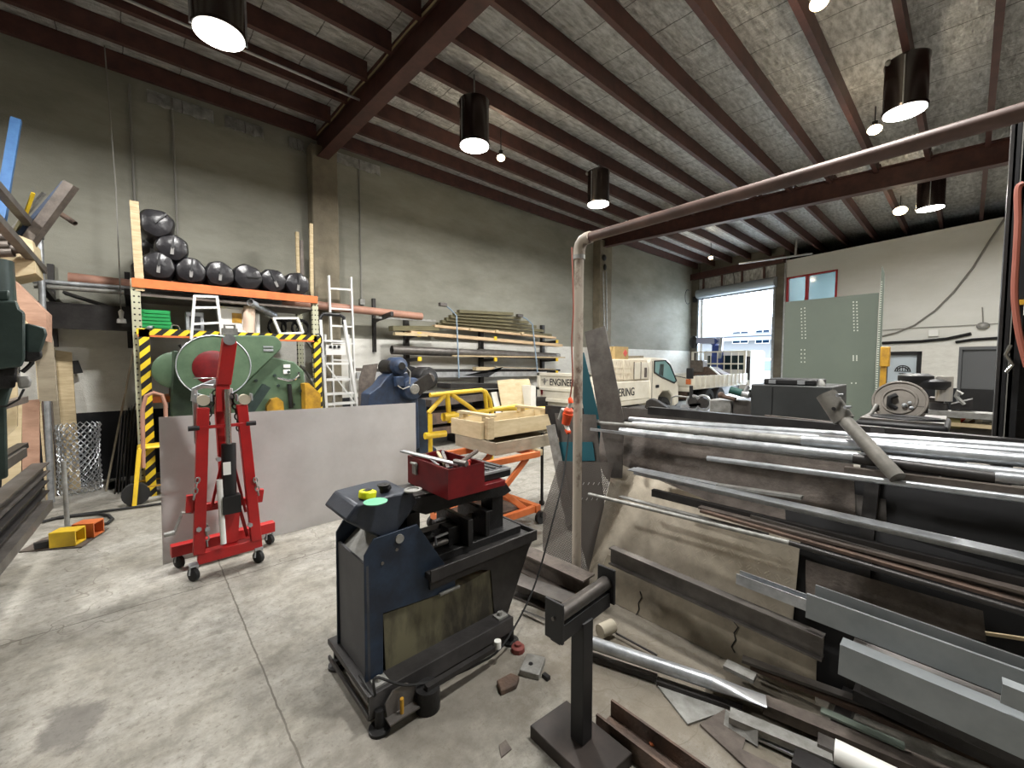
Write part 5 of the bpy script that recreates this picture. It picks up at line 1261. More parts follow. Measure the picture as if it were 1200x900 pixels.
for i,(u0,v0,u1,v1,m) in enumerate(((.35,.3,.7,.7,'brownsteel'),(.5,.5,.75,.9,'wood'),(.2,.3,.35,.9,'chrome'),(.6,.6,.9,.9,'dsteel'),(.3,.1,.6,.15,'galv'))):
    mb=MB(); mb.bar(tbp(u0,v0,TH-.03),tbp(u1,v1,TH+.005),.016,.012); tag(mb.build('hand_tool',M[m]),['brown handled chisel in the toolbox','pale handled file in the toolbox','bright spanner at the left of the toolbox','dark bar at the back of the toolbox','short grey spanner at the front of the toolbox'][i],'tool')
mb=MB()
for k in range(14): mb.bar(tbp(random.uniform(.1,.9),random.uniform(.1,.9),TH-.08),tbp(random.uniform(.1,.9),random.uniform(.1,.9),TH-.04),.014,.01)
tag(mb.build('jumbled_tools',M['dsteel']),'jumble of small dark tools filling the red toolbox','tools',kind='stuff')
# black case on the tray
bc=thing('tool_case','flat black ribbed plastic case with a pale front edge beside the toolbox','case',(1.5,2.0,1.0))
cs=[at(535,527,z=1.06),at(583,541,z=1.06),at(607,533,z=1.06),at(564,521,z=1.06)]
cs=[V(1.37,2.28,1.0),V(1.40,1.86,1.0),V(1.68,1.86,1.0),V(1.66,2.28,1.0)]
mb=MB(); mb.prism(cs,(0,0,.055)); mb.build('case_body',M['black'],bc,bevel=.01)
for k in range(5):
    mb=MB(); mb.bar((1.43+.05*k,1.9,1.057),(1.42+.05*k,2.24,1.057),.02,.008); mb.build('rib',M['black'],bc)
mb=MB(); mb.bar((1.41,1.855,1.05),(1.67,1.855,1.05),.006,.014); mb.build('edge_strip',M['alu'],bc)
# things on the saw head
tm=thing('tape_measure','bright yellow tape measure on the band saw head','tape measure',(.83,2.14,1.035))
p=at(430,577,z=1.06); mb=MB(); mb.cyl((p.x,p.y,1.032),(p.x+.005,p.y,1.068),.042,seg=24); mb.build('body',mat('fluorescent_yellow',(226,232,30),.4),tm,bevel=.006)
mb=MB(); mb.bar((p.x-.015,p.y,1.07),(p.x+.02,p.y+.01,1.07),.03,.003); mb.build('sticker',M['black'],tm)
p=at(440,586,z=1.05); mb=MB(); mb.lathe((p.x,p.y,1.038),(p.x,p.y,1.05),[(0,0),(0,.05),(.006,.055),(.012,.01)],28); tag(mb.build('green_disc',M['tealdisc']),'pale green plastic disc lying in front of the yellow tape measure','disc')
p=at(450,572,z=1.06); mb=MB(); mb.lathe((p.x,p.y,1.035),(p.x,p.y,1.08),[(0,.02),(.02,.022),(.045,.035)],10); mb.ball((p.x+.01,p.y,1.06),.028,(1,1,.8)); tag(mb.build('wire_brush_cup',M['grime']),'dark cup brush behind the yellow tape measure','brush')
p=at(484,575,z=1.04); mb=MB(); mb.lathe((p.x,p.y,1.04),(p.x,p.y,1.05),[(0,.045),(.008,.045),(.01,.03),(.004,.028)],28); tag(mb.build('steel_ring',M['galvd']),'grey steel ring lying on the band saw head by the toolbox','ring')
# floor scraps by the saw
t_=thing('cut_block','worn grey block with a hole lying on the floor right of the saw','block',tuple(at(625,785,z=0)))
p=at(625,785,z=0); mb=MB(); mb.box((p.x-.07,p.y-.05,0),(p.x+.07,p.y+.06,.035),rz=.5); mb.build('block',M['galvd'],t_,bevel=.004)
mb=MB(); mb.cyl((p.x-.01,p.y+.01,.034),(p.x-.01,p.y+.01,.037),.012); mb.build('hole_plug',M['black'],t_)
p=at(596,805,z=0); mb=MB(); mb.prism([(p.x-.07,p.y-.02,0),(p.x-.04,p.y+.05,0),(p.x+.05,p.y+.04,0),(p.x+.07,p.y-.01,0),(p.x+.02,p.y-.04,0)],(0,0,.03)); tag(mb.build('rusty_lump',M['rust'],bevel=.006),'rusty lump of scrap on the floor in front of the grey block','scrap')
p=at(607,763,z=0); mb=MB(); mb.lathe((p.x,p.y,0),(p.x,p.y,.05),[(0,.04),(.03,.04),(.035,.02),(.05,.02)],10); tag(mb.build('red_flange',mat('faded_red',(120,60,54),.7),bevel=.003),'faded red round fitting on the floor behind the saw foot','fitting')
p=at(590,880,z=0); mb=MB(); mb.prism([(p.x-.03,p.y-.02,0),(p.x+.0,p.y+.03,0),(p.x+.04,p.y+.03,0),(p.x+.03,p.y-.02,0)],(0,0,.006)); tag(mb.build('flat_scrap',M['brownsteel']),'thin flat scrap on the floor at the bottom centre','scrap')
p=at(640,795,z=0); mb=MB(); mb.box((p.x-.012,p.y-.02,0),(p.x+.012,p.y+.02,.02)); tag(mb.build('black_battery',M['black']),'small black block on the floor left of the roller stand','block')
# ================================================================== PIPE FRAME
PXX=2.434
pf=thing('bent_pipe','chipped beige pipe rising from the floor and turning into a brown pipe overhead','pipe',(PXX,1.94,0))
vz=2.50
mb=MB(); mb.cyl((PXX,1.95,.0),(PXX,1.95,vz),.034,seg=24); mb.build('upright_pipe',M['beigepipe'],pf)
mb=MB(); mb.cyl((PXX,1.95,0),(PXX,1.95,.09),.055,seg=24); mb.build('floor_collar',M['steel'],pf)
mb=MB(); mb.tube([(PXX,1.95,vz-.02),(PXX,1.95,vz+.02),(PXX,1.94,vz+.055),(PXX,1.915,vz+.08),(PXX,1.88,vz+.09),(PXX,1.85,vz+.09)],.043,20); mb.build('elbow',M['beigepipe'],pf)
mb=MB(); mb.cyl((PXX,1.95,vz-.05),(PXX,1.95,vz-.02),.045,seg=24); mb.build('elbow_collar',M['galvd'],pf)
a=at(1199,133,x=PXX); mb=MB(); mb.cyl((PXX,1.87,vz+.09),(PXX,-1.6,vz+.13),.034,seg=24); mb.build('overhead_pipe',M['redoxpipe'],pf)
# orange plug and connector hanging from an orange lead on the pipe
pg=thing('orange_plug','orange and clear power connector hanging beside the beige pipe','plug',tuple(at(664,500,x=2.3)))
def g(px,py,x=2.28): return at(px,py,x=x)
mb=MB(); mb.lathe(g(668,466),g(669,472),[(0,.012),(.02,.018),(.04,.018)],16); mb.build('cable_gland',M['oplastic'],pg)
mb=MB(); mb.cyl(g(669,470),g(667,478),.014); mb.build('clear_sleeve',M['wplastic'],pg)
mb=MB(); a=g(667,478); b_=g(663,497); mb.lathe(a,b_,[(0,.02),(.015,.034),(.04,.034),(.042,.038),(.06,.038),(.062,.034),((b_-a).length,.03)],20); mb.build('socket_body',M['oplastic'],pg)
mb=MB(); mb.cyl(g(663,497),g(666,505),.016); mb.build('clear_sleeve',M['wplastic'],pg)
mb=MB(); mb.lathe(g(664,503),g(669,511),[(0,.018),(.03,.02),(.04,.012)],16); mb.build('plug_end',M['oplastic'],pg)
mb=MB(); mb.cyl(g(662,480),g(658,492),.03); mb.build('clear_flap',M['galvd'],pg)
mb=MB(); pts=[g(670,290),g(672,360),g(670,400),g(671,440),g(668,467)]; mb.tube(smooth(pts),.006,6); tag(mb.build('orange_lead',M['hosered']),'thin red brown lead running down the left side of the beige pipe','cable')

# pulleys and cords in the corner behind the elbow
t=thing('corner_hoist','small dark pulley block with two hanging cords behind the pipe elbow','hoist',tuple(at(708,310,y=8.0)))
mb=MB(); a=at(708,302,y=8.0); mb.ball(a,.1,(1,.6,1)); mb.ball(at(709,313,y=8.0),.08,(.8,.6,1.3)); mb.build('pulley_block',M['black'],t)
for dx in (0,3.5):
    mb=MB(); mb.cyl(at(707+dx,318,y=8.0),at(708+dx,388,y=8.0),.018,seg=6); mb.build('cord',M['galvd'],t)
# cable loop by the door head
mb=MB(); c=at(806,348,y=8.1); mb.tube([c+V(.25*cos(u*pi/10),0,.3*sin(u*pi/10)) for u in range(4,18)],.015,6); tag(mb.build('cable_loop',M['black']),'loop of dark cable at the top left corner of the roller door','cable')
# silver pipes under the far roof
mb=MB(); mb.cyl(at(866,309,x=15.5),at(952,297,x=15.5),.03,seg=10); tag(mb.build('sprinkler_pipe',M['alu']),'thin white pipe crossing under the purlins in front of the office wall','pipe')
mb=MB(); mb.cyl(at(932,299,x=15.5),at(934,279,x=15.5),.03,seg=10); tag(mb.build('pipe_hanger',M['alu']),'short upright piece above the thin white overhead pipe','pipe')
mb=MB(); mb.cyl(fp(3.88,5.35,.05),fp(3.88,0,.05),.03,seg=10); tag(mb.build('downpipe',M['alu']),'pale vertical conduit at the left corner of the white office wall','conduit')

# ================================================================== TRUCKS
def tagtruck(): pass
TY0,TY1,TX0=5.62,7.3,7.5
tr=thing('flatbed_truck','cream work truck with lettered tailgate parked beside the left wall','truck',(9.6,6.4,0))
def tb_(lo_,hi_,nm,m='cream',bev=.02,par=None):
    mb=MB(); mb.box(lo_,hi_); return mb.build(nm,M[m],par or tr,bevel=bev)
zt=at(692,438,x=TX0).z; zbt=.72
# tailgate
tg=tb_((TX0,TY0,zbt),(TX0+.05,TY1,zt),'tailgate')
for (lo_,hi_) in (((TX0-.03,TY0,zt-.08),(TX0+.0,TY1,zt)),((TX0-.03,TY0,zt-.44),(TX0,TY1,zt-.36)),((TX0-.03,TY0,zbt),(TX0,TY1,zbt+.08)),((TX0-.03,TY0,zbt),(TX0,TY0+.09,zt)),((TX0-.03,TY1-.09,zbt),(TX0,TY1,zt))):
    tb_(lo_,hi_,'tailgate_rib','cream',.008,tg)
letters('ENGINEERING','tailgate_lettering',M['lettering'],tr,(TX0-.006,TY1-.42,zt-.31),(0,-1,0),(0,0,1),.17,1.12)
mb=MB(); mb.bar((TX0-.01,TY1-.25,zt-.30),(TX0-.01,TY1-.25,zt-.13),.02,.02); mb.bar((TX0-.01,TY1-.36,zt-.18),(TX0-.01,TY1-.14,zt-.18),.02,.02); mb.bar((TX0-.01,TY1-.3,zt-.23),(TX0-.01,TY1-.2,zt-.23),.02,.02); mb.build('tailgate_emblem',M['cablegrey'],tr)
for y in (TY0+.14,TY1-.2):
    tb_((TX0-.035,y,zbt+.16),(TX0-.028,y+.06,zbt+.28),'tail_light','darkred',.0)
# bed and sides
tb_((TX0+.05,TY0,.62),(10.0,TY1,.74),'bed')
sd=tb_((TX0+.05,TY0-.02,.74),(10.0,TY0+.04,1.22),'side_board')
tb_((TX0+.05,TY1-.04,.74),(10.0,TY1+.02,1.22),'side_board')
letters('ENGINEERING','side_lettering',M['lettering'],tr,(7.62,TY0-.024,.86),(1,0,0),(0,0,1),.2,1.6)
for x in (7.55,8.4,9.95):
    tb_((x,TY0-.035,.74),(x+.05,TY0-.02,1.22),'side_post')
# enclosed body
bt=at(735,421,y=TY0).z+.1
tb_((8.75,TY0,1.24),(9.85,TY0+.62,bt-.1),'box_body','scuff',.02)
tb_((8.15,TY0,1.24),(8.75,TY0+.4,bt-.1),'front_box','scuff',.02)
tb_((9.7,TY0+.62,1.24),(9.85,TY1,1.6),'headboard','cream',.01)
tb_((9.2,TY0-.02,1.26),(9.86,TY0+.0,bt-.18),'tool_locker','cream',.01)
tb_((9.68,TY0-.03,1.3),(9.80,TY0-.018,1.55),'locker_slot','brownsteel',.005)
for x in (9.18,9.5):
    tb_((x,TY0-.03,1.26),(x+.02,TY0-.018,bt-.16),'locker_seam','brownsteel',.0)
for k in range(9):
    mb=MB(); z=1.27+.045*k; mb.bar((8.2,TY0-.004,z+.03),(9.15,TY0-.004,z),.006,.008); 
    if k%3==0: mb.build('body_rib',M['scuff'],tr)
    else: mb.bm.free()
# cab
CX0,CX1=9.95,11.6; ch=at(770,421,y=TY0).z+.05; 
cabp=[(CX0,.55),(CX0,ch-.12),(CX0+.12,ch),(CX0+.85,ch-.02),(CX0+1.15,ch-.12),(CX0+1.6,1.15),(CX0+1.68,1.0),(CX0+1.72,.5),(CX0+1.45,.42),(CX0+1.3,.75),(CX0+1.1,.88),(CX0+.75,.88),(CX0+.55,.75),(CX0+.45,.5)]
mb=MB(); mb.prism([(x,TY0,z) for x,z in cabp],(0,TY1-TY0,0)); mb.build('cab',M['cream'],tr,bevel=.04)
wnd=[(CX0+.25,ch-.1),(CX0+.85,ch-.08),(CX0+1.12,ch-.22),(CX0+1.5,1.16),(CX0+1.38,1.1),(CX0+.6,1.3),(CX0+.25,1.42)]
mb=MB(); mb.prism([(x,TY0-.008,z) for x,z in wnd],(0,.012,0)); mb.build('side_window',mat('cab_side_glass',(120,160,160),.08),tr)
mb=MB(); n_=len(wnd)
for i in range(n_): mb.bar((wnd[i][0],TY0-.014,wnd[i][1]),(wnd[(i+1)%n_][0],TY0-.014,wnd[(i+1)%n_][1]),.03,.03)
mb.build('window_seal',M['black'],tr)
mb=MB(); mb.prism([(CX0+1.17,TY0+.08,ch-.13),(CX0+1.61,TY0+.08,1.16),(CX0+1.61,TY1-.08,1.16),(CX0+1.17,TY1-.08,ch-.13)],(.012,0,.01)); mb.build('windscreen',M['darkglass'],tr)
mb=MB(); mb.prism([(CX0+.5,TY0-.01,1.36),(CX0+.56,TY0-.01,ch-.18),(CX0+.78,TY0-.01,ch-.18),(CX0+.74,TY0-.01,1.3)],(0,.004,0)); mb.build('seat_seen_inside',M['dgreen'],tr)
mb=MB(); mb.box((CX0+.35,TY0-.03,1.0),(CX0+.5,TY0-.005,1.08)); mb.build('door_handle',M['black'],tr,bevel=.01)
mb=MB(); mb.bar((CX0+.16,TY0-.003,.6),(CX0+.16,TY0-.003,ch-.1),.012,.01); mb.build('door_seam',M['brownsteel'],tr)
# mirror
mb=MB(); mb.tube([(CX0+1.45,TY0,1.3),(CX0+1.6,TY0-.2,1.25),(CX0+1.75,TY0-.3,1.2),(CX0+1.75,TY0-.3,1.5)],.014,6); mb.build('mirror_arm',M['black'],tr)
mb=MB(); mb.box((CX0+1.70,TY0-.4,1.22),(CX0+1.76,TY0-.2,1.52)); mb.build('mirror',M['black'],tr,bevel=.02)
for x in (8.4,CX0+.93):
    for y in (TY0+.02,TY1-.22):
        mb=MB(); mb.lathe((x,y,.36),(x,y+.2,.36),[(0,.1),(.02,.2),(.0,.22),(.0,.34),(.03,.36),(.17,.36),(.2,.34)],28); mb.build('wheel',M['rubber'],tr)
tb_((7.6,TY0+.3,.45),(10.6,TY1-.3,.62),'chassis','black')
# load on the roof of the first truck
t=thing('cardboard_box','brown carton with a red diamond mark standing on the cream truck','carton',(7.9,TY0+.3,bt-.1))
a=at(714,418,y=TY0+.05); b_=at(735,408,y=TY0+.05)
mb=MB(); mb.box((a.x+.2,TY0+.03,bt-.1),(b_.x+.02,TY0+.4,b_.z+.03)); mb.build('carton',M['card'],t)
cx_=b_.x-.12; cz_=(bt-.1+b_.z+.03)/2
mb=MB(); mb.prism([(cx_,TY0+.02,cz_-.09),(cx_+.09,TY0+.02,cz_),(cx_,TY0+.02,cz_+.09),(cx_-.09,TY0+.02,cz_)],(0,.01,0)); mb.build('diamond_mark',mat('pale_red_diamond',(206,92,84),.7),t)
mb=MB(); mb.tube([(8.3,TY0+.1,bt-.1),(8.3,TY0+.1,bt+.2),(8.45,TY0+.1,bt+.22),(8.6,TY0+.1,bt-.1)],.012,6); tag(mb.build('wire_guard',M['galv']),'small bent wire on the roof of the cream truck','wire')
mb=MB(); mb.bar((8.9,TY0+.2,bt-.05),(9.8,TY0+.2,bt-.03),.25,.06); tag(mb.build('roof_board',M['plyg']),'flat board lying on the roof of the cream truck','board')

# second truck: flat tray, headboard and blue crane, half out of the door
U0=12.3; UY0,UY1=5.5,7.5
cr_=thing('crane_truck','cream tray truck with a slatted tray and a blue loading crane at the roller door','truck',(15,6.5,0))
def ub(lo_,hi_,nm,m='cream',bev=.01,par=None):
    mb=MB(); mb.box(lo_,hi_); return mb.build(nm,M[m],par or cr_,bevel=bev)
ub((U0,UY0,.86),(16.7,UY1,.98),'tray_floor')
dsd=ub((U0,UY0-.03,.96),(16.7,UY0+.02,1.27),'drop_side')
for k in range(13): ub((U0+.02+.36*k,UY0-.05,.9),(U0+.06+.36*k,UY0-.03,1.28),'side_rib','cream',.0,dsd)
ub((U0,UY1-.02,.96),(16.7,UY1+.03,1.27),'drop_side'); ub((U0-.03,UY0,.96),(U0+.02,UY1,1.27),'tail_board')
ub((U0-.04,UY0,.8),(U0+.02,UY1,.9),'rear_bumper','cream'); ub((U0-.06,UY0+.05,1.02),(U0-.03,UY0+.2,1.18),'tail_light','orange')
ub((U0+.2,UY0+.4,.5),(17.2,UY1-.4,.86),'chassis','black'); ub((U0,UY0+.2,.55),(U0+.1,UY1-.2,.8),'under_run_bar','rust')
for x in (13.6,14.5,18.2):
    for y in (UY0+.05,UY1-.3):
        mb=MB(); mb.lathe((x,y,.42),(x,y+.25,.42),[(0,.1),(.03,.24),(.0,.26),(.0,.4),(.04,.42),(.2,.42),(.25,.4)],24); mb.build('wheel',M['rubber'],cr_)
hb=16.6
for y in (UY0+.02,UY1-.04): ub((hb,y-.02,.98),(hb+.06,y+.06,2.1),'headboard_post')
for z in (1.6,2.06): ub((hb,UY0,z),(hb+.05,UY1,z+.05),'headboard_rail')
for k in range(7): ub((hb+.01,UY0+.25+.25*k,1.0),(hb+.04,UY0+.28+.25*k,2.06),'headboard_bar')
# crane
bluec=mat('crane_blue',(50,72,140),.45,.1,(40,56,116),5)
yc=6.4
def cb_(p,q,w_,h_,nm,m=bluec):
    mb=MB(); mb.bar(p,q,w_,h_); return mb.build(nm,m,cr_,bevel=.02)
pc=at(842,452,x=17.1); pt=at(841,405,x=17.1)
cb_((17.1,pt.y,.9),(17.1,pt.y,pt.z),.32,.34,'crane_column')
b0=at(841,403,x=17.1); b1=at(817,399,x=17.0)
cb_(b0,at(836,399,x=17.1),.3,.28,'crane_knuckle'); cb_(b0+V(0,-.1,.1),b1,.26,.24,'crane_boom',mat('pale_crane_boom',(150,156,180),.5))
mb=MB(); mb.ball(at(813,401,x=17.0),.22,(.6,.8,1.2)); mb.build('crane_tip',M['black'],cr_)
cb_(at(843,420,x=16.95),at(846,396,x=16.95),.12,.12,'crane_ram',M['galv'])
ub((17.4,UY0+.1,.6),(19.1,UY1-.1,2.15),'cab','white',.08); ub((17.38,UY0+.3,1.4),(17.4,UY1-.3,1.95),'rear_window','darkglass',.0)
ub((17.38,UY0+.1,1.0),(17.39,UY0+.35,1.9),'cab_vent','dsteel',.0)
# load on the tray
mb=MB(); mb.prism([at(805,440,x=15.0),at(823,430,x=15.0),at(832,430,x=15),at(850,440,x=15.0)],(.6,0,0)); tag(mb.build('rubble_heap',M['rust']),'brown sloping load on the tray of the crane truck','load')
mb=MB(); a=at(818,428,x=15.1); mb.box(a-V(.2,.25,.25),a+V(.2,.2,.18)); tag(mb.build('brown_box',M['brownsteel'],bevel=.02),'small brown box on the load of the crane truck','box')
mb=MB(); mb.bar(at(832,430,x=14.8),at(848,443,x=14.8),.05,.05); tag(mb.build('white_pole',M['wplastic']),'white pole slanting down over the crane truck load','pole')

# trolley with chrome wheels in front of the trucks
t=thing('wheeled_frame','low tubular frame with two pale wheels in front of the crane truck','trolley',tuple(at(810,478,x=7.0)))
XT=7.0
mb=MB(); mb.tube([at(786,476,x=XT),at(787,466,x=XT),at(792,464,x=XT),at(812,466,x=XT),at(822,470,x=XT)],.015,6); mb.build('frame_tube',M['galvd'],t)
mb=MB(); mb.bar(at(798,476,x=XT),at(822,474,x=XT),.06,.05); mb.build('cross_bar',M['galv'],t)
for px in (813,824):
    c=at(px,472,x=XT); mb=MB(); mb.tube([c+V(0,.12*cos(u*pi/12),.12*sin(u*pi/12)) for u in range(24)],.02,6,True); mb.build('wheel_rim',M['galv'],t)
    mb=MB(); mb.cyl(c-V(.03,0,0),c+V(.03,0,0),.09,seg=16); mb.build('wheel_disc',M['dsteel'],t)
mb=MB(); mb.cyl(at(810,478,x=XT),at(810,452,x=XT),.03); mb.build('black_post',M['black'],t)
# table on legs carrying these (stands behind the flat bars)
t=thing('work_table','steel work table hidden behind the flat bars, carrying the trolley frame','table',(7.2,3.6,0))
zt7=at(810,480,x=XT).z-.02
mb=MB(); mb.box((6.7,2.9,zt7-.05),(7.6,4.2,zt7)); mb.build('top',M['dsteel'],t)
for x in (6.75,7.55):
    for y in (2.95,4.15):
        mb=MB(); mb.bar((x,y,0),(x,y,zt7-.05),.06); mb.build('leg',M['dsteel'],t)
# black belt guard seen over the plates
bcv=thing('belt_grinder','grey belt machine with rounded cover showing above the flat bars under the truck cab','machine',(5.55,at(768,478,x=5.5).y,0))
mb=MB(); mb.prism([at(755,478,x=5.5),at(757,470,x=5.5),at(762,467,x=5.5),at(768,469,x=5.5),at(782,478,x=5.5)],(.1,0,0)); 
mb.build('belt_cover',M['dsteel'],bcv,bevel=.01); p=at(768,478,x=5.5); mb=MB(); mb.box((5.45,p.y-.12,0),(5.7,p.y+.12,p.z)); mb.build('pedestal',M['dsteel'],bcv)

# ================================================================== BACKGROUND, RIGHT OF THE DOOR
# big punched green sheet, with a second upright one
XG=11.0
gt=thing('steel_screen','tall grey green steel panel with punched rows of holes in front of the office wall','panel',(XG,2.2,0))
def gq(px,py,x=XG): return at(px,py,x=x)
a=gq(920,354); b_=gq(1030,343)
mb=MB(); mb.prism([V(XG,a.y,0),V(XG,b_.y,0),b_,a],(.03,0,0)); mb.build('sheet',M['sheetgreen'],gt)
holes=MB()
def hole(mb,px,py):
    p=gq(px,py,XG-.004); mb.box(p-V(.002,.011,.014),p+V(.002,.011,.014))
mb=MB()
for (px0,py0,px1,py1) in ((939,362,940,400),(943,361,944,400),(1000,354,1001,391),(1004,354,1005,391)):
    n_=10
    for k in range(n_): hole(mb,px0+(px1-px0)*k/n_,py0+(py1-py0)*k/n_)
for (px0,py0,px1,py1) in ((939,410,940,429),(943,410,944,429),(1000,417,1001,424),(1004,417,1005,424)):
    for k in range(4): hole(mb,px0,py0+(py1-py0)*k/4)
for px in (998,1003): hole(mb,px,449)
o_=mb.build('punched_holes',mat('punched_hole_light',(190,196,186),.8),gt); o_['kind']='stuff'
pn=thing('green_upright','narrow punched green upright standing at the right edge of the big green panel','upright',(XG-.1,b_.y,0))
a=gq(1031,312,XG-.1); c=gq(1036,330,XG-.1)
mb=MB(); mb.prism([V(XG-.1,a.y,0),V(XG-.1,c.y,0),V(XG-.1,c.y,a.z-.15),V(XG-.1,a.y-.03,a.z)],(.08,0,0)); mb.build('upright',M['sheetgreen'],pn)
mb=MB()
for k in range(60):
    z=.6+.045*k
    if z<a.z-.1: mb.box((XG-.105,a.y-.05,z),(XG-.098,a.y-.02,z+.02))
o_=mb.build('punched_slots',MATS['punched_hole_light'],pn); o_['kind']='stuff'
# cables, conduits on the office wall
def wl(pts,r,m,lb,cat='cable',nm='wall_cable',off=.04):
    out=[]
    for (px,py) in pts:
        d=ray(px,py); n=FN; c0=FC+FN*off
        t_=(n.dot(c0)-n.dot(V(0,0,CAMH)))/n.dot(d); out.append(V(0,0,CAMH)+d*t_)
    mb=MB(); mb.tube(out,r,6); return tag(mb.build(nm,M[m]),lb,cat)
wl([(1034,394),(1050,390),(1072,381),(1096,364),(1118,342),(1140,314),(1160,282),(1179,254)],.025,'cablegrey','grey cable sagging diagonally across the white office wall')
wl([(1034,387),(1075,384),(1120,382),(1172,379)],.01,'cablegrey','thin straight wire across the white office wall below the sagging cable')
wl([(1034,402),(1080,400),(1110,397),(1138,391)],.045,'black','thick dark pipe with an upturned end above the small office door','pipe','wall_pipe')
wl([(1120,401),(1140,398),(1172,396)],.04,'black','dark pipe on the office wall running off behind the dark column','pipe','wall_pipe')
t=thing('wall_lamp','small grey bulkhead fitting on a drop wire on the office wall','fitting',(16.2,0,2.4))
def wp(px,py,off=.05):
    d=ray(px,py); c0=FC+FN*off; t_=(FN.dot(c0)-FN.dot(V(0,0,CAMH)))/FN.dot(d); return V(0,0,CAMH)+d*t_
mb=MB(); mb.ball(wp(1152,382),.12,(.6,1,.8)); mb.build('fitting',M['galvd'],t)
mb=MB(); mb.tube([wp(1151,360),wp(1152,380)],.01,6); mb.build('drop_wire',M['cablegrey'],t)
mb=MB(); a=wp(1094,390); mb.box(a-V(.04,.1,.1),a+V(.04,.1,.08)); tag(mb.build('switch_box',M['wplastic'],bevel=.01),'small white switch box on the office wall','box')
# yellow post
t=thing('yellow_post','yellow post with a box head in front of the glazed office door','post',tuple(at(1037,470,x=8.0).xy)+(0,))
a=at(1035,432,x=8.0); mb=MB(); mb.box((7.97,a.y-.035,0),(8.03,a.y+.03,a.z+.1)); mb.build('post',M['dyellow'],t)
b_=at(1038,404,x=8.0); mb=MB(); mb.box((7.93,b_.y-.05,a.z+.03),(8.07,b_.y+.05,b_.z-.03)); mb.build('head_box',M['dyellow'],t,bevel=.01)

# dark steel bench with cases behind the stock rack
XS=4.0
def sx(px,py,x=XS): return at(px,py,x=x)
cab=thing('steel_cabinet','dark grey steel cabinet standing behind the stock rack','cabinet',(XS+.3,1.0,0))
a=sx(880,450); b_=sx(975,450)
mb=MB(); mb.box((XS,b_.y,.1),(XS+.6,a.y,a.z)); mb.build('body',mat('dark_grey_cabinet',(66,68,68),.45,.3,(56,58,58),3),cab,bevel=.01)
mb=MB(); mb.box((XS-.006,a.y-.17,.15),(XS,a.y-.165,a.z-.02)); mb.build('door_seam',M['black'],cab)
mb=MB(); mb.box((XS+.03,b_.y+.03,0),(XS+.57,a.y-.03,.1)); mb.build('plinth',M['black'],cab)
cs_=thing('black_case','flat black carry case with two latches on top of the dark cabinet','case',(XS+.2,1.0,a.z))
c=sx(893,450); d=sx(955,450)
mb=MB(); mb.box((XS+.03,d.y,a.z),(XS+.4,c.y,a.z+.05)); mb.build('case',M['black'],cs_,bevel=.012)
for px in (904,938):
    e_=sx(px,447); mb=MB(); mb.box((XS+.015,e_.y-.025,a.z+.01),(XS+.03,e_.y+.025,a.z+.04)); mb.build('latch',M['galv'],cs_)
mb=MB(); e_=sx(962,446,XS+.1); mb.lathe((e_.x,e_.y,a.z),(e_.x,e_.y,a.z+.05),[(0,.035),(.02,.03),(.05,.012)],12); tag(mb.build('small_cap',M['galvd']),'small grey cap standing right of the black case','cap')
# grey crates left of the cabinet with tools on top
t=thing('grey_tub','two grey square tubs left of the dark cabinet','tub',(XS+.3,1.5,0))
a1=sx(832,468); b1=sx(857,468); c1=sx(881,470)
mb=MB(); mb.prism([V(XS,a1.y+.02,.9),V(XS,b1.y+.004,.9),V(XS,b1.y+.004,a1.z),V(XS,a1.y-.0,a1.z)],(.4,0,0)); mb.build('left_tub',M['galvd'],t,bevel=.01)
mb=MB(); mb.box((XS+.02,c1.y+.005,.9),(XS+.4,b1.y-.004,c1.z)); mb.build('right_tub',M['steel'],t,bevel=.01)
mb=MB(); mb.box((XS,c1.y,0),(XS+.42,a1.y+.02,.9)); mb.build('tub_stand',M['dsteel'],t)
p0=sx(848,462); mb=MB(); mb.cyl(sx(856,457),sx(870,461),.035); tag(mb.build('green_grinder',mat('bottle_green',(36,80,74),.4)),'dark green tool body lying on the grey tubs','tool')
mb=MB(); mb.cyl(sx(868,461),sx(878,463),.03); mb.cyl(sx(872,461),sx(877,452),.015); tag(mb.build('silver_grinder',M['alu']),'silver power tool lying on the grey tubs beside the green one','tool')
mb=MB(); mb.cyl(sx(845,464),sx(862,468),.02); mb.ball(sx(845,463),.03); tag(mb.build('brown_mallet',M['rust']),'brown handled mallet on the grey tubs','mallet')
# long flat dark bars on top of the rack frame (left section)
XB1=3.55
def fb(px0,py0,px1,py1,x,w_,h_,m,lb,nm='flat_bar',cat='bar'):
    a=at(px0,py0,x=x); b_=at(px1,py1,x=x); mb=MB(); mb.bar(a,b_,w_,h_); return tag(mb.build(nm,M[m]),lb,cat)
fb(728,484,894,498,XB1,.02,.115,'steel','wide dark grey flat bar on edge, behind the silver tubes')
fb(700,482,905,502,XB1+.05,.03,.07,'dsteel','black bar on edge behind the wide grey flat bar')
fb(640,480,700,485,3.2,.03,.09,'dsteel','short black plate left of the tall leaning plate')
fb(896,493,1015,506,XB1,.03,.09,'brownsteel','brown flat bar on edge in front of the dark cabinet')
bt_=thing('bar_trestle','dark trestle carrying the flat bars on edge behind the silver tubes','trestle',(3.55,1.6,0))
for (px,x_) in ((745,3.55),(870,3.55),(960,3.55)):
    q=at(px,500,x=x_)
    mb=MB(); mb.box((3.5,q.y-.03,0),(3.64,q.y+.03,q.z-.035 if px<900 else q.z-.05)); mb.build('post',M['dsteel'],bt_)
mb=MB(); mb.box((3.18,at(670,490,x=3.2).y-.03,0),(3.24,at(670,490,x=3.2).y+.03,at(670,490,x=3.2).z-.03)); mb.build('post',M['dsteel'],bt_)
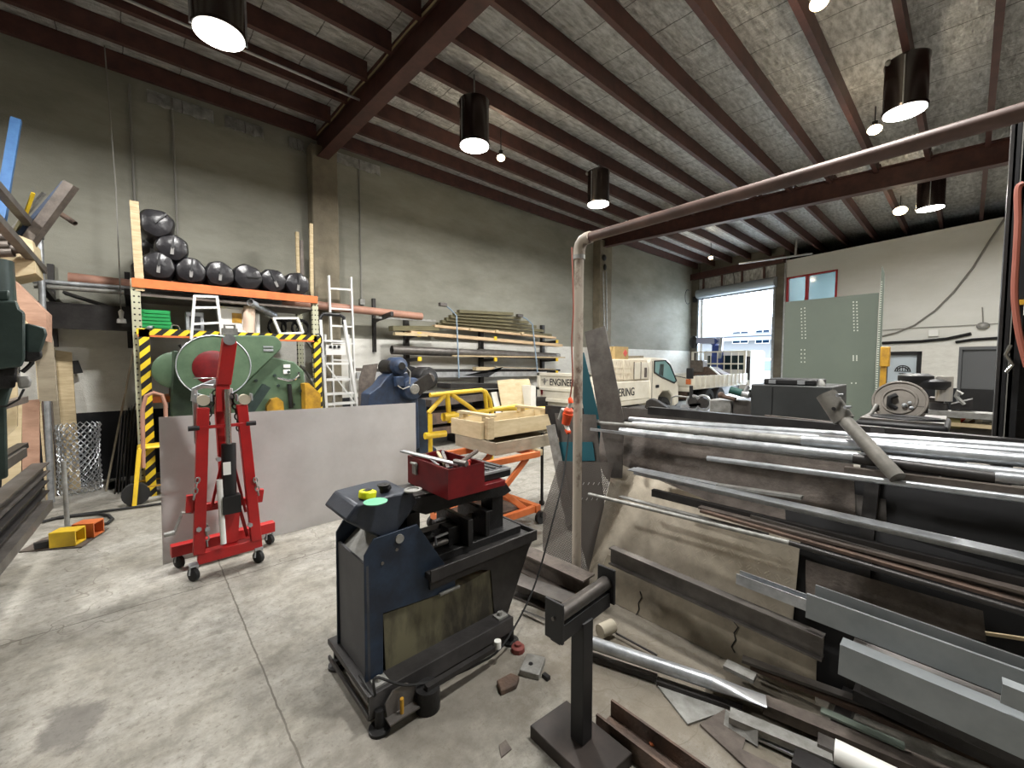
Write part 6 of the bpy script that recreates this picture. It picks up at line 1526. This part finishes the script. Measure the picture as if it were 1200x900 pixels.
# hose reel on a tray
rl=thing('hose_reel','round grey hose reel disc with black handle, lying tilted on a black tray','reel',tuple(at(1058,470,x=3.7)))
XR=3.7
c=at(1054,471,x=XR); e_=at(1097,468,x=XR); R_=abs(e_.y-c.y); e2=at(1054,447,x=XR); R2_=abs(e2.z-c.z)
nrm=V(1,.0,-.38).normalized()
mb=MB(); mb.lathe(c-nrm*.02,c+nrm*.12,[(0.0,0),(0.0,R2_*.94),(.05,R2_*.96),(.1,R2_*.98),(.12,R2_*.6)],44)
for rr in (.97,.62):
    u1=V(0,1,0); u2=nrm.cross(u1).normalized(); mb.tube([c-nrm*.02+u1*(R2_*rr*cos(k*pi/24))+u2*(R2_*rr*sin(k*pi/24)) for k in range(48)],.008,6,True)
mb.build('reel_disc',mat('worn_reel_grey',(122,116,108),.5,.3,(98,93,86),5),rl)
mb=MB(); mb.tube([at(1051,463,x=XR-.03),at(1043,466,x=XR-.04),at(1042,474,x=XR-.04),at(1050,479,x=XR-.03)],.017,8); mb.build('handle',M['black'],rl)
mb=MB(); mb.ball(at(1060,475,x=XR-.04),.014); mb.ball(at(1068,478,x=XR-.04),.012); mb.ball(at(1066,472,x=XR-.04),.01); mb.build('hub_nuts',M['galv'],rl)
mb=MB(); a=at(1080,480,x=XR-.02); mb.box(a-V(.01,.03,.02),a+V(.01,.03,.02)); mb.build('clip',M['black'],rl)
mb=MB(); mb.cyl(at(1018,490,x=XR-.08),at(1028,474,x=XR-.05),.012); mb.build('crank',M['galvd'],rl)
a=at(1002,494,x=3.4); b_=at(1112,500,x=3.4)
t=thing('black_tray','shallow black tray with an oval cut-out carrying the hose reel','tray',((3.6),(a.y+b_.y)/2,b_.z-.08))
mb=MB(); mb.box((3.4,b_.y,b_.z-.07),(3.95,a.y,b_.z+.0)); mb.build('tray',M['black'],t,bevel=.02)
mb=MB(); mb.box((3.42,b_.y+.02,b_.z+.0),(3.93,a.y-.02,b_.z+.012)); mb.build('worn_top',M['steel'],t)
mb=MB(); mb.tube([(3.55+.09*cos(u*pi/10),(a.y+b_.y)/2-.02+.16*sin(u*pi/10),b_.z+.016) for u in range(20)],.012,6,True); mb.build('oval_rim',M['black'],t)
t2=thing('tray_stand','dark box under the black tray, hidden behind the tubes','stand',(3.7,a.y,0))
mb=MB(); mb.box((3.45,b_.y+.03,0),(3.9,a.y-.03,b_.z-.075)); mb.build('box',M['dsteel'],t2)
# machine at right: black caps, chrome cylinder, slab
XM=5.2
def m_(px,py,x=XM): return at(px,py,x=x)
mc=thing('cylinder_machine','machine with a shiny steel cylinder and black caps right of the hose reel','machine',(XM,.2,0))
a=m_(1097,441); b_=m_(1118,441); zl=m_(1108,470).z
rc=(a.y-b_.y)/2
mb=MB(); mb.cyl((XM,(a.y+b_.y)/2,zl),(XM,(a.y+b_.y)/2,a.z),rc,seg=28); mb.build('chrome_cylinder',mat('polished_drum',(190,186,180),.3,.6),mc)
mb=MB(); p=m_(1073,443); mb.lathe(p-V(0,0,.05),p+V(0,0,.04),[(0,.1),(.03,.12),(.07,.12),(.09,.08)],20); mb.build('black_cap',M['black'],mc)
mb=MB(); p=m_(1078,449); mb.lathe(p-V(0,.08,.05),p+V(0,-.08,.03),[(0,.1),(.03,.12),(.07,.12),(.09,.08)],20); mb.build('black_cap',M['black'],mc)
mb=MB(); mb.prism([m_(1089,466),m_(1106,467),m_(1106,479),m_(1089,478)],(.2,0,0)); mb.build('slab_bracket',M['steel'],mc)
mb=MB(); mb.prism([m_(1114,474),m_(1140,468),m_(1140,480),m_(1114,480)],(.2,0,0)); mb.build('clamp_block',M['dsteel'],mc)
mb=MB(); mb.cyl(m_(1099,494),m_(1100,472),.06); mb.build('base_column',M['dsteel'],mc)
mb=MB(); mb.tube([m_(1128,462),m_(1122,458),m_(1120,464),m_(1126,470),m_(1130,474)],.015,6); mb.build('pipework',M['galvd'],mc)
mb=MB(); p=m_(1125,486); mb.box(p-V(.1,.35,.02),p+V(.1,.3,.03)); mb.build('tool_shelf',M['galvd'],mc)
mb=MB(); a=m_(1114,490); mb.box(a-V(.08,.06,.08),a+V(.08,.06,.04)); mb.build('olive_block',mat('olive',(104,98,60),.6),mc)
# bench
bn=thing('timber_bench','bench with a raw timber edge and scattered tools before the dark door recess','bench',(XM,0,0))
a=m_(1090,492); b_=m_(1168,495)
mb=MB(); mb.box((XM-.1,b_.y-.05,a.z-.03),(XM+.6,a.y+.1,a.z)); mb.build('bench_top',M['wood'],bn)
mb=MB(); mb.box((XM-.05,b_.y,a.z-.2),(XM+.5,a.y+.05,a.z-.03)); mb.build('steel_front',M['steel'],bn)
mb=MB(); mb.box((XM,b_.y+.15,0),(XM+.4,a.y,a.z-.2)); mb.build('pedestal',M['dsteel'],bn)
for i,(px,m,r_) in enumerate(((1125,'redmark',.045),(1130,'wplastic',.04),(1138,'rust',.03),(1148,'wplastic',.03),(1155,'galv',.03))):
    p=m_(px,490); mb=MB(); mb.ball((p.x,p.y,a.z+r_*.8),r_,(1,1.6,.8)); tag(mb.build('bench_item',M[m]),['red lump of rag on the timber bench','white rag on the timber bench beside the red one','brown lump in the middle of the timber bench','white scrap at the right of the timber bench','silver scrap at the right end of the timber bench'][i],'rag')
# dark column / press frame at the right edge with red hose
XC=3.3
cl=thing('machine_column','tall dark steel machine column with cables at the right edge','machine',(XC,-.2,0))
def k_(px,py,x=XC): return at(px,py,x=x)
yc_=k_(1178,450).y
zt_c=k_(1190,140).z
for (px,w_,m,nm) in ((1167,.02,'dsteel','dark_conduit'),(1172,.025,'black','main_post'),(1179,.02,'cablegrey','pale_conduit'),(1184,.035,'black','main_post')):
    y=k_(px,500).y; mb=MB(); mb.box((XC,y-w_/2,0.9),(XC+.12,y+w_/2,zt_c)); mb.build(nm,M[m],cl)
for (py0,py1,px0) in ((150,300,1194),(305,345,1194),(370,400,1190),(400,480,1184),(480,520,1182)):
    a=k_(px0,py0,XC+.1); b_=k_(px0,py1,XC+.1); mb=MB(); mb.box((XC+.1,a.y-.5,b_.z),(XC+.4,a.y,a.z)); mb.build('housing',M['dsteel'] if py0 in (370,480) else M['black'],cl)
mb=MB(); a=k_(1196,355,XC); mb.box((XC-.02,a.y-.1,a.z-.01),(XC+.02,a.y+.02,a.z+.015)); mb.build('yellow_band',M['dyellow'],cl)
mb=MB(); mb.box((XC-.1,k_(1178,520).y-.6,.0),(XC+.5,k_(1166,520).y,.92)); mb.build('base',M['dsteel'],cl)
mb=MB(); mb.tube(smooth([k_(1200,215,XC-.1),k_(1193,222,XC-.1),k_(1193,260,XC-.1),k_(1191,300,XC-.1),k_(1189,345,XC-.1),k_(1194,390,XC-.1),k_(1204,430,XC-.1)]),.013,8); tag(mb.build('red_hose',M['hosered']),'red brown hose hanging in front of the dark column at the right edge','hose')
p=k_(1184,416,XC-.03); mb=MB(); mb.tube([p+V(0,0,.05),p+V(0,.015,0),p+V(0,-.01,-.05),p+V(0,.01,-.09)],.009,6); mb.build('shiny_fitting',M['chrome'],cl)

# ================================================================== STOCK RACK
LK=.39
rk=thing('stock_rack','dark slanting steel stock rack loaded with plates, tubes and bars in the right foreground','rack',(3.0,.4,0))
for y in (.33,-.5,-1.3):
    mb=MB(); mb.bar((2.62,y,.04),(3.12,y,1.32),.06,.06,roll=(0,1,0)); mb.build('front_post',M['dsteel'],rk)
    mb=MB(); mb.bar((3.5,y,.04),(3.12,y,1.32),.06,.06,roll=(0,1,0)); mb.build('rear_post',M['dsteel'],rk)
    mb=MB(); mb.bar((2.3,y,.03),(3.6,y,.03),.06,.06); mb.build('foot',M['dsteel'],rk)
    if y>0: continue
    for (z,x1) in ((.30,2.33),(.62,2.42),(.86,2.52),(1.06,2.58)):
        xb=2.62+.39*z; mb=MB(); mb.bar((xb,y,z),(x1,y,z+.01),.03,.03); mb.build('arm',M['dsteel'],rk)
mb=MB(); mb.bar((3.12,1.75,1.3),(3.12,-1.4,1.3),.06,.06); mb.build('top_rail',M['dsteel'],rk)
mb=MB(); mb.bar((3.45,1.75,.08),(3.45,-1.4,.08),.06,.06); mb.build('bottom_rail',M['dsteel'],rk)
# plates leaning on the rack:   x = c + LK z
def lean(pts,c,th,m,label,nm='steel_plate',cat='plate',lk=LK):
    P_=[at(a,b,lean=(lk,c)) for a,b in pts]
    for p in P_:
        if p.z<.002: 
            p.z=.002; p.x=c+lk*.002
    n=V(1,0,-lk).normalized(); mb=MB(); mb.prism(P_,n*th); return tag(mb.build(nm,M[m]),label,cat)
lean([(696,503),(1000,541),(1004,640),(745,600),(706,555)],2.62,.004,'brownsteel','dull brown grey plate behind the rods, at the top of the stock rack')
lean([(848,555),(1038,585),(1040,640),(850,600)],2.63,.004,'steel','second dull plate overlapping right of the brown grey one')
lean([(1000,548),(1300,590),(1300,760),(1000,690)],2.67,.006,'black','black sheet added for the dark void in the right part of the stock rack')  # dark void between the bars put in as a black sheet
lean([(920,590),(1300,700),(1300,980),(920,840)],2.60,.006,'black','big black plate low in the right half of the stock rack, extended over dark gaps')  # plate carried higher so its black darkens the see-through gaps
lean([(686,687),(720,541),(938,632),(922,800)],2.47,.006,'tread','worn tread plate leaning on the stock rack','tread_plate','plate')
crk_=lean([(693,693),(712,650),(958,748),(954,835)],2.43,.005,'stainplate','plain stained plate leaning low in front of the tread plate','steel_plate')
for pts in ([(750,693),(752,700),(748,707),(749,714),(745,722),(744,730)],[(864,722),(860,729),(865,735),(860,742),(862,750),(857,758),(861,765)]):
    mb=MB(); mb.tube([at(a,b,lean=(LK,2.426)) for a,b in pts],.0035,5); mb.build('crack_mark',M['black'],crk_)
lean([(944,656),(1152,716),(1156,752),(944,700)],2.53,.008,'brownsteel','brown rusty plate behind the grey angles of the stock rack','steel_plate')
# narrow plates at the left end
def vplate(pts,m,label,th=.006,nm='steel_plate',cat='plate',lk=.12,c=2.6):
    P_=[at(a,b,lean=(lk,c)) for a,b in pts]; P_=[V(p.x,p.y,max(p.z,.003)) for p in P_]
    mb=MB(); mb.prism(P_,V(1,0,-lk).normalized()*th); return tag(mb.build(nm,M[m]),label,cat)
vplate([(685,389),(709,382),(731,491),(729,560),(716,560),(703,497)],'steel','tall narrow steel plate standing up above the stock rack',c=2.72,lk=.05)
vplate([(673,415),(684,413),(704,498),(700,540),(694,540)],'teal','dark teal sheet edge behind the tall narrow plate',c=2.78,lk=.05)
vplate([(640,479),(657,479),(664,500),(700,503),(702,520),(650,512)],'dsteel','black plate corner left of the beige pipe',c=2.72,lk=.05)
vplate([(650,484),(698,486),(712,640),(690,680),(668,600)],'steel','grey brown sheet directly behind the beige pipe',c=2.66,lk=.08)
vplate([(640,499),(650,497),(673,612),(664,618)],'galvd','narrow pale grey sheet edge left of the beige pipe',c=2.62,lk=.08)
vplate([(655,518),(694,518),(697,540),(656,541)],'teal','teal panel showing beside the beige pipe',c=2.645,lk=.08)
lean([(636,600),(655,540),(719,542),(686,690),(655,668),(636,645)],2.50,.002,'perf','perforated steel sheet standing behind the foot of the beige pipe','perforated_sheet','sheet',lk=.2)
mb=MB(); 
for k in range(4):
    p=at(683+6*k,568,lean=(.2,2.49)); q=at(681+6*k,586,lean=(.2,2.49))
    mb.bar(p,p+V(0,-.012,.02),.006,.004); mb.bar(q,q+V(0,-.012,.02),.006,.004)
tag(mb.build('slot_marks',M['alu']),'row of bright slots in the band across the perforated sheet','slots',kind='stuff')

# long stock: (name, left px, right px, plane x, shape, size, material, label)
def run(px0,py0,px1,py1,x,kind,s,m,label,nm,cat,x1=None):
    a=at(px0,py0,x=x); b_=at(px1,py1,x=x if x1 is None else x1); mb=MB()
    if kind=='p': mb.pipe(a,b_,s,.005,24)
    elif kind=='c': mb.cyl(a,b_,s,seg=20)
    elif kind=='b': mb.bar(a,b_,s[0],s[1])
    elif kind=='i': ibeam(mb,a,b_,s[0],s[1],.01,.008)
    elif kind=='l': w_,h_=s; mb.sect(a,b_,[(-w_/2,-h_/2),(-w_/2+.006,-h_/2),(-w_/2+.006,h_/2-.006),(w_/2,h_/2-.006),(w_/2,h_/2),(-w_/2,h_/2)])
    elif kind=='l2': w_,h_=s; mb.sect(a,b_,[(w_/2,-h_/2),(w_/2,h_/2),(-w_/2,h_/2),(-w_/2,h_/2-.006),(w_/2-.006,h_/2-.006),(w_/2-.006,-h_/2)])
    elif kind=='u': w_,h_=s; mb.sect(a,b_,[(-w_/2,-h_/2),(w_/2,-h_/2),(w_/2,h_/2),(w_/2-.006,h_/2),(w_/2-.006,-h_/2+.006),(-w_/2+.006,-h_/2+.006),(-w_/2+.006,h_/2),(-w_/2,h_/2)])
    return tag(mb.build(nm,M[m],bevel=.0),label,cat)
R='run'
run(738,492,1290,532,2.95,'p',.024,'galv','silver tube farthest back in the top row of the stock rack','steel_tube','tube')
run(742,497,1290,538,2.88,'p',.022,'galv','silver tube second from the back in the top row','steel_tube','tube')
run(700,495,940,516,2.80,'p',.024,'galvd','dull grey tube with its end farthest left in the top row','steel_tube','tube')
run(940,516,1290,548,2.78,'p',.030,'galv','blue grey thicker tube starting mid way along the top row','steel_tube','tube')
run(727,505,1290,567,2.72,'p',.027,'galv','bright tube lowest in the top row, second end from the left','steel_tube','tube')
run(800,516,1010,540,2.75,'p',.022,'galvd','dull tube underneath the bright lowest tube of the top row','steel_tube','tube')
run(1000,537,1166,560,2.70,'p',.026,'dsteel','black length of pipe low in the top row at the right','steel_tube','tube')
run(1166,559,1290,572,2.70,'p',.026,'galv','pale sleeve at the right end of the black pipe','steel_tube','tube')
run(990,550,1290,587,2.66,'b',(.04,.03),'brownsteel','brown flat bar just above the bright long rod','flat_bar','bar')
run(829,537,1290,597,2.62,'c',.016,'galv','bright long round rod below the brown flat bar','steel_rod','rod')
run(692,503,758,511,2.66,'b',(.012,.02),'galv','short silver edge strip at the left end of the top row','flat_bar','bar')
run(739,553,1290,679,2.52,'l2',(.09,.05),'galv','galvanised angle with bright top edge in the middle of the stock rack','steel_angle','angle')
run(745,549,840,568,2.57,'b',(.05,.012),'galv','short galvanised flat on top of the bright angle','flat_bar','bar')
run(839,568,940,583,2.58,'b',(.05,.014),'galvd','short galvanised strip with a hole at its end behind the bright angle','flat_bar','bar')
run(765,577,1290,706,2.48,'b',(.035,.045),'dsteel','black square section bar under the bright angle','square_bar','bar')
run(820,594,1290,716,2.44,'b',(.05,.012),'brownsteel','brown flat bar above the rusty orange one','flat_bar','bar')
run(822,598,1290,732,2.41,'b',(.05,.014),'rust','rusty orange flat bar in the middle of the stock rack','flat_bar','bar')
run(880,606,1290,722,2.46,'b',(.03,.03),'steel','grey bar lying between the brown flats of the stock rack','flat_bar','bar')
run(727,582,900,627,2.44,'b',(.04,.01),'galvd','grey strip lying just behind the ribbed rod','flat_bar','bar')
run(690,579,925,636,2.37,'c',.0125,'galvd','pale round rod reaching farthest left across the tread plate','steel_rod','rod')
run(925,636,1290,745,2.37,'c',.013,'dsteel','black rod continuing the pale rod to the right','steel_rod','rod')
run(716,650,965,759,2.32,'i',(.055,.115),'steel','short steel joist lying on the low arms in front of the tread plate','steel_joist','joist')
run(865,676,950,708,2.36,'u',(.06,.055),'galv','short silver channel resting above the end of the joist','steel_channel','channel')
mb=MB()
run(945,709,1290,838,2.31,'b',(.014,.115),'greyprimer','pale grey flat bar on edge, upper one of the right foreground','flat_bar','bar')
run(955,697,1290,820,2.36,'b',(.012,.1),'greyprimer','pale grey flat bar standing behind the upper one','flat_bar','bar')
run(985,768,1290,900,2.25,'l',(.07,.135),'greyprimer','big pale grey angle, lower one of the right foreground','steel_angle','angle')
run(1000,752,1200,832,2.30,'b',(.06,.01),'steel','blue grey flat between the two pale grey bars','flat_bar','bar')
run(1173,808,1300,860,2.20,'l',(.05,.07),'greyprimer','pale grey channel end at the right edge of the picture','steel_channel','channel')
run(1155,742,1290,762,2.5,'b',(.012,.012),'wood','thin pale rod in the dark at the right edge','steel_rod','rod')
run(1010,800,1290,930,2.38,'b',(.05,.05),'dsteel','dark bar in the shadow under the big pale angle','square_bar','bar')
# bolted post standing up through the tubes
bp_=thing('bolted_tube','grey tube with a bolted coupling leaning up out of the stock rack','tube',tuple(at(1048,556,x=2.75)))
a=at(968,462,x=2.85); b_=at(992,500,x=2.8); c=at(1052,560,x=2.60)
cc=at(985,490,x=2.82)
mb=MB(); mb.pipe(a,at(989,493,x=2.82),.05,.008); mb.build('coupling',mat('dirty_grey_pipe',(112,109,102),.6,.3,(82,79,74),9),bp_)
mb=MB(); mb.cyl(at(986,488,x=2.82),c,.033); mb.build('tube',MATS['dirty_grey_pipe'],bp_)
for px,py in ((982,463),(991,477)):
    p=at(px,py,x=2.79); mb=MB(); mb.cyl(p-V(.02,0,0),p+V(.02,-.015,0),.009,seg=6); mb.build('bolt',M['galv'],bp_)
p=at(977,479,x=2.775); mb=MB(); mb.cyl(p,p+V(.006,0,0),.01); mb.build('bolt_hole',M['black'],bp_)
# dark plates beneath, lower right
for i,(y0,y1,z) in enumerate(((.3,-1.2,.12),(.2,-1.2,.2))):
    mb=MB(); mb.box((2.42+.05*i,y1,z),(2.5+.05*i,y0,z+.05)); tag(mb.build('square_bar',M['dsteel']),['dark bar lowest on the rack arms at the right','dark bar second lowest on the rack arms at the right'][i],'bar')

# ---- floor stock in front of the rack
def frun(px0,py0,px1,py1,z,kind,s,m,label,nm,cat,z1=None):
    a=at(px0,py0,z=z); b_=at(px1,py1,z=z if z1 is None else z1); mb=MB()
    if kind=='p': mb.pipe(a,b_,s,.005,24)
    elif kind=='c': mb.cyl(a,b_,s)
    elif kind=='b': mb.bar(a,b_,s[0],s[1])
    elif kind=='u': w_,h_=s; mb.sect(a,b_,[(-w_/2,-h_/2),(w_/2,-h_/2),(w_/2,h_/2),(w_/2-.012,h_/2),(w_/2-.012,-h_/2+.012),(-w_/2+.012,-h_/2+.012),(-w_/2+.012,h_/2),(-w_/2,h_/2)])
    return tag(mb.build(nm,M[m]),label,cat)
# galvanised tube with a flattened end
a=at(690,752,z=.09); b_=at(835,800,z=.09); c=at(898,822,z=.085)
t=thing('flattened_tube','galvanised tube with a flattened bright end lying on the floor','tube',tuple(a))
mb=MB(); mb.pipe(a,b_,.034,.005,24); mb.build('tube',M['galv'],t)
mb=MB(); m0,Lg=mb.frame(b_,c); seg=20; rings=[]
for (f,rx,ry) in ((0,.034,.034),(.3,.036,.026),(.7,.042,.01),(1,.044,.005)):
    rings.append([mb.bm.verts.new(m0 @ V(rx*cos(2*pi*k/seg),ry*sin(2*pi*k/seg),f*Lg)) for k in range(seg)])
for i in range(3):
    for k in range(seg): mb.bm.faces.new((rings[i][k],rings[i][(k+1)%seg],rings[i+1][(k+1)%seg],rings[i+1][k]))
mb.bm.faces.new(rings[-1]); mb.build('flattened_end',M['alu'],t)
mb=MB(); mb.cyl(at(703,740,z=.06),at(718,733,z=.06),.04); 
tag(mb.build('white_roll',mat('dirty_white',(176,168,150),.7)),'dirty white cylinder on the floor behind the roller stand','cylinder')
frun(722,742,770,768,.03,'c',.006,'dsteel','thin dark rod on the floor beside the dirty white cylinder','thin_rod','rod')
frun(828,797,1240,955,.05,'b',(.05,.03),'brownsteel','brown flat bar on the floor along the foot of the rack','flat_bar','bar')
frun(895,825,1150,930,.05,'b',(.075,.05),'brownsteel','wide brown bar on the floor right of the flattened tube','flat_bar','bar')
frun(880,780,1180,900,.07,'b',(.05,.02),'rust','rusty orange bar on the floor close to the plates','flat_bar','bar')
frun(870,772,1120,862,.10,'b',(.05,.015),'steel','grey flat lying highest in the floor heap','flat_bar','bar')
frun(850,778,885,795,.09,'b',(.07,.02),'galvd','short grey block at the left of the floor heap','short_flat','block')
frun(855,838,975,888,.05,'b',(.07,.03),'galvd','pale grey flat with rounded end low in the floor heap','flat_bar','bar')
frun(958,872,1050,915,.05,'b',(.07,.06),'steel','dark hollow bar end next to the white tube','square_bar','bar')
frun(962,832,1060,875,.09,'b',(.04,.01),'sheetgreen' ,'pale green grey strip between the rusty bars on the floor','flat_bar','bar')
frun(978,880,1120,950,.10,'p',.045,'wplastic','white tube end at the bottom edge in front of the floor heap','white_tube','tube')
frun(690,768,770,795,.02,'b',(.04,.025),'dsteel','dark bar lying under the flattened tube','square_bar','bar')
frun(770,798,870,832,.02,'b',(.04,.025),'dsteel','dark bar end below the middle of the flattened tube','square_bar','bar')
frun(930,890,1020,940,.03,'b',(.1,.05),'dsteel','black block near the bottom edge left of the white tube','square_bar','bar')
def fplate(pts,z,th,m,lb,nm='floor_plate',cat='plate'):
    mb=MB(); mb.prism([at(a,b,z=z) for a,b in pts],(0,0,th)); tag(mb.build(nm,M[m]),lb,cat)
fplate([(762,794),(845,822),(850,835),(806,850)],.004,.008,'galvd','triangular grey plate on the floor below the flattened tube')
fplate([(820,850),(850,832),(880,845),(870,880),(960,925),(900,925)],.004,.008,'brownsteel','brown flat plate on the floor right of the triangular one')
a=at(850,832,z=.01); 
mb=MB(); mb.prism([at(848,850,z=.01),at(888,875,z=.01),at(888,857,z=.06),at(850,832,z=.06)],(.006,0,0)); tag(mb.build('grey_strip',M['galvd']),'small pale strip standing on edge on the floor by the brown plate','strip')
frun(880,860,1010,920,.02,'b',(.03,.01),'galv','thin silver strip at the bottom edge beside the brown plate','thin_strip','strip')
# rusty channel beside the stand
a=at(708,838,z=.045); b_=at(905,985,z=.045)
frun(708,838,905,985,.045,'u',(.13,.085),'rust','rusty steel channel lying on the floor beside the roller stand','steel_channel','channel')
p=at(765,870,z=.02); mb=MB(); mb.ball((p.x,p.y,.02),.014,(1.5,1,.5)); tag(mb.build('orange_rust_patch',M['orange']),'small orange crust inside the rusty channel','crust')
# joists on the floor at the foot of the pipe
def jst(p0,p1,z,w_,h_,m,lb):
    mb=MB(); a=at(*p0,z=z); b_=at(*p1,z=z); ibeam(mb,a,b_,w_,h_,.012,.012); tag(mb.build('steel_joist',M[m]),lb,'joist')
jst((600,648),(690,690),.12,.14,.16,'brownsteel','steel joist on the floor ending at the foot of the beige pipe, upper one')
jst((600,684),(682,716),.06,.14,.11,'steel','lower steel joist on the floor in front of the one at the pipe foot')
mb=MB(); p=at(626,722,z=0.02); mb.bar(at(612,716,z=.02),at(640,727,z=.03),.02,.012); tag(mb.build('bright_strip',M['chrome']),'bright metal strip on the floor behind the left flange of the roller stand','strip')
mb=MB(); p=at(680,700,z=.05); mb.box(p-V(.03,.03,.05),p+V(.03,.03,.02)); tag(mb.build('wood_block',M['wood']),'small raw wood block at the end of the joists','block')

# ---- roller stand in the foreground
st=thing('roller_stand','black roller stand with square base plate in the bottom foreground','stand',(1.33,1.03,0))
ang=0.0
B0=[at(x,y,z=.055) for x,y in ((621,852),(665,822),(742,884),(700,935))]
mb=MB(); pl=[V(1.205,1.24,.012),V(1.46,1.24,.012),V(1.46,.86,.012),V(1.205,.86,.012)]
cx,cy=1.345,1.035
q=[at(621,850,z=.06),at(664,820,z=.06),at(741,882,z=.06)]; q.append(q[0]+q[2]-q[1])
mb.prism([V(p.x,p.y,.0) for p in q],(0,0,.06)); mb.build('base_plate',mat('scaly_black_steel',(58,50,46),.5,.5,(42,38,36),6),st,bevel=.004)
pc=at(681,864,z=.06); pt=at(681,738,x=pc.x)
mb=MB(); mb.box((pc.x-.034,pc.y-.034,.06),(pc.x+.034,pc.y+.034,.60)); mb.build('column',M['black'],st,bevel=.004)
hx,hy=pc.x,pc.y
# head channel runs along the roller axis, across the rack direction
zr=.655
a=at(655,728,z=zr); b_=at(706,692,z=zr); ax_=(b_-a); ax_.z=0; ax_.normalize(); cen=V(hx,hy,0); Lh=.185
A_=cen-ax_*Lh; B_=cen+ax_*Lh
mb=MB(); mb.bar(V(A_.x,A_.y,.615),V(B_.x,B_.y,.615),.05,.07); mb.build('head_bar',M['black'],st,bevel=.003)
mb=MB(); mb.cyl(V(A_.x,A_.y,.685),V(B_.x,B_.y,.685),.03,seg=28); mb.build('roller',mat('worn_roller',(92,88,84),.38,.6,(64,60,58),9),st)
for s_ in (-1,1):
    q0=cen+ax_*(s_*(Lh+.004)); mb=MB(); mb.bar(V(q0.x,q0.y,.595)-V(0,0,0),V(q0.x,q0.y,.755),.09,.012, roll=(ax_.x,ax_.y,0)); mb.build('flange',M['black'],st,bevel=.002)
    mb=MB(); mb.cyl(V(q0.x,q0.y,.685)-ax_*.012,V(q0.x,q0.y,.685)+ax_*.012,.008); mb.build('axle_end',M['steel'],st)
scn.view_settings.view_transform = 'Standard'; scn.view_settings.look = 'None'; scn.view_settings.gamma = 1; scn.view_settings.use_curve_mapping = False
scn.view_settings.exposure = 0.2
